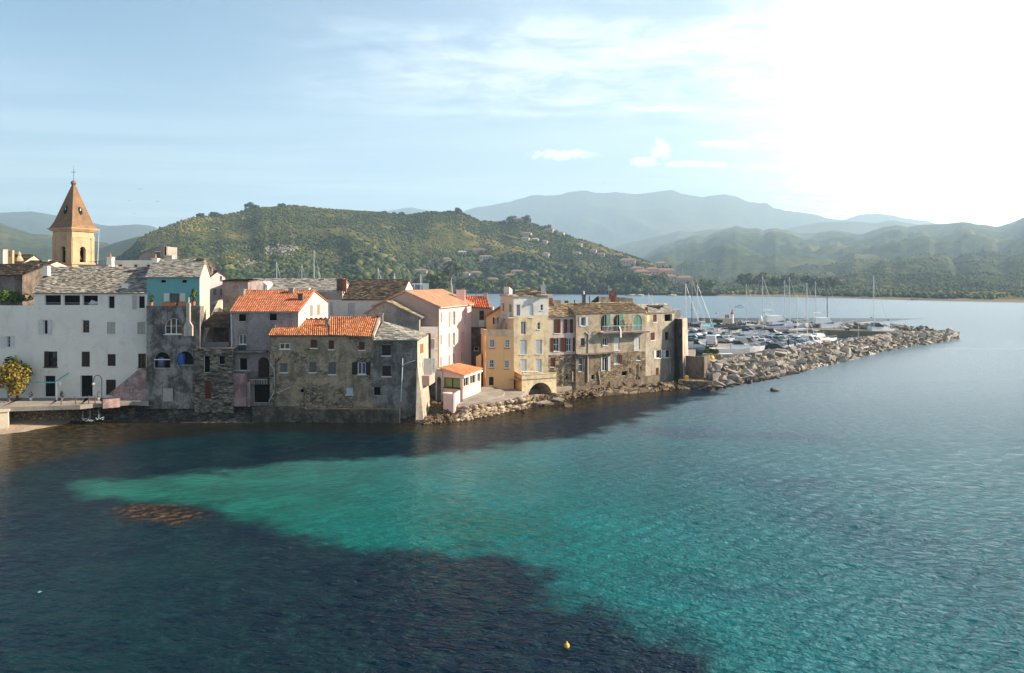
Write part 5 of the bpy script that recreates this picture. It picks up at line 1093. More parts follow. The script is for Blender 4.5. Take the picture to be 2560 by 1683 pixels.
# ---- hills: heightfields that rise from a foot distance to a ridge with the photographed skyline
def hill_mat(name, cols, scale, dry=(.20, .165, .07), dry_amt=.5, bstr=.7, bdist=6.0):
    m, t, b = new_mat(name); p = t.pos()
    n = t.noise(p, scale, 8, .72); n2 = t.noise(p, scale * .12, 6, .62)
    c = t.ramp(n, [(.3, col4(cols[0])), (.5, col4(cols[1])), (.68, col4(cols[2]))])
    c = t.mix(t.m('MULTIPLY', t.sm(n2, .5, .66), dry_amt), c, col4(dry))
    t.put(b.inputs['Base Color'], c); b.inputs['Roughness'].default_value = 1.0; b.inputs['Specular IOR Level'].default_value = 0.0
    t.put(b.inputs['Normal'], t.bump(t.noise(p, scale * 1.2, 6, .75), bstr, bdist))
    return m
HILLS = {}
def hill(name, prof, Yr, Yf, mat, relief=.2, freq=1.0, seed=0.0, step=6, nt=60, zf=-1.0, rough=1.0, power=1.15, zroll=.02, spur=0.0):
    """Yr, Yf: numbers or profiles [(px, metres)]"""
    fR = (lambda p: interp(Yr, p)) if isinstance(Yr, list) else (lambda p: Yr)
    fF = (lambda p: interp(Yf, p)) if isinstance(Yf, list) else (lambda p: Yf)
    p0, p1 = prof[0][0], prof[-1][0]; n = int((p1 - p0) / step) + 1
    def height(px, s):
        Y = fF(px) + (fR(px) - fF(px)) * s
        py = interp(prof, px) + fbm(px * .012 * freq, seed, 3.3) * 2.5 * rough * 0.6 + fbm(px * .06, seed, 1.3, 3) * .9 * rough
        zr = gz(py, fR(px)); x = gx(px, Y)
        if s <= 1:
            z = zf + (zr - zf) * (s ** power)
            w = s * (1 - s) * 4
            r = abs(fbm((x * .85 + Y * .5) * .0027 * freq + seed, (Y * .85 - x * .5) * .0017 * freq, seed, 6))
            z += w * relief * (zr - zf) * (.35 - r * 1.1)
            z += w * spur * (zr - zf) * math.sin(px * .035 * freq + 3 * fbm(px * .01, seed) + s * 3.0) * .5
            z += (fbm(x * .03, Y * .03, seed, 4)) * rough * 1.6 * min(1, s * 6)
        else: z = zr - (s - 1) * (zr - zf) * 1.2
        return x, Y, z
    pxs = [p0 + (p1 - p0) * i / (n - 1) for i in range(n)]; ss = [i / nt for i in range(nt + 1)] + [1.08, 1.25, 1.6]
    v = [height(px, s) for s in ss for px in pxs]
    f = [(r * n + c, r * n + c + 1, (r + 1) * n + c + 1, (r + 1) * n + c) for r in range(len(ss) - 1) for c in range(n - 1)]
    me = bpy.data.meshes.new(name); me.from_pydata(v, [], f); me.materials.append(mat); me.polygons.foreach_set('use_smooth', [True] * len(f)); me.update()
    o = bpy.data.objects.new(name, me); COL.objects.link(o); tag(o, kind='structure')
    HILLS[name + str(seed)] = height
    return height
g_near = hill_mat('near_hill', [(.03, .04, .012), (.075, .08, .024), (.16, .14, .045)], .09, (.25, .19, .085), .6, .8, 3.0)
g_mid = hill_mat('mid_hill', [(.018, .028, .012), (.045, .058, .022), (.10, .10, .04)], .035, (.19, .17, .07), .5, .8, 8.0)
g_far = hill_mat('far_hill', [(.03, .038, .02), (.05, .058, .03), (.08, .085, .045)], .012, (.12, .11, .06), .3, .8, 25.0)
NEAR = [(180, 735), (232, 690), (262, 664), (300, 640), (325, 621), (350, 593), (401, 571), (451, 553), (502, 542), (552, 537), (602, 528), (653, 518), (728, 515), (804, 521), (900, 526), (963, 529), (978, 535), (1021, 537), (1076, 528), (1147, 528), (1185, 545), (1202, 553), (1263, 553), (1293, 547), (1323, 553), (1354, 566), (1394, 581), (1429, 593), (1500, 611), (1521, 621), (1576, 638), (1625, 655), (1680, 685), (1740, 706), (1800, 722)]
h_near = hill('hill', NEAR, [(180, 850), (600, 1150), (1250, 1250), (1500, 1200), (1800, 1100)], [(180, 500), (900, 640), (1130, 850), (1500, 790), (1800, 720)], g_near, .22, 1.0, 1.7, 5, 90, zf=2.0, rough=.8, power=1.2, spur=.05)
L1 = [(-600, 520), (-200, 545), (0, 557), (48, 575), (81, 585), (134, 590), (190, 597), (269, 607), (320, 640), (400, 690)]
hill('hill', L1, 2300, 1300, g_mid, .25, 1.0, 4.1, 6, 40, zf=30)
hill('hill', [(150, 690), (200, 655), (247, 623), (285, 609), (344, 592), (400, 585), (480, 600)], 1900, 1200, g_mid, .2, 1.0, 5.2, 6, 30, zf=30)
hill('hill', [(-700, 500), (-300, 520), (0, 532), (54, 529), (81, 528), (134, 538), (226, 556), (269, 564), (347, 561), (376, 564), (398, 572), (460, 580), (560, 600)], 5200, 3600, g_far, .2, .5, 6.3, 8, 26, zf=60)
hill('hill', [(900, 545), (973, 527), (1026, 518), (1074, 527), (1180, 560)], 7800, 6200, g_far, .15, .4, 7.1, 8, 20, zf=80)
hill('hill', [(1060, 570), (1157, 528), (1190, 518), (1253, 508), (1291, 501), (1329, 488), (1369, 489), (1400, 488), (1420, 480), (1468, 476.5), (1491, 483), (1541, 481.6), (1589, 487), (1627, 483), (1680, 476.5), (1702, 485), (1753, 494), (1788, 488), (1813, 486), (1844, 493), (1866, 503), (1899, 509), (1914, 507), (1937, 522), (1970, 528), (2036, 537), (2073, 548), (2111, 550.6), (2180, 562), (2300, 580)], 7500, 5200, g_far, .22, .5, 8.4, 6, 40, zf=40, rough=1.3)
hill('hill', [(2080, 560), (2119, 548), (2149, 538), (2194, 534), (2232, 538), (2262, 545.5), (2313, 552), (2351, 561), (2400, 556), (2500, 570), (2700, 590)], 8400, 7400, g_far, .15, .4, 9.2, 6, 20, zf=80, rough=1.3)
hill('hill', [(1880, 600), (1960, 574.5), (2010, 563), (2043, 557), (2111, 553), (2192, 558), (2222, 550.6), (2242, 553), (2298, 562), (2400, 580)], 5700, 4400, g_far, .2, .6, 10.5, 6, 24, zf=40)
hill('hill', [(1440, 650), (1526, 621.5), (1576, 606), (1627, 595), (1700, 577), (1723, 582), (1791, 572), (1900, 580), (2000, 595)], 5000, 3000, g_mid, .22, .8, 11.5, 6, 34, zf=30)
hill('hill', [(1540, 670), (1609, 639), (1652, 614), (1702, 596), (1738, 589), (1768, 590), (1808, 573.6), (1841, 563.5), (1854, 568.6), (1874, 572), (1894, 571), (1909, 576), (1934, 570), (1970, 577), (2000, 586), (2040, 582), (2083, 576), (2141, 583), (2200, 600), (2300, 640)], 4200, 1300, g_mid, .34, 1.0, 12.3, 5, 60, zf=6, spur=.04)
hill('hill', [(1700, 725), (1783, 694), (1828, 669), (1904, 649), (1960, 634), (2010, 621), (2086, 603.5), (2162, 584.6), (2212, 567), (2245, 563), (2270, 568), (2313, 562), (2343, 560.6), (2409, 555.6), (2464, 563), (2494, 567), (2535, 555.6), (2560, 544), (2640, 515), (2760, 490), (3000, 470)], 3600, [(1700, 900), (2100, 800), (3000, 700)], g_mid, .42, 1.1, 13.9, 5, 90, zf=3, power=1.6, spur=.05)
# coastal plain and far beach
SHORE = [(-400, 733), (900, 733), (1130, 733), (1400, 735), (1700, 738.5), (1900, 742), (2100, 746), (2250, 750), (2400, 754), (2560, 757), (3200, 766)]
mb = MB(); pl = []
for px in range(-400, 3300, 10):
    w = fbm(px * .01, 3.1) * 1.2; Y0 = gY(interp(SHORE, px) + w * .6, 0)
    pl.append([(gx(px, Y0 + d), Y0 + d, z) for d, z in ((-6, -.5), (0, .02), (14, 1.6), (60, 3.0), (400, 5.0))])
bm_, pm = MB(), MB()
for a, c in zip(pl, pl[1:]):
    bm_.poly([a[0], c[0], c[1], a[1]]); bm_.poly([a[1], c[1], c[2], a[2]])
    pm.poly([a[2], c[2], c[3], a[3]]); pm.poly([a[3], c[3], c[4], a[4]])
M['sand'] = plaster('beach_sand', (.27, .23, .175), (.23, .19, .14), (.17, .13, .1), .2, .55, seed=40, fine=.3)
M['dry_ground'] = hill_mat('scrub_ground', [(.05, .055, .022), (.10, .095, .04), (.20, .16, .08)], .12, (.26, .2, .1), .5, .4, 1.0)
tag(bm_.build('far_beach', M['sand'], uv=True), kind='structure'); tag(pm.build('coastal_plain', M['dry_ground']), kind='structure')
# ---- scrub on the hills and plain: too many to count, one mass each
phi = (1 + 5 ** .5) / 2
ICO = np.array([(-1, phi, 0), (1, phi, 0), (-1, -phi, 0), (1, -phi, 0), (0, -1, phi), (0, 1, phi), (0, -1, -phi), (0, 1, -phi), (phi, 0, -1), (phi, 0, 1), (-phi, 0, -1), (-phi, 0, 1)]) / 1.9
ICF = np.array([(0, 11, 5), (0, 5, 1), (0, 1, 7), (0, 7, 10), (0, 10, 11), (1, 5, 9), (5, 11, 4), (11, 10, 2), (10, 7, 6), (7, 1, 8), (3, 9, 4), (3, 4, 2), (3, 2, 6), (3, 6, 8), (3, 8, 9), (4, 9, 5), (2, 4, 11), (6, 2, 10), (8, 6, 7), (9, 8, 1)])
rng = np.random.default_rng(5)
def mass(name, P, S, R, mat, flatk=.8, jit=.3, loc=(0, 0, 0)):
    n = len(P); P = np.array(P); S = np.array(S)
    v = ICO[None] * (1 + rng.normal(0, jit, (n, 12, 3))) * S[:, None, None]
    v[:, :, 2] *= flatk; v = v + P[:, None, :]; v[:, :, 2] += (S * flatk * .35)[:, None]
    f = (ICF[None] + (np.arange(n) * 12)[:, None, None]).reshape(-1, 3)
    me = bpy.data.meshes.new(name); me.vertices.add(n * 12); me.vertices.foreach_set('co', v.reshape(-1)); me.loops.add(len(f) * 3); me.polygons.add(len(f))
    me.loops.foreach_set('vertex_index', f.reshape(-1).astype(np.int32)); me.polygons.foreach_set('loop_start', np.arange(0, len(f) * 3, 3, dtype=np.int32))
    me.update(calc_edges=True)
    at = me.attributes.new('rnd', 'FLOAT', 'FACE'); at.data.foreach_set('value', np.clip(np.repeat(np.array(R), 20) + rng.normal(0, .07, n * 20), 0, 1))
    me.materials.append(mat); o = bpy.data.objects.new(name, me); COL.objects.link(o); return tag(o, kind='stuff')
M['scrub'] = leaf_mat('maquis', [(0, (.014, .026, .009)), (.35, (.038, .064, .016)), (.65, (.105, .122, .030)), (.85, (.22, .19, .042)), (1, (.32, .24, .06))])
P, S, R = [], [], []
tries = 0
while len(P) < 21000 and tries < 60000:
    tries += 1
    px = ru(235, 1780); s = rnd() ** .85 * 1.02
    x, y, z = h_near(px, s)
    if z < 1 or s > 1: continue
    py = 700 + (H - z) / y * 2000
    d = fbm(x * .011, y * .011, 2.2, 4)
    dry = ((px - 925) / 60) ** 2 + ((py - 655) / 26) ** 2 < 1 or ((px - 700) / 42) ** 2 + ((py - 626) / 10) ** 2 < 1 or (px > 1270 and px < 1330 and 590 < py < 607)
    if (dry and rnd() < .85) or (d > .14 and rnd() < .85): continue
    big = s < .36
    sz = ru(.8, 2.1) if not big else ru(1.2, 3.6)
    k = .36 + fbm(x * .006, y * .006, 7.7, 4) * .55 + ru(-.22, .22) - (.14 if big else 0)
    if 450 < px < 620 and fbm(x * .02, y * .02, 5.5) > .05: k += .25
    P.append((x, y, z)); S.append(sz); R.append(max(0, min(1, k)))
mass('scrub', P, S, R, M['scrub'])
P, S, R = [], [], []
h_r = HILLS['hill13.9']; h_m = HILLS['hill12.3']
for i in range(14000):
    px = ru(1640, 2900); s = rnd() ** 1.6 * .33; x, y, z = (h_r if px > 1800 or rnd() < .5 else h_m)(max(px, 1705), s)
    if z < .5 or y > 1900: continue
    P.append((x, y, z)); S.append(ru(.8, 2.2)); R.append(max(0, min(1, .4 + fbm(x * .01, y * .01, 1.1) * .5 + ru(-.2, .2))))
for i in range(5200):
    px = ru(880, 2900); Y0 = gY(interp(SHORE, px), 0); d = 14 + rnd() ** 1.5 * 260
    if px < 1000 and rnd() < .5: continue
    if fbm(px * .02, d * .02, 4.4, 3) > .25: continue
    x, y = gx(px, Y0 + d), Y0 + d; tall = 1.0 + 1.6 * max(0, fbm(px * .008, 1.7, 2.0, 3)) * (d > 30) * (px < 2100)
    if px < 1680: tall += .8
    P.append((x, y, 1.6 + d * .006)); S.append(ru(1.0, 2.6) * tall); R.append(max(0, min(1, .36 + fbm(x * .02, y * .02, 9.1) * .5 + ru(-.2, .25))))
mass('coastal_scrub', P, S, R, M['scrub'], .95)
# ---- ground under the town, quays, foreshore
def sheet(name, pts, z, mat, skirt=None, kind='structure'):
    mb = MB(); zz = z if isinstance(z, (list, tuple)) else [z] * len(pts)
    mb.poly([(*p, q) for p, q in zip(pts, zz)])
    if skirt is not None:
        n = len(pts)
        for i in range(n): j = (i + 1) % n; mb.poly([(*pts[i], skirt), (*pts[j], skirt), (*pts[j], zz[j]), (*pts[i], zz[i])])
    return tag(mb.build(name, M[mat]), kind=kind)
g = lambda px, Y: tuple(XY(px, Y))
sheet('ground', [g(-600, 83.9), g(368, 83.9), g(500, 83), g(680, 83.5), g(1040, 84.5), g(1100, 90), g(1200, 97.5), g(1290, 97.3), g(1372, 100), g(1440, 102), g(1614, 107.5), g(1690, 112.5), g(1725, 114), g(1740, 160), g(1500, 230), g(-1200, 230)], 1.0, 'concrete', -1)
M['dark_rock'] = rubble('dark_shore_rock', [(.055, .045, .035), (.10, .08, .06), (.03, .025, .02), (.15, .12, .09)], 1.2, 1.6, seed=6)
M['pebble'] = rubble('pebble_bank', [(.25, .16, .085), (.4, .29, .18), (.16, .11, .07), (.5, .4, .3)], 2.6, 3.2, seed=7, dirt=(.12, .08, .04))
M['beach'] = plaster('near_beach', (.46, .36, .27), (.40, .30, .22), (.22, .15, .1), .25, .55, seed=41, fine=.3)
# terrace before the white house
ter = [(-400, 1019, 1000), (0, 1019, 1000), (120, 1015, 998), (200, 1013, 996), (255, 1007, 992), (330, 1003, 990), (372, 1005, 990)]
mb = MB(); TZ = 2.1
edge = [(gx(px, gY(a, TZ)), gY(a, TZ)) for px, a, _ in ter]
for i in range(len(edge) - 1):
    a, c = edge[i], edge[i + 1]; ka, kc = (a[0] - 2, 84.05), (c[0] - 1.5, 84.05)
    mb.poly([(*a, TZ), (*c, TZ), (*kc, TZ), (*ka, TZ)]); mb.poly([(*a, TZ - .42), (*c, TZ - .42), (*c, TZ), (*a, TZ)])
    mb.poly([(*c, TZ - .42), (*a, TZ - .42), (a[0], a[1] + 1.2, TZ - .5), (c[0], c[1] + 1.2, TZ - .5)])
tag(mb.build('terrace', M['concrete']), kind='structure')
def bank(name, pts, mat, n=10, rough=.12, cells=8):
    """sloping foreshore between an upper and a lower line: pts = [(upper xyz, lower xyz)]"""
    v, f = [], []; cols_ = []
    for (a, c), (a2, c2) in zip(pts, pts[1:]):
        for k in range(cells): q = k / cells; cols_.append((V(a).lerp(V(a2), q), V(c).lerp(V(c2), q)))
    cols_.append((V(pts[-1][0]), V(pts[-1][1])))
    for a, c in cols_:
        for j in range(n + 1):
            p = a.lerp(c, j / n); w = math.sin(math.pi * min(1, j / n * 1.1 + .05))
            p.z += fbm(p.x * 1.3, p.y * 1.3, 1.5, 4) * rough * w; p.y += fbm(p.x * .9, p.y, 6.5, 4) * rough * w
            v.append(p)
    for i in range(len(cols_) - 1):
        for j in range(n): f.append((i * (n + 1) + j, (i + 1) * (n + 1) + j, (i + 1) * (n + 1) + j + 1, i * (n + 1) + j + 1))
    mb = MB()
    for q in f: mb.poly([v[k] for k in q])
    return tag(mb.build(name, M[mat]), kind='structure')
def gp(px, py, z): Y = gY(py, z); return (gx(px, Y), Y, z)
bank('pebble_slope', [(gp(-400, 1018, 1.7), gp(-400, 1056, .45)), (gp(0, 1018, 1.7), gp(0, 1052, .45)), (gp(120, 1015, 1.7), gp(120, 1052, .3)), (gp(180, 1013, 1.7), gp(185, 1052, .05)), (gp(255, 1007, 1.7), gp(250, 1056, -.2))], 'pebble', rough=.35)
bank('beach', [(gp(-400, 1050, .5), gp(-400, 1150, -.3)), (gp(0, 1050, .5), gp(0, 1103, -.2)), (gp(60, 1050, .45), gp(60, 1090, -.15)), (gp(130, 1051, .3), gp(135, 1070, -.1)), (gp(175, 1052, .1), gp(178, 1061, -.1))], 'beach', rough=.06)
bank('rocky_foreshore', [(gp(235, 1008, 1.8), gp(235, 1060, -.25)), (gp(372, 1006, 1.7), gp(360, 1062, -.25)), (gp(500, 1012, 1.5), gp(500, 1066, -.25)), (gp(680, 1016, 1.3), gp(680, 1064, -.25)), (gp(860, 1030, .8), gp(860, 1060, -.25)), (gp(1060, 1036, .7), gp(1065, 1066, -.3))], 'dark_rock', rough=.5)
M['shore_rock'] = rubble('shore_rock', [(.30, .22, .14), (.20, .14, .09), (.42, .34, .24), (.12, .085, .06)], 1.0, 1.3, seed=9, dirt=(.1, .065, .03))
bank('rock_shore', [(gp(1066, 985, 1.3), gp(1056, 1066, -.3)), (gp(1110, 990, 1.3), gp(1110, 1066, -.3)), (gp(1160, 1012, 1.0), gp(1165, 1058, -.3)), (gp(1230, 1006, .9), gp(1240, 1038, -.3)), (gp(1300, 990, .8), gp(1330, 1020, -.3)), (gp(1400, 980, .7), gp(1430, 1000, -.3)), (gp(1520, 968, .7), gp(1540, 984, -.3)), (gp(1640, 962, .6), gp(1660, 978, -.3)), (gp(1720, 955, .6), gp(1770, 982, -.3))], 'shore_rock', rough=.6, n=12, cells=12)
sheet('landing', [g(1130, 85.6), g(1150, 85.4), g(1225, 87.2), g(1262, 88.4), g(1300, 91), g(1315, 94.5), g(1300, 97), g(1215, 97), g(1190, 96), g(1150, 88)], 1.28, 'concrete', -.5)
sheet('upper_landing', [g(1157, 86.9), g(1218, 88.3), g(1258, 90), g(1262, 93), g(1240, 96.9), g(1204, 96.9), g(1200, 92)], 1.55, 'concrete', .5)
sheet('low_ledge', [g(1390, 96.2), g(1440, 98.3), g(1500, 99.8), g(1560, 101.5), g(1640, 104), g(1690, 107.5), g(1690, 111), g(1614, 107), g(1440, 101.6), g(1391, 99)], .6, 'shore_rock', -.5)
mb = MB()
for a, c, h in ((g(1440, 100.4), g(1515, 102.6), 1.05), (g(1525, 102.6), g(1600, 104.8), 1.45), (g(1600, 104.8), g(1650, 107.5), 1.75)):
    f = Fac(a, c); fbox(mb, f, 0, f.L, .2, h, -.35, 0)
o = mb.build('sea_wall', M['brown_plaster']); tag(o, 'low brown sea wall along the foot of the balcony house', 'wall')
# harbour quay (car park) and its far jetty
sheet('car_park', [g(1768, 120), g(1800, 117), g(1990, 140), g(2090, 158), g(2085, 172), g(1975, 186), g(1850, 186), g(1772, 180)], 1.4, 'concrete', -1)
JZ = 1.9
sheet('quay', [g(1700, 226), g(1860, 207), g(1900, 204), g(2030, 203), g(2300, 191), g(2330, 196), g(2100, 214), g(1880, 222), g(1780, 234), g(1690, 240)], JZ, 'sand', -1)
# ---- sky
w = bpy.data.worlds.new('World'); SC.world = w; w.use_nodes = True; t = NT(w.node_tree)
bg = w.node_tree.nodes['Background']
sky = t.n('ShaderNodeTexSky', {'sky_type': 'NISHITA', 'sun_disc': False, 'sun_elevation': SUN_EL, 'sun_rotation': math.pi / 2 - SUN_AZ, 'air_density': 1.0, 'dust_density': 1.4, 'ozone_density': 1.0, 'altitude': 10.0}).outputs[0]
SKY_S = .07
bg.inputs[1].default_value = SKY_S
d = t.n('ShaderNodeTexCoord').outputs['Generated']
sx = t.n('ShaderNodeSeparateXYZ', Vector=d)
dz = t.m('MAXIMUM', sx.outputs[2], .03)
cu = t.n('ShaderNodeCombineXYZ', X=t.m('DIVIDE', sx.outputs[0], dz), Y=t.m('DIVIDE', sx.outputs[1], dz), Z=0.0).outputs[0]   # flat cloud layer overhead
n1 = t.noise(t.vm('MULTIPLY', cu, (.34, 1.0, 1)), .8, 9, .62, .6); n2 = t.noise(cu, 2.6, 8, .65, .4)
dot = t.n('ShaderNodeVectorMath', {'operation': 'DOT_PRODUCT'}, i0=d, i1=tuple(sdir)).outputs['Value']
el = sx.outputs[2]
band = t.m('MULTIPLY', t.sm(el, .17, .235), t.m('SUBTRACT', 1.0, t.sm(el, .27, .37)))
side = t.sm(sx.outputs[0], -.42, .2)
cir = t.m('MULTIPLY', t.m('MULTIPLY', t.sm(t.m('ADD', t.m('MULTIPLY', n1, .6), t.m('MULTIPLY', n2, .45)), .44, .68), band), side)
veil = t.m('MULTIPLY', t.m('MULTIPLY', t.sm(n1, .35, .75), t.m('SUBTRACT', 1.0, t.sm(el, .02, .3))), .6)
gd = V((1250 / F_PX, 1, 470 / F_PX)).normalized()
dot2 = t.n('ShaderNodeVectorMath', {'operation': 'DOT_PRODUCT'}, i0=d, i1=tuple(gd)).outputs['Value']
right = t.m('POWER', t.sm(t.m('ADD', t.m('ADD', dot2, t.m('MULTIPLY', t.m('SUBTRACT', t.m('ADD', t.m('MULTIPLY', n2, .6), t.m('MULTIPLY', t.noise(cu, 7, 6, .7), .4)), .5), .13)), t.m('MULTIPLY', cir, .012)), .965, 1.0), 2.0)
base = t.mix(1.0, sky, (.98, 1.2, 1.25, 1), 'MULTIPLY')
base = t.mix(t.m('MULTIPLY', t.sm(sx.outputs[0], -.55, .35), .5), base, (8.0, 9.4, 10.6, 1))
base = t.mix(t.m('MULTIPLY', t.m('SUBTRACT', 1.0, t.sm(el, -.02, .30)), .45), base, (6.0, 7.2, 8.2, 1))
c = t.mix(t.m('MULTIPLY', cir, .85), base, (12.5, 12.8, 13.0, 1))
c = t.mix(veil, c, (9.2, 9.8, 10.2, 1))
# small cumulus puffs low over the mountains
def puff(cx, cy, rx, ry, seed):
    u = t.m('SUBTRACT', t.m('DIVIDE', sx.outputs[0], sx.outputs[1]), (cx - 1280) / F_PX); v = t.m('SUBTRACT', t.m('DIVIDE', el, sx.outputs[1]), (HZ - cy) / F_PX)
    r = t.m('ADD', t.m('POWER', t.m('DIVIDE', u, rx / F_PX), 2.0), t.m('POWER', t.m('DIVIDE', v, ry / F_PX), 2.0))
    r = t.m('ADD', r, t.m('MULTIPLY', t.m('SUBTRACT', t.noise(t.vm('ADD', d, (seed, 0, 0)), 75, 7, .7), .5), 5.0))
    return t.m('MULTIPLY', t.m('SUBTRACT', 1.0, t.sm(r, .1, 1.2)), t.sm(sx.outputs[1], .2, .4))
pf = puff(1655, 375, 26, 28, 1)
for a in ((1615, 405, 40, 12, 2), (1730, 411, 110, 9, 3), (1810, 360, 95, 9, 4), (1660, 272, 95, 7, 5), (1410, 387, 90, 14, 6)  ): pf = t.m('MAXIMUM', pf, t.m('MULTIPLY', puff(*a), .75))
c = t.mix(t.m('MULTIPLY', pf, .75), c, (14.5, 14.6, 14.6, 1))
zen = t.m('SUBTRACT', 1.0, t.m('MULTIPLY', t.sm(el, .26, .72), .68))
c = t.mix(1.0, c, t.n('ShaderNodeCombineXYZ', X=zen, Y=zen, Z=t.m('ADD', t.m('MULTIPLY', zen, .8), .2)).outputs[0], 'MULTIPLY')
halo = t.m('POWER', t.sm(t.m('ADD', dot2, t.m('MULTIPLY', t.m('SUBTRACT', n2, .5), .05)), .905, .996), 3.2)
c = t.mix(t.m('MULTIPLY', halo, .85), c, (13.5, 13.8, 14.0, 1))
c = t.mix(t.m('MULTIPLY', right, .95), c, (44, 43, 41.5, 1))
t.put(bg.inputs[0], c)
# ---- sun
ld = bpy.data.lights.new('sun', 'SUN'); ld.energy = 6.2; ld.angle = math.radians(.5); ld.color = (1.0, .84, .64)
lo = bpy.data.objects.new('sun', ld); COL.objects.link(lo); lo.rotation_euler = sdir.to_track_quat('Z', 'Y').to_euler(); lo.location = (60, 20, 60)
# ---- air
hm = bpy.data.materials.new('air'); hm.use_nodes = True; hm.node_tree.nodes.clear(); t = NT(hm.node_tree)
pv = t.n('ShaderNodeVolumePrincipled', Color=(.6, .82, 1.0, 1), Density=1.6e-4, Anisotropy=.25); out = t.n('ShaderNodeOutputMaterial', Volume=pv.outputs[0])
mb = MB(); mb.box((0, 4300, 455), (19000, 9600, 920)); o = mb.build('haze', hm, uv=False); tag(o, kind='stuff')
# ---- camera
cd = bpy.data.cameras.new('camera'); cd.sensor_width = 36; cd.lens = 36 * F_PX / 2560; cd.shift_y = -(841.5 - HZ) / 2560; cd.clip_end = 30000; cd.clip_start = .5
co = bpy.data.objects.new('camera', cd); COL.objects.link(co); co.location = (0, 0, H); co.rotation_euler = (math.pi / 2, 0, 0); SC.camera = co
SC.view_settings.view_transform = 'Standard'; SC.view_settings.look = 'None'; SC.view_settings.exposure = .92; SC.view_settings.gamma = 1
SC.render.engine = 'CYCLES'; SC.cycles.use_denoising = True; SC.cycles.max_bounces = 5; SC.cycles.diffuse_bounces = 2; SC.cycles.glossy_bounces = 3; SC.cycles.transmission_bounces = 2; SC.cycles.volume_bounces = 2; SC.cycles.sample_clamp_indirect = 8; SC.cycles.sample_clamp_direct = 2.5
# ================================================================== BREAKWATER, HARBOUR, SMALL THINGS
def hull_rock(seed, sx, sy, sz, n=11):
    r = random.Random(seed); bm = bmesh.new()
    for i in range(n):
        d = V((r.gauss(0, 1), r.gauss(0, 1), r.gauss(0, 1))).normalized(); k = r.uniform(.8, 1.15)
        bm.verts.new((max(-.82, min(.82, d.x * k)) * sx, max(-.82, min(.82, d.y * k)) * sy, max(-.72, min(.72, d.z * k)) * sz))
    bmesh.ops.convex_hull(bm, input=bm.verts[:])
    bmesh.ops.delete(bm, geom=[v for v in bm.verts if not v.link_faces], context='VERTS')
    me = bpy.data.meshes.new('boulder'); bm.to_mesh(me); bm.free(); return me
def rock_mat(name, stops, wet=None):
    m, t, b = new_mat(name); oi = t.n('ShaderNodeObjectInfo').outputs['Random']; p = t.obj()
    c = t.ramp(oi, [(q, col4(x)) for q, x in stops])
    c = t.mix(1.0, c, t.ramp(t.noise(p, 2.2, 8, .7), [(.3, .55), (.7, 1.12)]), 'MULTIPLY')
    c = t.mix(t.m('MULTIPLY', t.sm(t.noise(p, .9, 6, .7), .52, .68), .5), c, (.20, .13, .075, 1))
    z = t.n('ShaderNodeSeparateXYZ', Vector=t.pos()).outputs[2]
    if wet: c = t.mix(t.m('MULTIPLY', t.m('SUBTRACT', 1.0, t.sm(t.m('ADD', z, t.m('MULTIPLY', t.noise(t.pos(), .8, 4), .5)), .45, 1.0)), .9), c, col4(wet))
    t.put(b.inputs['Base Color'], c); b.inputs['Roughness'].default_value = .9; b.inputs['Specular IOR Level'].default_value = .15
    t.put(b.inputs['Normal'], t.bump(t.noise(p, 5, 8, .7), .5, .06)); return m
M['rock'] = rock_mat('pale_boulder', [(0, (.20, .185, .165)), (.4, (.34, .31, .275)), (.75, (.47, .43, .385)), (1, (.25, .235, .22))], (.05, .038, .026))
M['rock_dark'] = rock_mat('dark_boulder', [(0, (.07, .05, .04)), (1, (.16, .12, .09))])
WL = [(1748, 107), (1780, 104.5), (1850, 110.7), (1930, 117), (2000, 126), (2065, 135), (2130, 146), (2200, 161), (2270, 174), (2320, 181), (2375, 191), (2396, 197)]
CR = [(1774, 112.5), (1800, 113), (1850, 117), (1900, 125.5), (1960, 131), (2050, 142), (2110, 150), (2150, 156), (2210, 166), (2270, 176), (2330, 186), (2385, 198)]
def bw(s, v):
    """point on the breakwater: s along it, v 0 = waterline, 1 = crest, 2 = back of the crest"""
    i = min(len(WL) - 2, int(s * (len(WL) - 1))); f = s * (len(WL) - 1) - i
    a = XY(*WL[i]).lerp(XY(*WL[i + 1]), f); c = XY(*CR[i]).lerp(XY(*CR[i + 1]), f); zc = 3.0 - 1.3 * max(0, (s - .8) / .2)
    if v <= 1: p = a.lerp(c, v); return V((p.x, p.y, -.3 + (zc + .3) * v))
    dr = (XY(*CR[i + 1]) - XY(*CR[i])).normalized(); n = V((-dr.y, dr.x)); p = c + n * (v - 1) * 4.5
    return V((p.x, p.y, zc - (v - 1) * (zc - 1.2) * .8))
mb = MB(); N_ = 60
for i in range(N_):
    for v0, v1 in ((-.25, .5), (.5, 1), (1, 1.6), (1.6, 2.2)): mb.poly([bw(i / N_, v0), bw((i + 1) / N_, v0), bw((i + 1) / N_, v1), bw(i / N_, v1)])
tag(mb.build('breakwater', M['shore_rock']), kind='structure')
protos = []
for k, dims in enumerate([(1.25, .8, .55), (1.0, .85, .6), (1.5, .75, .45), (.9, .8, .7), (1.15, .95, .4), (1.35, .65, .6), (.8, .6, .5), (1.6, 1.0, .5)]):
    me = hull_rock(k + 3, *dims); me.materials.append(M['rock']); protos.append(me)
allr = []; tries = 0
grid = {}
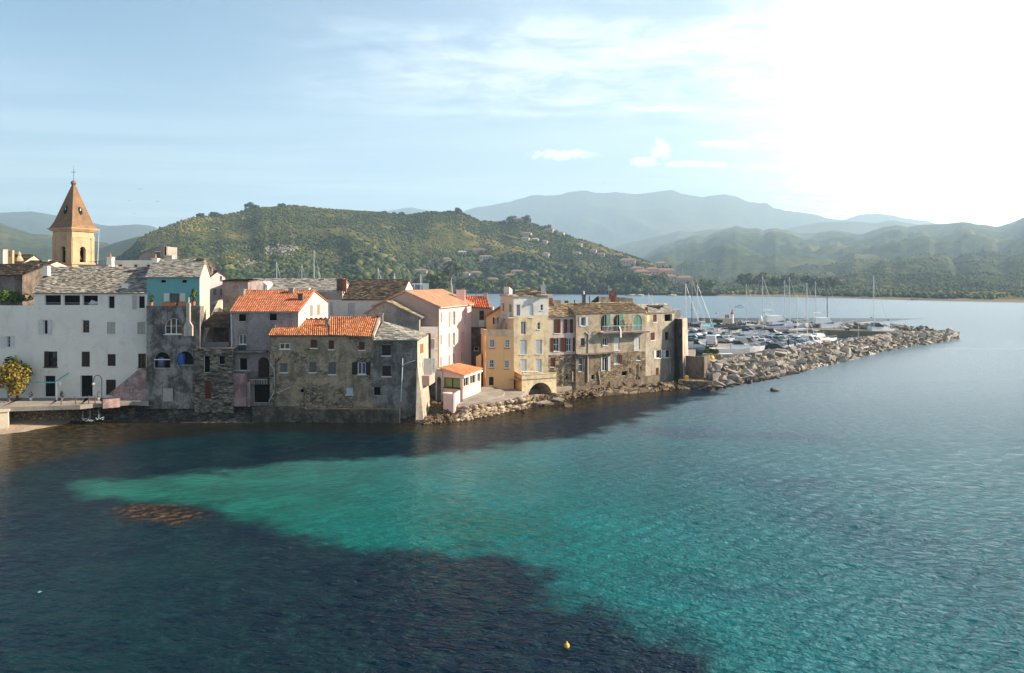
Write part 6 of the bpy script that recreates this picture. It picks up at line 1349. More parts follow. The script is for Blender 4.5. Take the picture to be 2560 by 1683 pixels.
while len(allr) < 1700 and tries < 60000:
    tries += 1; s = rnd() ** 1.05; v = ru(.0, 1.75) if rnd() < .85 else ru(.0, .35)
    p = bw(s, v); sc = ru(.55, 1.5) * (1.0 if v < 1 else .72)
    key = (int(p.x / 1.5), int(p.y / 1.5)); ok = True
    for dx in (-1, 0, 1):
        for dy in (-1, 0, 1):
            for q, qs in grid.get((key[0] + dx, key[1] + dy), ()):
                if (q - p).length < .57 * (sc + qs) * .72: ok = False
    if ok: grid.setdefault(key, []).append((p, sc)); allr.append((p, sc, s, v))
allr.sort(key=lambda q: q[0].y - 12 * q[1])
def zone(s, v):
    a = ['beside the pier tower', 'below the parked cars', 'on the middle of the breakwater', 'far out on the breakwater'][min(3, int(s * 4))]
    return ('angular dark-footed boulder at the waterline ' if v < .18 else 'pale angular boulder on the sloping face ' if v < .95 else 'flat pale boulder along the crest ') + a
rest = MB()
for i, (p, sc, s, v) in enumerate(allr):
    me = random.choice(protos)
    rot = (ru(-.35, .35) - (.45 if v < 1 else .1), ru(-.3, .3), math.atan2(.55, .83) + ru(-1.2, 1.2))
    if i < 300:
        o = bpy.data.objects.new('boulder', me); COL.objects.link(o); o.location = p + V((0, 0, .12 * sc)); o.rotation_euler = rot; o.scale = (sc, sc, sc * ru(.8, 1.2))
        tag(o, zone(s, v), 'boulder', 'boulders ' + zone(s, v).split('boulder ')[1] + (' at the waterline' if v < .18 else ' on the slope' if v < .95 else ' on the crest'))
    else:
        from mathutils import Euler
        R = Euler(rot).to_matrix() * sc; q = p + V((0, 0, .12 * sc)); k = rnd()
        co_ = [tuple(R @ x.co + q) for x in me.vertices]
        for f in me.polygons: rest.poly([co_[j] for j in f.vertices], 0, k)
M['rock_far'] = rndmat('far_boulder', [(0, (.2, .18, .155)), (.4, (.35, .32, .28)), (.8, (.48, .44, .385)), (1, (.26, .245, .225))], .9, 1.2, .4)
# far arm of the breakwater
for i in range(520):
    px = ru(1830, 2345); Yc = float(np.interp(px, [1830, 2030, 2345], [222, 212, 194])); q = V((gx(px, Yc + ru(-1.5, 7)), Yc + ru(-1.5, 7), ru(1.0, 2.9) - .6 * (px > 2300)))
    me = random.choice(protos); k = rnd(); R = Euler((ru(-.5, .5), ru(-.5, .5), rnd() * 6)).to_matrix() * ru(.6, 1.1)
    co_ = [tuple(R @ x.co + q) for x in me.vertices]
    for f in me.polygons: rest.poly([co_[j] for j in f.vertices], 0, k)
tag(rest.build('far_boulders', M['rock_far'], uv=False), kind='stuff')
# stones along the near shore
P, S, R = [], [], []
for i in range(3000):
    if i < 2200: a, c = gp(ru(1058, 1330), 0, 0) if False else (ru(1058, 1335), ru(0, 1)); ylo = np.interp(a, [1058, 1165, 1240, 1335], [1062, 1052, 1036, 1018]); yhi = np.interp(a, [1058, 1165, 1240, 1335], [1000, 1018, 1008, 995])
    elif i < 2600: a, c = ru(1335, 1700), rnd(); ylo = np.interp(a, [1335, 1540, 1700], [1016, 984, 976]); yhi = ylo - 22
    else: a, c = ru(-200, 250), rnd(); ylo, yhi = 1050, 1024
    py = yhi + (ylo - yhi) * c; z = 1.15 * (1 - c) ** 1.2 if i < 2600 else 1.2 * (1 - c) + .1
    P.append(gp(a, py, z)); RR = ru(0, .4) if a < 1140 or a > 1335 or i >= 2600 else ru(.35, 1); S.append(ru(.06, .2) * (1 if rnd() < .93 else 2.4)); R.append(RR)
M['stone'] = rndmat('shore_stone', [(0, (.09, .065, .04)), (.5, (.25, .18, .115)), (1, (.46, .38, .29))], .9, 2.0, .3)
mass('shore_stones', P, S, R, M['stone'], .6, .34)
def lone_rock(px, py, sc, mt, label, rz=0, z=0.0, k=0, flat_=1.0):
    me = protos[k].copy(); me.materials.clear(); me.materials.append(M[mt]); o = bpy.data.objects.new('boulder', me); COL.objects.link(o); x, y, _ = gp(px, py, z); o.location = (x, y, z + .1); o.scale = (sc, sc, sc * flat_); o.rotation_euler = (.15, .1, rz); return tag(o, label, 'boulder')
lone_rock(1936, 979, .75, 'rock_dark', 'lone dark rock in the water off the breakwater', k=3)
lone_rock(1412, 1017, .9, 'rock_dark', 'dark rounded rock at the water below the arch', k=0); lone_rock(1307, 1031, .4, 'rock_dark', 'small dark rock awash beside the pebbly shore', k=1)
lone_rock(1358, 1010, 1.15, 'rock', 'long tilted pale slab lying below the arched terrace', .5, .3, 2, .6); lone_rock(1392, 1000, 1.0, 'rock', 'flat pale slab before the dark arch', -.3, .4, 4, .6)
lone_rock(1235, 1032, .35, 'rock', 'small pale rock in the shallows by the pebbles', k=5)
lone_rock(2308, 751, 6.5, 'rock_dark', 'low dark islet rock near the far beach', k=7, flat_=.5)
# ---- boats
def loft_hull(L, B, fb, draft=.25, n=12, transom=.8, sheer=.3):
    """rings from stern (x<0) to bow (x>0)"""
    R = []
    for i in range(n + 1):
        u = i / n; x = -L / 2 + L * u; w = B / 2 * (transom + (1 - transom) * math.sin(min(1, u / .45) * math.pi / 2)) if u < .45 else B / 2 * math.cos(((u - .45) / .55) ** 1.6 * math.pi / 2)
        w = max(w, .02); zt = fb + sheer * max(0, u - .3) ** 2 * 2; over = .35 * max(0, u - .8) / .2
        R.append([(x + over, w, zt), (x + over * .6, w * .93, zt * .45), (x, w * .62, -draft * .4), (x, 0, -draft), (x, -w * .62, -draft * .4), (x + over * .6, -w * .93, zt * .45), (x + over, -w, zt)])
    return R
def hull_mesh(mb, R, m=0):
    for a, c in zip(R, R[1:]):
        for j in range(6): mb.poly([a[j], a[j + 1], c[j + 1], c[j]], m, .5)
    mb.poly(R[0], m, .5)
def deck_mesh(mb, R, dz=-.05, m=0):
    for a, c in zip(R, R[1:]): mb.poly([(a[6][0], a[6][1] * .97, a[6][2] + dz), (c[6][0], c[6][1] * .97, c[6][2] + dz), (c[0][0], c[0][1] * .97, c[0][2] + dz), (a[0][0], a[0][1] * .97, a[0][2] + dz)], m, .5)
def cabin(mb, x0, x1, w, z0, h, rake0=.2, rake1=.6, m=0):
    mb.hexa([(x0, -w, z0), (x1, -w * .85, z0), (x1, w * .85, z0), (x0, w, z0)], [(x0 + rake0, -w * .85, z0 + h), (x1 - rake1, -w * .7, z0 + h), (x1 - rake1, w * .7, z0 + h), (x0 + rake0, w * .85, z0 + h)], m)
def sailboat(hullm='gel', cover_m='blue_plastic', mast_m='aluminium', mh=13.0):
    o = empty('sailboat', (0, 0, 0)); R = loft_hull(10, 3.2, 1.1)
    mb = MB(); hull_mesh(mb, R); mb.build('hull', M[hullm], o, smooth=False)
    mb = MB(); deck_mesh(mb, R); mb.build('deck', M['teak'], o)
    mb = MB(); cabin(mb, -1.2, 2.6, 1.0, 1.1, .5, .1, .9); mb.build('cabin', M['gel'], o)
    mb = MB()
    for s in (-1, 1): mb.poly([(-.8, s * .985, 1.25), (1.4, s * .92, 1.25), (1.2, s * .86, 1.48), (-.75, s * .9, 1.48)])
    mb.build('window', M['car_glass'], o)
    mb = MB(); mb.tube((.9, 0, 1.5), (.8, 0, mh), .11, .06, 8); mb.tube((.85, -.9, mh * .45), (.85, .9, mh * .45), .03); mb.tube((.85, -.7, mh * .72), (.85, .7, mh * .72), .03); mb.build('mast', M[mast_m], o)
    mb = MB(); mb.tube((.8, 0, 2.4), (-3.8, 0, 2.35), .07); mb.build('boom', M[mast_m], o)
    mb = MB(); mb.tube((.6, 0, 2.75), (-.6, 0, 2.62), .2, .2, 8); mb.tube((-.6, 0, 2.62), (-3.6, 0, 2.5), .2, .1, 8); mb.build('sail_cover', M[cover_m], o)
    mb = MB(); mb.tube((.8, 0, mh - .1), (5.1, 0, 1.5), .022, .022, 5); mb.tube((.8, 0, mh - .1), (-4.9, 0, 1.2), .018, None, 4)
    for s in (-1, 1): mb.path([(.6, s * 1.45, 1.15), (.85, s * .9, mh * .45), (.82, 0, mh - .2)], .018, 4)
    mb.build('rigging', M['aluminium'], o)
    mb = MB()
    for s in (-1, 1):
        p = [(r[0][0], s * r[0][1] * .95, r[0][2] + .6) for r in R[1:]]; mb.path(p, .015, 4)
        for q in p[::2]: mb.tube(q, (q[0], q[1], q[2] - .62), .015, None, 4)
    mb.build('guard_rail', M['aluminium'], o)
    return o
def motorboat(hullm='gel', canopy=None, fly=False, stripe=None):
    o = empty('motorboat', (0, 0, 0)); R = loft_hull(6.6, 2.4, .95, sheer=.45)
    mb = MB(); hull_mesh(mb, R); mb.build('hull', M[hullm], o)
    mb = MB(); deck_mesh(mb, R, -.06); mb.build('deck', M['gel'], o)
    mb = MB(); cabin(mb, -.6, 2.4, .85, .95, .55, .05, .8); mb.build('cabin', M['gel'], o)
    mb = MB(); mb.hexa([(-.3, -.75, 1.5), (1.1, -.7, 1.5), (1.1, .7, 1.5), (-.3, .75, 1.5)], [(-.15, -.62, 2.0), (.45, -.55, 2.0), (.45, .55, 2.0), (-.15, .62, 2.0)]); mb.build('windshield', M['car_glass'], o)
    mb = MB(); mb.box((-3.45, 0, .8), (.45, .45, .7)); mb.box((-3.5, 0, .2), (.2, .15, .8)); mb.build('engine', M['iron'], o)
    mb = MB(); p = [(r[0][0], s * r[0][1] * .92, r[0][2] + .45) for s in (1,) for r in R[6:]] + [(r[0][0], -r[0][1] * .92, r[0][2] + .45) for r in R[6:]][::-1]
    mb.path(p, .02, 5)
    for q in p[::2]: mb.tube(q, (q[0], q[1], q[2] - .5), .018, None, 4)
    mb.build('bow_rail', M['aluminium'], o)
    if canopy:
        mb = MB(); A = [(-2.6, 1.0, 1.9), (-2.6, .5, 2.2), (-2.6, -.5, 2.2), (-2.6, -1.0, 1.9)]; B = [(x + 2.7, y, z + .1) for x, y, z in A]
        for i in range(3): mb.poly([A[i], A[i + 1], B[i + 1], B[i]]); mb.poly([(x, y, z - .04) for x, y, z in (A[i], B[i], B[i + 1], A[i + 1])])
        for x in (-2.5, -.1):
            for s in (-1, 1): mb.tube((x, s * .98, .9), (x, s * .98, 1.95), .025, None, 5)
        mb.build('canopy', M[canopy], o)
    if fly:
        mb = MB(); cabin(mb, -1.2, 1.0, .8, 1.5, .7, .1, .5); mb.tube((-1.0, -.6, 2.2), (-1.1, -.6, 2.8), .03); mb.tube((-1.0, .6, 2.2), (-1.1, .6, 2.8), .03); mb.box((-.9, 0, 2.82), (.9, 1.4, .05)); mb.build('flybridge', M['gel'], o)
    return o
def put(proto, px, py, z, sc, rz, label, cat, group, zs=None, name=None):
    o = copy_tree(proto); x, y, _ = gp(px, py, z); o.location = (x, y, z); o.rotation_euler = (0, 0, rz); o.scale = (sc, sc, zs or sc); return tag(o, label, cat, group)
SB = [sailboat(), sailboat('gel', 'cloth'), sailboat('glass_blue', 'blue_plastic', 'iron')]
MBT = [motorboat(), motorboat('glass_blue'), motorboat('gel', 'turq'), motorboat('gel', None, True), motorboat('gel', 'iron'), motorboat('teak')]
GS = 'sailing boats moored in the harbour'
for px, py, top, k, rz, l in [(1706, 842, 709, 0, -.5, 'sailboat whose pale mast rises just behind the pier tower'), (1722, 838, 695, 2, -.6, 'sailboat with a dark black mast beside the pier tower'), (1736, 834, 711, 1, -.4, 'sailboat with slim pale mast right of the dark mast'),
        (1858, 836, 710, 0, -.2, 'sailboat with pale mast before the small harbour beacon'), (1898, 846, 689, 1, -.3, 'sailboat with the tallest mast over the parked cars'), (1953, 841, 701, 0, -.1, 'sailboat with mast left of a close pair beyond the cars'), (1966, 837, 693, 1, -.1, 'sailboat with mast right of a close pair beyond the cars'),
        (1983, 850, 736, 0, -.3, 'sailboat with the short thin mast beyond the parked cars'), (2009, 853, 706, 1, .1, 'sailboat at the outer end of the car park quay'), (2031, 832, 704, 0, -.15, 'sailboat with blue sail cover by the far quay'), (2060, 830, 696, 2, -.15, 'blue-hulled sailboat by the far quay rocks'), (2177, 837, 689, 1, .1, 'lone sailboat moored near the outer end of the harbour')]:
    Y = gY(py, 0); zt = gz(top, Y); put(SB[k], px, py, 0, 1.0, rz, l, 'sailboat', GS, zt / 13.0)
for px, Y, top, l in [(684, 215, 655, 'sailboat mast standing left above the long slate roof'), (747, 215, 661, 'sailboat mast left of the tallest mast above the slate roof'), (777, 205, 625, 'tallest sailboat mast above the long slate roof'), (790, 225, 677, 'short sailboat mast right of the tallest one above the slate roof'), (938, 220, 671, 'sailboat mast above the dark slate roof'), (980, 225, 683, 'sailboat mast at the right end of the dark slate roof'), (1046, 215, 685, 'sailboat mast above the pink house roof before the villas'), (1021, 222, 700, 'low mast of a sailboat left above the pink house roof'), (1516, 260, 714, 'sailboat mast behind the grey roof block chimney'), (1615, 240, 733, 'thin mast left of a low pair behind the end house'), (1623, 240, 735, 'thin mast right of a low pair behind the end house')]:
    q = XY(px, Y); o = copy_tree(SB[1] if px != 777 else SB[0]); o.location = (q.x, q.y, 0); o.rotation_euler = (0, 0, ru(-.6, .6)); o.scale = (1, 1, gz(top, Y) / 13.0); tag(o, l, 'sailboat', 'masts rising behind the roofs')
GM = 'motor boats moored in the harbour'
for px, py, k, sc, rz, l in [(1788, 838, 2, 1.35, -.3, 'white motorboat with green canopy in the harbour'), (1730, 852, 1, 1.25, -.9, 'blue-hulled wooden boat beside the pier tower'), (1750, 846, 5, 1.1, -.8, 'tan-hulled small boat right of the blue boat'), (1808, 841, 0, 1.3, -.2, 'white motorboat right of the green-canopied boat'), (1838, 842, 4, 1.35, -.2, 'white motorboat with dark canopy in the inner row'), (1870, 845, 4, 1.35, -.25, 'white motorboat with dark canopy behind the parked cars'), (1893, 846, 0, 1.4, -.1, 'white cruiser boat right of the dark canopies'), (1940, 836, 3, 2.3, -.1, 'largest white motor yacht with flybridge and dark top'), (1972, 834, 0, 1.9, -.1, 'white cabin cruiser moored beside the large yacht'), (2060, 838, 3, 2.1, -.12, 'long white yacht with bow to the right by the far quay'), (2185, 845, 0, 1.9, -.05, 'white cruiser near the outer lamps of the breakwater'), (2108, 833, 0, .8, .3, 'small white dinghy by the far quay'), (1757, 832, 0, 1.2, -1.0, 'white boat farthest back left in the harbour'), (1960, 853, 0, 1.2, -.2, 'white open boat between the car rows and the quay'), (2128, 857, 0, .8, .2, 'small white boat near the outer breakwater'), (2050, 862, 3, 1.15, .2, 'white cabin boat at the end of the parked cars'), (1775, 855, 0, 1.2, -.7, 'white motorboat beside the parked white van'), (1726, 870, 0, 1.1, -1.1, 'white open boat lying against the pier tower side'), (1741, 880, 4, 1.1, -.6, 'dark-canopied small boat nearest the concrete planter'), (1752, 868, 0, 1.2, -.9, 'white boat between the blue boat and the box van'), (1733, 860, 5, 1.0, -.4, 'tan small boat behind the white open boat by the tower')]:
    put(MBT[k], px, py, 0, sc, rz, l, 'motorboat', GM)
for i_, (px, py) in enumerate([(1738, 835), (1752, 838), (1768, 843), (1797, 834), (1816, 836), (1826, 846), (1846, 838), (1858, 848), (1880, 838), (1905, 838), (1918, 846), (1930, 849)]):
    put(MBT[[0, 4, 3, 0, 0, 4][i_ % 6]], px, py, 0, ru(1.15, 1.5), -.3 + ru(-.5, .4), ['first', 'second', 'third', 'fourth', 'fifth', 'sixth', 'seventh', 'eighth', 'ninth', 'tenth', 'eleventh', 'last'][i_] + ' small white boat from the left in the crowded inner row', 'motorboat', GM)
put(MBT[4], 1847, 769, 0, .6, math.pi, 'small white motorboat under way in the open bay', 'motorboat', None)
put(MBT[0], 1838, 890, 1.5, 1.35, -.15, 'white motorboat laid up on the quay beside the rocks', 'motorboat', None)
for px, py, sc, l in [(1577, 740.5, 1.2, 'left of three tiny boats near the far shore'), (1598, 740.5, 1.2, 'middle of three tiny boats near the far shore'), (1679, 740.5, 1.2, 'right tiny boat near the far shore')]: put(MBT[5], px, py, 0, sc, 0, l, 'boat', 'tiny boats by the far shore')
for o in SB + MBT: remove_tree(o)
# ---- cars
def car_paint(name, c):
    m, t, b = new_mat(name); b.inputs['Base Color'].default_value = col4(c); b.inputs['Roughness'].default_value = .3; b.inputs['Metallic'].default_value = .15; b.inputs['Coat Weight'].default_value = .7; b.inputs['Coat Roughness'].default_value = .06
    t.put(b.inputs['Roughness'], t.ramp(t.noise(t.obj(), 4, 5), [(.3, .25), (.7, .4)])); return m
PAINT = {'white': car_paint('white_car_paint', (.75, .75, .74)), 'silver': car_paint('silver_car_paint', (.42, .43, .44)), 'black': car_paint('black_car_paint', (.012, .012, .014)), 'grey': car_paint('grey_car_paint', (.13, .14, .15)), 'blue': car_paint('blue_car_paint', (.02, .04, .10)), 'red': car_paint('dark_red_car_paint', (.2, .02, .02))}
def car(paint, van=False):
    o = empty('parked_car' if not van else 'parked_van', (0, 0, 0)); h = 1.0 if not van else 1.05
    L, W = 4.2, .86
    low = [(-2.1, .3), (-2.12, .62), (-2.02, .9), (-1.2, .98), (.85, .95), (1.75, .84), (2.08, .66), (2.12, .3)]
    mb = MB()
    for i in range(len(low) - 1):
        a, c = low[i], low[i + 1]
        mb.poly([(a[0], -W * .96, a[1]), (a[0], W * .96, a[1]), (c[0], W * .96, c[1]), (c[0], -W * .96, c[1])], 0, .5)
    for s in (-1, 1): mb.poly([(x, s * W * .96, z) for x, z in low][::s], 0, .5); mb.poly([(-2.0, s * W, .35), (2.0, s * W, .35), (1.9, s * W, .7), (-1.95, s * W, .8)][::s], 0, .5)
    mb.poly([(-2.1, -W * .96, .3), (2.12, -W * .96, .3), (2.12, W * .96, .3), (-2.1, W * .96, .3)], 0, .5)
    if van: cab = [(-2.05, .9), (-2.0, 1.95), (.6, 1.95), (1.35, .92)]
    else: cab = [(-1.95, .93), (-1.35, 1.42), (.15, 1.45), (1.05, .93)]
    wt = .72
    b = [(cab[0][0], W * .94, cab[0][1]), (cab[3][0], W * .94, cab[3][1])]
    P_ = lambda i, s: (cab[i][0], s * (W * .94 if i in (0, 3) else W * (.78 if not van else .9)), cab[i][1])
    for i in range(3): mb.poly([P_(i, -1), P_(i, 1), P_(i + 1, 1), P_(i + 1, -1)], 0, .5)
    for s in (-1, 1): mb.poly([P_(i, s) for i in range(4)][::s], 0, .5)
    mb.build('body', PAINT[paint], o)
    def panel(q, e=.012):
        q = [V(x) for x in q]; n = (q[1] - q[0]).cross(q[3] - q[0]).normalized(); c = sum(q, V((0, 0, 0))) / 4
        if n.dot(c - V((0, 0, .9))) < 0: n = -n
        g_ = MB(); g_.poly([x + n * e for x in q]); return g_.build('window', M['car_glass'], o)
    def lerp(a, c, t): return V(a).lerp(V(c), t)
    for i in ((0, 2) if not van else (2,)):
        A, B, C, D = P_(i, -1), P_(i, 1), P_(i + 1, 1), P_(i + 1, -1)
        up = lambda u, v: lerp(lerp(A, B, u), lerp(D, C, u), v)
        panel([up(.08, .12), up(.92, .12), up(.92, .9), up(.08, .9)])
    for s in (-1, 1):
        A, B, C, D = P_(0, s), P_(1, s), P_(2, s), P_(3, s); up = lambda u, v: lerp(lerp(A, D, u), lerp(B, C, u), v)
        for u0, u1 in (((.14, .5), (.54, .88)) if not van else ((.68, .92),)): panel([up(u0, .14), up(u1, .14), up(u1, .88), up(u0, .88)])
    for x in (-1.3, 1.35):
        for s in (-1, 1):
            w_ = MB(); w_.tube((x, s * .7, .32), (x, s * .885, .32), .32, None, 14); wo = w_.build('wheel', M['tyre'], o); r_ = MB(); r_.tube((x, s * .88, .32), (x, s * .9, .32), .2, None, 10); r_.build('rim', M['rim'], wo)
    for s in (-1, 1):
        g_ = MB(); g_.box((2.05, s * .62, .7), (.12, .34, .14)); g_.build('headlight', M['lamp'], o); g_ = MB(); g_.box((-2.08, s * .7, .78), (.08, .22, .2)); g_.build('taillight', M['red'], o)
    g_ = MB(); g_.box((2.1, 0, .42), (.1, 1.5, .16)); g_.box((-2.1, 0, .45), (.1, 1.5, .16)); g_.build('bumper', M['iron'], o)
    return o
CARS = {}
def park(px, py, paint, rz, label, van=False, sc=1.0):
    k = (paint, van)
    if k not in CARS: CARS[k] = car(paint, van)
    put(CARS[k], px, py, 1.41, sc, rz, label, 'van' if van else 'car', 'vehicles parked on the harbour quay')
row = 'in the front row above the boulders'
for a in [(1945, 878, 'black', 'black car at the left end of the front row by the boulders'), (1957, 875, 'silver', 'silver car second in the front row by the boulders'), (1968, 872, 'grey', 'dark grey car third in the front row by the boulders'), (1981, 870, 'blue', 'dark blue car right of the dark grey one in the front row'), (1996, 867, 'black', 'black car fifth in the front row by the boulders'), (2010, 865.5, 'silver', 'pale silver car near the right end of the front row'),
          (1925, 872, 'silver', 'silver hatchback just behind the black front-row car'), (1886, 858, 'white', 'white car left in the second row'), (1897, 857, 'silver', 'silver car second in the second row'), (1904, 854, 'black', 'black car in the middle of the second row'), (1932, 857, 'silver', 'silver car right of centre in the second row'), (1948, 858, 'grey', 'grey car behind the front-row dark blue car'), (1963, 857, 'white', 'white car behind the front-row dark cars'), (1958, 851, 'blue', 'blue car in the back row'), (1985, 855, 'silver', 'silver car in the back row near the sailboat'), (1998, 858, 'white', 'white car in the back row right'), (2006, 860, 'silver', 'silver car one from the right end of the back row'), (2016, 861, 'grey', 'grey car near the right end of the back row'), (2036, 860, 'red', 'dark red car at the right end of the rows'),
          (1808, 857, 'silver', 'silver car left beside the white van'), (1822, 856, 'white', 'white car left of centre in the back'), (1836, 855, 'silver', 'silver car with dark windows left of centre'), (1851, 853, 'black', 'black car behind the big silver van'), (1915, 866, 'white', 'white car between the front and second rows')]: park(a[0], a[1], a[2], -.95 + ru(-.12, .12), a[3])
park(1779, 866, 'white', 1.25, 'white box van parked beside the pier tower', True, 1.15); park(1868, 872, 'silver', -.25, 'large silver van with dark side window above the boulders', True, 1.15); park(2028, 862, 'white', -.9, 'white van near the right end of the cars', True, .95)
for o in CARS.values(): remove_tree(o)
# ---- harbour furniture
def lamp_post(px, py0, py1, Y, label):
    z0, z1 = gz(py0, Y), gz(py1, Y); x = gx(px, Y); o = empty('street_lamp', (x, Y, z0), label, 'street lamp', 'lamps along the harbour'); mb = MB(); mb.tube((x, Y, z0), (x, Y, z1), .07, .05); mb.tube((x, Y, z1), (x - .6, Y, z1 + .1), .04); mb.build('pole', M['white_iron'], o); mb = MB(); mb.box((x - .7, Y, z1 + .08), (.5, .25, .14)); mb.build('lamp_head', M['iron'], o)
for a in [(2146, 852, 808, 170, 'harbour lamp nearest, left of the outer two lamps'), (2228, 840, 801, 178, 'harbour lamp farthest right on the breakwater'), (2185, 822, 795, 198, 'harbour lamp behind the lone outer sailboat'), (1918, 812, 783, 222, 'harbour lamp on the far quay before the large yacht'), (1796, 812, 784, 230, 'harbour lamp left of the beacon house')]: lamp_post(*a)
Bc = empty('beacon_house', (gx(1815, 222), 222, JZ), 'cream harbour beacon house with roof cabin and red light on the quay', 'beacon')
block(Bc, [tuple(XY(1799, 222)), tuple(XY(1832, 222)), tuple(XY(1834, 226)), tuple(XY(1800, 226))], JZ - .5, gz(796, 222), 'cream_plaster'); block(Bc, [tuple(XY(1812, 222.5)), tuple(XY(1823, 222.5)), tuple(XY(1823, 224.5)), tuple(XY(1812, 224.5))], gz(796, 222), gz(787, 222), 'concrete', 'roof_cabin')
f = Fac(XY(1799, 222), XY(1832, 222)); window(Bc, f, (.25, .8, JZ + .1, gz(799, 222)), 'proud', shut='dark_wood', name='door'); mb = MB(); q = P3(1830.5, 796, 223); mb.lathe(q, [(.4, 0), (.34, 1.1), (.3, 1.15)], 10); mb.build('beacon_base', M['white_paint'], Bc); mb = MB(); mb.lathe(q + V((0, 0, 1.15)), [(.42, 0), (.42, .4), (.18, .6), (.12, 1.3), (.05, 1.5)], 10); mb.build('beacon_light', M['red'], Bc)
mb = MB(); q = P3(1823, 795, 224); mb.tube(q, (q.x, q.y, gz(759, 224)), .05, .03); mb.tube((q.x - .6, q.y, gz(765, 224)), (q.x + .6, q.y, gz(765, 224)), .03); mb.build('aerial', M['white_iron'], Bc)
for px, l in [(1749, 'left of two square pillars on the far quay'), (1768.5, 'right of two square pillars on the far quay')]: mb = MB(); q = P3(px, 806, 232); mb.box(q, (1.1, 1.1, 2.4)); mb.box(q + V((0, 0, 1.25)), (1.3, 1.3, .15)); tag(mb.build('pillar', M['concrete'], loc=q), l, 'pillar', 'pillars on the far quay')
mb = MB(); q = P3(1902, 803, 226); mb.lathe(q, [(.6, -.5), (.45, .8), (.2, 1.4), (.05, 1.9)], 10); tag(mb.build('marker', M['white_paint'], loc=q), 'small white cone marker on the outer rocks', 'marker')
for px, l in [(1789, 'dark shrub left of the beacon house'), (1795, 'dark bushy shrub touching the beacon house')]: q = P3(px, 809, 221); tree('shrub', l, (q.x, q.y, JZ), 2.0, 1.3, n=80, size=.4, lobes=4, cat='shrub')
Cs = empty('concrete_shed', (gx(1745, 110), 110, .5), 'grey roofless concrete enclosure beside the pier tower', 'enclosure')
mb = MB(); a, b_, c_ = XY(1714, 111), XY(1760, 108.6), XY(1775, 112)
for p, q, h in ((a, b_, gz(892, 109.5)), (b_, c_, gz(889, 110.5))): f = Fac(p, q); fbox(mb, f, 0, f.L, .6, h, -.25, 0)
mb.build('wall', M['brown_plaster'], Cs)
sheet('jetty_step', [g(1695, 107.2), g(1782, 106.2), g(1785, 109), g(1700, 111)], 1.0, 'shore_rock', -.3)
Pt = empty('planter', (gx(1780, 116), 116, 2), 'long concrete planter with green shrub behind the concrete enclosure', 'planter'); f = Fac(XY(1755, 116), XY(1803, 115)); mb = MB(); fbox(mb, f, 0, f.L, 1.2, gz(886, 115.5), -1.2, 0); mb.build('box', M['concrete'], Pt); mb = MB(); q = f.pt(f.L / 2, gz(881, 115.5), -.6); leaves(mb, q, (1.3, .6, .6), 260, .3, 5); mb.build('foliage', M['leaf'], Pt, uv=False)
mb = MB(); q = V((*XY(1779, 113.5), 3.0)); mb.lathe(q, [(.05, 0), (.3, .1), (.42, .4), (.3, .7), (.08, .8)], 12); tag(mb.build('buoy', M['yellow'], loc=q), 'yellow buoy lying on the boulders by the planter', 'buoy'); mb = MB(); q = V((*XY(1716.5, 107.4), 1.0)); mb.box(q + V((0, 0, .3)), (.5, .4, .6)); mb.box(q + V((0, 0, .63)), (.3, .3, .08)); tag(mb.build('canister', M['yellow'], loc=q), 'yellow canister on the step below the pier tower', 'canister')
x, y, _ = gp(1417, 1618, 0); mb = MB(); mb.lathe((x, y, -.06), [(.04, -.04), (.08, 0), (.11, .09), (.1, .17), (.04, .23), (.025, .28), (.0, .29)], 14); tag(mb.build('mooring_buoy', M['yellow'], loc=(x, y, 0), smooth=True), 'round yellow mooring buoy floating in the foreground water', 'buoy')
x, y, _ = gp(98, 1481, 0); mb = MB(); mb.poly([(x - .09, y, .015), (x + .05, y - .12, .02), (x + .12, y + .05, .015), (x - .02, y + .12, .02)]); tag(mb.build('scrap', M['turq'], loc=(x, y, 0)), 'pale scrap floating on the dark water at lower left', 'flotsam')
Tb = empty('beach_table', (gx(1815, 115), 115, 2.9), 'white-topped table with wooden legs on the rocks by the planter', 'table'); q = V((*XY(1815, 114.8), 2.9)); mb = MB(); mb.box(q + V((0, 0, 1.0)), (1.9, 1.0, .08)); mb.build('tabletop', M['white_paint'], Tb)
for sx in (-.8, .8):
    for sy in (-.4, .4): mb = MB(); mb.box(q + V((sx, sy, .45)), (.09, .09, 1.0)); mb.build('leg', M['teak'], Tb)
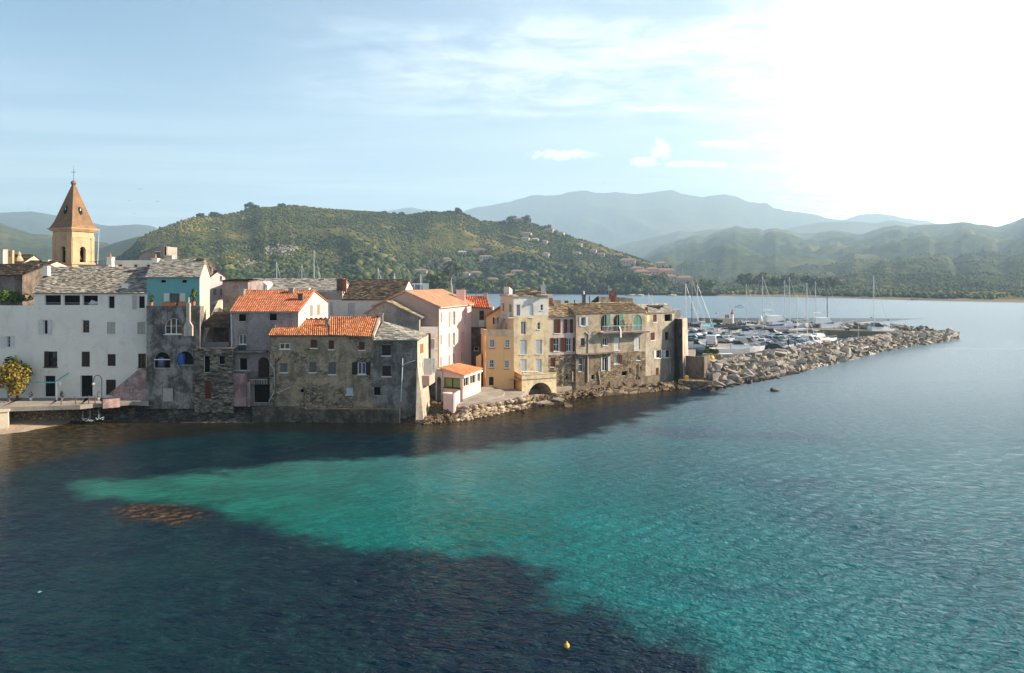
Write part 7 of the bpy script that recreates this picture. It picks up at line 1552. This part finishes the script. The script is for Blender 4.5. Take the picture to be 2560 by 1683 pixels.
def person(loc, label, shirt, rz):
    o = empty('person', loc, label, 'person', rz=rz); J = {'hip': (0, 0, .92, .13), 'waist': (0, 0, 1.1, .125), 'chest': (0, 0, 1.32, .15), 'neck': (0, 0, 1.5, .055), 'head': (.02, 0, 1.62, .095), 'top': (.02, 0, 1.74, .07), 'hl': (0, .1, .86, .09), 'kl': (.12, .1, .48, .065), 'al': (.06, .1, .08, .045), 'tl': (.2, .1, .04, .035), 'hr': (0, -.1, .86, .09), 'kr': (-.02, -.1, .48, .065), 'ar': (-.2, -.1, .1, .045), 'tr': (-.08, -.1, .04, .035), 'sl': (0, .19, 1.4, .06), 'el': (-.06, .24, 1.12, .045), 'wl': (.02, .25, .88, .035), 'fl': (.05, .25, .78, .03), 'sr': (0, -.19, 1.4, .06), 'er': (.05, -.24, 1.12, .045), 'wr': (.14, -.25, .9, .035), 'fr': (.19, -.25, .81, .03)}
    E = ['hip waist', 'waist chest', 'chest neck', 'neck head', 'head top', 'hip hl', 'hl kl', 'kl al', 'al tl', 'hip hr', 'hr kr', 'kr ar', 'ar tr', 'chest sl', 'sl el', 'el wl', 'wl fl', 'chest sr', 'sr er', 'er wr', 'wr fr']
    ks = list(J); me = bpy.data.meshes.new('body'); me.from_pydata([J[k][:3] for k in ks], [tuple(ks.index(x) for x in e.split()) for e in E], []); b = bpy.data.objects.new('body', me); COL.objects.link(b); b.parent = o
    md = b.modifiers.new('skin', 'SKIN'); b.modifiers.new('sub', 'SUBSURF').levels = 1
    for i, k in enumerate(ks): me.skin_vertices[0].data[i].radius = (J[k][3],) * 2
    me.skin_vertices[0].data[0].use_root = True; me.materials.append(M[shirt]); h = MB(); h.lathe(V(loc) + V((0, 0, 1.66)), [(.1, 0), (.105, .06), (.07, .13), (.01, .15)], 10); h.build('hair', M['bark'], o); return o
person(V((*XY(1971, 133), 3.1)), 'person in dark clothes walking along the breakwater crest', 'iron', .4); person(V((*XY(1988, 137), 2.6)), 'person in blue beside the parked cars', 'glass_blue', 2.0)
# ---- left foreground corner: pergola, plants, stair, spouts
tz = 2.1
Pg = empty('pergola', (gx(80, 82.6), 82.6, tz), 'turquoise wooden pergola frame before the white house', 'pergola')
def beam(a, b, w=.14): m_ = MB(); d = (V(b) - V(a)); m_.tube(a, b, w * .6, None, 4); return m_.build('beam', M['turq'], Pg)
p = lambda x, y, Y: P3(*cp('A3', x, y), Y)
beam(p(100, 735, 82.3), p(755, 735, 82.3)); beam(p(285, 722, 82.3), p(480, 622, 83.9), .12); beam(p(755, 722, 82.3), p(925, 610, 83.9), .12)
for x in (112, 770): m_ = MB(); q = p(x, 735, 82.3); m_.box((q.x, q.y, (q.z + tz) / 2 + .05), (.16, .16, q.z - tz + .1)); m_.build('post', M['turq'] if x < 500 else M['white_paint'], Pg)
mb = MB(); q = p(812, 740, 82.2); mb.lathe(q + V((0, 0, -.2)), [(.02, -.2), (.12, -.1), (.17, .1), (.1, .3), (.02, .36)], 10); tag(mb.build('float', M['cloth'], loc=q), 'pale float hanging from the right end of the pergola', 'float')
La = empty('arched_lamp', (gx(255, 80), 80, 2), 'thin lamp post with arched top on the terrace edge', 'lamp post'); mb = MB(); pts = [p(1375, 930, 80.3), p(1373, 740, 80.3)] + [p(1318 + 56 * math.cos(t_), 710 - 72 * math.sin(t_), 80.3) for t_ in [i * math.pi / 9 for i in range(10)]] + [p(1262, 735, 80.3)]; pts[0].z = tz - .02; mb.path(pts, .04, 6); mb.build('pole', M['iron'], La); mb = MB(); q = pts[-1]; mb.lathe(q + V((0, 0, -.25)), [(.14, 0), (.16, .12), (.05, .26)], 8); mb.build('lamp_shade', M['white_iron'], La)
St = empty('stair_wall', (gx(330, 82.8), 82.8, tz), 'mottled pink sloping stair wall at the corner of the white house', 'stair'); poly = [p(1470, 888, 82.7), p(1860, 568, 82.7), p(1992, 568, 82.7), p(2003, 1005, 82.7), p(1690, 1003, 82.7)]; bk = [q + V((0, 1.2, 0)) for q in poly]
M['blotched_pink'] = plaster('blotched_pink', (.62, .40, .36), (.50, .33, .30), (.16, .12, .11), .9, .42, stone=[(.35, .3, .27), (.5, .42, .38)], stone_thr=.56, seed=51, fine=.3)
mb = MB(); mb.poly(poly[::-1]); [mb.poly([poly[i], poly[(i + 1) % 5], bk[(i + 1) % 5], bk[i]]) for i in range(5)]; mb.build('wall', M['blotched_pink'], St)
tw = empty('terrace_wall', (gx(275, 80.5), 80.5, 1.8), 'low weathered pinkish wall along the terrace edge beside the stair', 'wall'); f = Fac(XY(257, 80.2), XY(300, 81.2)); mb = MB(); fbox(mb, f, 0, f.L, 1.6, 2.5, -.15, .05); mb.build('wall', M['blotched_pink'], tw)
for i, (px, Y) in enumerate([(153, 79.3), (189, 79.6), (222, 80.0), (238, 80.2)]): mb = MB(); q = V((gx(px, Y), Y, tz)); mb.tube(q, q + V((0, 0, .75)), .06, .05); mb.lathe(q + V((0, 0, .75)), [(.07, 0), (.05, .06), (.01, .08)], 8); tag(mb.build('post', M['rust'], loc=q), ['first rusty post from the left on the terrace edge', 'second rusty post from the left on the terrace edge', 'third rusty post on the terrace edge', 'rusty post nearest the lamp on the terrace edge'][i], 'post', 'rusty posts on the terrace edge')
M['spray'] = flat('falling_water', (.42, .47, .48), .3)
for px, py0, py1, l in [(207, 1025, 1048, 'left of three thin water spouts falling from the terrace'), (225, 1017, 1053, 'middle water spout with the largest splash below the terrace'), (247, 1023, 1047, 'right of three thin water spouts below the terrace')]:
    mb = MB(); Y = 80.6; a, c = P3(px, py0, Y), P3(px, py1, Y); mb.tube(a, c, .012, .035, 6)
    for i in range(14): q = c + V((random.gauss(0, .35), random.gauss(0, .25), ru(-.03, .12))); mb.box(q, (ru(.05, .2), ru(.05, .12), ru(.02, .06)), rnd() * 3)
    tag(mb.build('water_spout', M['spray'], loc=c), l, 'water spout', 'water spouts below the terrace')
tree('golden_bush', 'golden-leaved bush at the left edge on the terrace', (gx(22, 81.2), 81.2, tz), 4.3, 2.0, 'leaf_gold', n=2600, size=.2, lobes=18, cat='bush', zr=2.25)
tree('fig_tree', 'dark green leafy tree behind the golden bush by the white wall', (gx(44, 83), 83, tz), 4.9, 1.4, 'leaf_dark', n=1100, size=.28, lobes=10)
q = P3(30, 745, 88); tree('terrace_bush', 'bright green shrub on the roof terrace left of the loggia', (q.x, q.y, gz(770, 88)), 2.2, 2.0, 'leaf', n=1200, size=.2, lobes=12, cat='bush', zr=1.0)
for px, l, n, lf in [(155, 'leafy potted plant beside the right pergola post', 70, 'leaf'), (77, 'tall cactus-like potted plant before the white wall', 30, 'leaf_dark'), (247, 'potted flowers by the arched lamp', 40, 'leaf_gold')]: plant_pot(px, 700 + (H - tz) / 82.2 * 2000, 82.2, .85, l, 'cloth', lf, 1.8, n)
mb = MB(); f = Fac(XY(-60, 76), XY(20, 77.2)); fbox(mb, f, 0, f.L, -.2, gz(1030, 77), -2.5, 0); fbox(mb, f, -.1, f.L + .12, gz(1030, 77), gz(1026, 77), -2.6, .12); tag(mb.build('boathouse_wall', M['cream_plaster'], loc=(f.p1.x, 77, 0)), 'cream low wall end at the left edge of the beach', 'wall')
for px, l, lf in [(543, 'yellow-green creeper at the foot of the narrow pink house', 'leaf'), (553, 'leafy shrub right of the creeper behind the shed roof', 'leaf')]: q = P3(px, 785, 96); tree('shrub', l, (q.x, q.y, q.z - .8), 1.9, .9, lf, n=160, size=.22, lobes=5, cat='shrub')
# ---- villas on the hillside
def on_hill(px, py, hf):
    s = 0.0
    while s < 1.0:
        x, y, z = hf(px, s)
        if 700 + (H - z) / y * 2000 <= py: return V((x, y, z))
        s += .004
    return V(hf(px, .97))
VB = []
def villa(px, py, w, d, h, wm, rm, rz, label, Y=None, name='villa'):
    wm = {'old_white': 'villa_wall', 'pale_pink': 'villa_pink', 'rose_wall': 'villa_pink', 'white_plaster': 'villa_white', 'shutter_house': 'villa_wall'}.get(wm, wm); rm = {'tile_salmon': 'villa_roof', 'tile_red': 'villa_roof'}.get(rm, rm)
    if Y is None: w, d, h = w * .68, d * .7, max(3.2, h * .78)
    else: w, h = w * ru(.55, .8), h * ru(.65, .95)
    q = on_hill(px, py, h_near) if Y is None else V((gx(px, Y), Y, gz(py, Y))); o = empty(name, q, label, 'villa', 'villas on the hillside')
    for k in range(9): a_ = rnd() * 6.28; VB.append((q.x + math.cos(a_) * (w * .5 + ru(1, 6)), q.y + math.sin(a_) * (d * .5 + ru(1.5, 6)) - 2.0, q.z + math.sin(a_) * 1.5 - 1.0))
    ca, sa = math.cos(rz), math.sin(rz); T_ = lambda x, y, z: V((q.x + x * ca - y * sa, q.y + x * sa + y * ca, q.z + z))
    mb = MB(); a, b = w / 2, d / 2; B = [T_(-a, -b, -3), T_(a, -b, -3), T_(a, b, -3), T_(-a, b, -3)]; Tt = [T_(-a, -b, h), T_(a, -b, h), T_(a, b, h), T_(-a, b, h)]; mb.hexa(B, Tt); mb.build('wall', M[wm], o)
    mb = MB(); e = .6; r1, r2 = T_(-a + b * .6, 0, h + d * .2), T_(a - b * .6, 0, h + d * .2); c = [T_(-a - e, -b - e, h - .1), T_(a + e, -b - e, h - .1), T_(a + e, b + e, h - .1), T_(-a - e, b + e, h - .1)]
    mb.poly([c[0], c[1], r2, r1]); mb.poly([c[2], c[3], r1, r2]); mb.poly([c[1], c[2], r2]); mb.poly([c[3], c[0], r1]); mb.poly(c[::-1]); mb.build('roof', M[rm], o)
    n = max(2, int(w / 3.5)); fl_ = max(1, int(h / 2.9))
    for j in range(fl_):
        for i in range(n): x = -a + w * (i + .5) / n; m_ = MB(); z = .7 + j * 2.9; m_.poly([T_(x - .7, -b - .03, z), T_(x + .7, -b - .03, z), T_(x + .7, -b - .03, z + 1.5), T_(x - .7, -b - .03, z + 1.5)]); m_.build('window', M['car_glass'], o)
    m_ = MB(); m_.poly([T_(a + .03, -.9, .6), T_(a + .03, .9, .6), T_(a + .03, .9, 2.3), T_(a + .03, -.9, 2.3)]); m_.build('window', M['car_glass'], o); return o
def hill_path(pts, w, mat='dry_ground'):
    mb = MB(); q = []
    for (a, c), (a2, c2) in zip(pts, pts[1:]):
        for k in range(6): q.append(on_hill(a + (a2 - a) * k / 6, c + (c2 - c) * k / 6, h_near))
    for u, v in zip(q, q[1:]):
        d = V((v.x - u.x, v.y - u.y, 0)).normalized(); n = V((-d.y, d.x, 0)) * w / 2; z = V((0, 0, 1.6))
        mb.poly([u - n + z - V((0, 0, .4)), v - n + z - V((0, 0, .4)), v + n + z, u + n + z])
    return tag(mb.build('path', M[mat]), kind='structure')
hill_path([(1300, 672), (1330, 669), (1360, 667), (1395, 665), (1432, 664)], 7, 'sand'); hill_path([(1258, 588), (1285, 596), (1310, 606), (1345, 617), (1400, 626)], 6); hill_path([(1060, 640), (1100, 634), (1150, 630), (1190, 637)], 5); hill_path([(1175, 655), (1215, 662), (1260, 662)], 5, 'sand')
P, S, R = [], [], []
for k in range(150):
    px, py = (ru(662, 745), 0) if k < 110 else (ru(612, 655), 0); py = (628 + random.gauss(0, 5) - (px - 700) * .06) if k < 110 else 662 + random.gauss(0, 4)
    P.append(on_hill(px, py, h_near) + V((0, 0, .8))); S.append(ru(.6, 1.9)); R.append(ru(.0, .45))
mass('rock_outcrop', P, S, R, M['rock_far'], .7, .35)
P, S, R = [], [], []
for k in range(900):
    px = ru(880, 1640); s = ru(.0, .42) ** 1.2; x, y, z = h_near(px, s)
    if z < 2: continue
    P.append((x, y, z)); S.append(ru(2.6, 5.2)); R.append(max(0, min(1, random.choice([.08, .2, .3, .42, .55]) + ru(-.08, .1))))
mass('wood', P, S, R, M['scrub'], .95, .2)
op, pk_, ws = 'old_white', 'pale_pink', 'white_plaster'; ts, tr_ = 'tile_salmon', 'tile_red'
for a in [(1198, 632, 24, 12, 5, op, ts, -.2, 'large pale villa with wide roof in the middle of the hillside'), (1216, 649, 26, 10, 4.5, op, ts, .1, 'long low villa just below the large pale one'), (1117, 657, 14, 11, 6, 'rose_wall', ts, .2, 'rose-pink villa left on the hillside'), (1127, 660, 9, 8, 4, pk_, ts, .1, 'small pale annex villa right of the rose-pink one'), (1052, 688, 20, 12, 6.5, pk_, ts, 0, 'square pink villa low on the hill behind the dark slate roof'), (1160, 694, 20, 11, 6, 'shutter_house', ts, -.1, 'greyish villa left of a pair above the bay'), (1190, 692, 20, 11, 6, 'shutter_house', ts, .1, 'greyish villa right of a pair above the bay'), (1316, 590, 22, 12, 5, op, ts, -.3, 'cream villa near the top of the ridge'), (1314, 602, 16, 9, 5, ws, ts, -.3, 'white villa below the cream ridge villa'), (1373, 580, 20, 10, 5, op, ts, -.4, 'cream villa on the right shoulder of the ridge'), (1402, 590, 16, 10, 6, op, ts, -.4, 'tall cream villa lower on the right ridge'), (1365, 644, 12, 10, 7, 'cream_plaster', ts, -.2, 'narrow cream villa in mid slope right'), (1483, 633, 14, 10, 5, op, ts, -.3, 'cream villa right among trees on the lower slope'), (1279, 697, 22, 12, 5, ws, ts, -.2, 'white villa with red roof close above the bay'), (1293, 687, 20, 11, 5, ws, ts, -.2, 'white villa just above the red-roofed one'), (1232, 706, 18, 11, 4.5, op, ts, -.3, 'low cream villa near the shore trees'), (1155, 637, 16, 9, 4, 'shutter_house', 'slate_grey', .1, 'grey villa left of the large pale villa'), (1338, 604, 14, 9, 4, 'shutter_house', 'slate_grey', -.3, 'grey villa right of the white ridge villa'), (1361, 609, 13, 9, 4.5, ws, ts, -.3, 'small white villa on the right ridge slope'), (1448, 616, 12, 9, 5, op, ts, -.3, 'cream villa alone on the right skyline slope'), (1442, 639, 14, 9, 5, 'shutter_house', ts, -.3, 'dull villa above the road on the right slope'), (1503, 642, 14, 9, 5, pk_, ts, -.3, 'pink villa at the right end of the slope'), (1270, 552, 18, 9, 4, op, ts, -.2, 'pale villa on the skyline left of the trees'), (1296, 549, 22, 10, 5, 'gable_render', 'slate_grey', -.2, 'brown villa among trees on the skyline')]: villa(*a)
for a in [(1569, 660, 26, 12, 5, op, ts, -.2, 'cream long house above the apartment blocks', 1000), (1653, 666, 26, 12, 5, op, ts, -.2, 'cream farmhouse right on the low ridge', 1150), (1592, 679, 20, 12, 5, pk_, ts, -.2, 'pink house just above the apartment blocks', 960), (1604, 694, 26, 13, 9, 'pale_pink', ts, -.1, 'pink apartment block left of the cluster', 930), (1630, 691, 26, 13, 10, 'pale_pink', ts, -.15, 'pink apartment block at the top of the cluster', 940), (1664, 694, 34, 13, 9, 'pale_pink', ts, -.2, 'wide pink apartment block upper right of the cluster', 950), (1622, 705, 24, 12, 7, 'pale_pink', ts, -.1, 'pink apartment block low left of the cluster', 900), (1664, 707, 32, 12, 8, 'old_white', ts, -.15, 'pale apartment block low centre of the cluster', 900), (1710, 706, 34, 12, 6, 'pale_pink', ts, -.2, 'pink apartment block at the right end of the cluster', 920)]: villa(*a[:9], Y=a[9], name='apartment_block')
mass('garden_scrub', VB, [ru(1.4, 3.6) for _ in VB], [ru(.1, .6) for _ in VB], M['scrub'], .95)
Jb = empty('harbour_building', (gx(1030, 420), 420, 0), 'long low white harbour building behind the pink house roof', 'building'); block(Jb, [tuple(XY(993, 420)), tuple(XY(1072, 420)), tuple(XY(1072, 432)), tuple(XY(993, 432))], 0, gz(709, 420), 'white_plaster', 'roof_slab'); 
for a, b in [(995, 1015), (1019, 1034), (1038, 1056)]: mb = MB(); f = Fac(XY(a, 419.9), XY(b, 419.9)); mb.poly([f.pt(0, 9.2), f.pt(f.L, 9.2), f.pt(f.L, gz(712, 420)), f.pt(0, gz(712, 420))]); mb.build('window', M['glass_blue'], Jb)
# ---- trees one can tell apart
GT = 'trees along the far shore'
for px, Y, hh, r, lf, l in [(1131, 560, 26, 12, 'leaf_grey', 'tall eucalyptus with pale forked trunk on the far shore'), (1085, 520, 17, 14, 'leaf_dark', 'dark umbrella pine left of the eucalyptus'), (1060, 540, 15, 10, 'leaf_dark', 'dark pine before the pink square villa'), (1165, 640, 15, 12, 'leaf_dark', 'dark round tree right of the eucalyptus'), (1190, 650, 14, 10, 'leaf', 'mid-green tree right of the dark round one'), (1222, 700, 13, 10, 'leaf_dark', 'dark tree below the low cream villa'), (1010, 560, 14, 10, 'leaf_grey', 'olive tree behind the low white harbour building'), (1262, 760, 15, 11, 'leaf_dark', 'dark tree left of the tower house roof'), (1390, 760, 9, 9, 'leaf', 'low green tree right of the tower house roof on the shore'), (1406, 760, 8, 8, 'leaf', 'second low green tree right of the tower house roof'), (1450, 800, 18, 13, 'leaf_dark', 'large dark tree behind the long beige house roof'), (1520, 800, 20, 14, 'leaf_dark', 'large dark tree above the grey roof block'), (1560, 800, 21, 13, 'leaf_dark', 'dark tree below the left apartment block'), (1598, 800, 20, 13, 'leaf_dark', 'dark tree right under the apartment cluster'), (1650, 850, 22, 12, 'leaf', 'bright bushy tree below the apartment blocks'), (1770, 800, 14, 12, 'leaf', 'pale green tree above the white van'), (1860, 760, 19, 14, 'leaf_dark', 'dark grove tree behind the beacon mast'), (1900, 760, 20, 15, 'leaf_grey', 'tall olive-green tree behind the tallest mast'), (1935, 750, 18, 14, 'leaf_dark', 'dark grove tree between the masts'), (1975, 740, 19, 14, 'leaf_grey', 'olive-green tree behind the pair of masts'), (2030, 730, 17, 13, 'leaf_dark', 'dark grove tree toward the right masts'), (2085, 710, 16, 13, 'leaf_grey', 'olive tree at the right end of the grove')]:
    tree('shore_tree', l, (gx(px, Y), Y, 2.0), hh, r * .8, lf, 'euc_bark' if px == 1131 else 'bark', n=650, size=2.2, lobes=12, group=GT, trunk=.3 if px != 1131 else .45)
for px, py, hh, r, l in [(624, 522, 14, 8, 'large round tree on the skyline of the near hill'), (641, 521, 9, 6, 'smaller round tree right of the large skyline tree'), (536, 540, 10, 9, 'broad dark tree on the left skyline of the near hill'), (502, 543, 8, 6, 'small dark tree at the far left of the skyline'), (703, 515, 8, 6, 'low tree on the crest of the near hill'), (1146, 527, 10, 7, 'round tree at the right crest of the near hill'), (983, 535, 8, 7, 'dark tree in the saddle of the ridge'), (1003, 534, 8, 6, 'second dark tree in the saddle of the ridge'), (1280, 552, 12, 11, 'dark tree left of the brown skyline villa'), (1312, 552, 14, 10, 'dark tree right of the brown skyline villa'), (1367, 573, 10, 8, 'dark tree beside the right ridge villa')]:
    q = V(h_near(px, .985)); tree('hill_tree', l, (q.x, q.y, q.z - 2.5), hh, r, n=420, size=2.0, lobes=9, group='trees on the hill skyline', trunk=.02)
# ---- birds
for px, py, s, l in [(350, 473, .5, 'bird flying highest, right of the spire'), (324, 503, .35, 'bird nearer the spire, left of a pair'), (394, 504, .5, 'bird right of the pair above the left hill'), (337, 534, .35, 'lowest bird beside the bell tower'), (1510, 459, .45, 'bird above the far mountain range'), (1292, 499, .45, 'bird before the left shoulder of the range'), (72, 521, .3, 'bird left of the spire over the far hills')]:
    q = P3(px, py, 160); mb = MB(); a = ru(-.5, .5)
    for sgn in (-1, 1): e = V((math.cos(a) * sgn, math.sin(a) * sgn, .3)) * s; mb.poly([q + V((.1, .12, 0)) * s, q + V((-.05, -.12, 0)) * s, q + e + V((0, -.05, 0)), q + e * .6 + V((.02, .12, .06)) * s]); mb.poly([q + e + V((0, 0, 0)), q + e + V((0, -.05, 0)), q + e * 1.7 + V((.0, -.05, -.2)) * s])
    mb.tube(q + V((0, -.3, 0)) * s, q + V((0, .25, 0)) * s, .09 * s, .04 * s, 6); tag(mb.build('bird', M['iron'], loc=q), l, 'bird', 'birds in the sky')
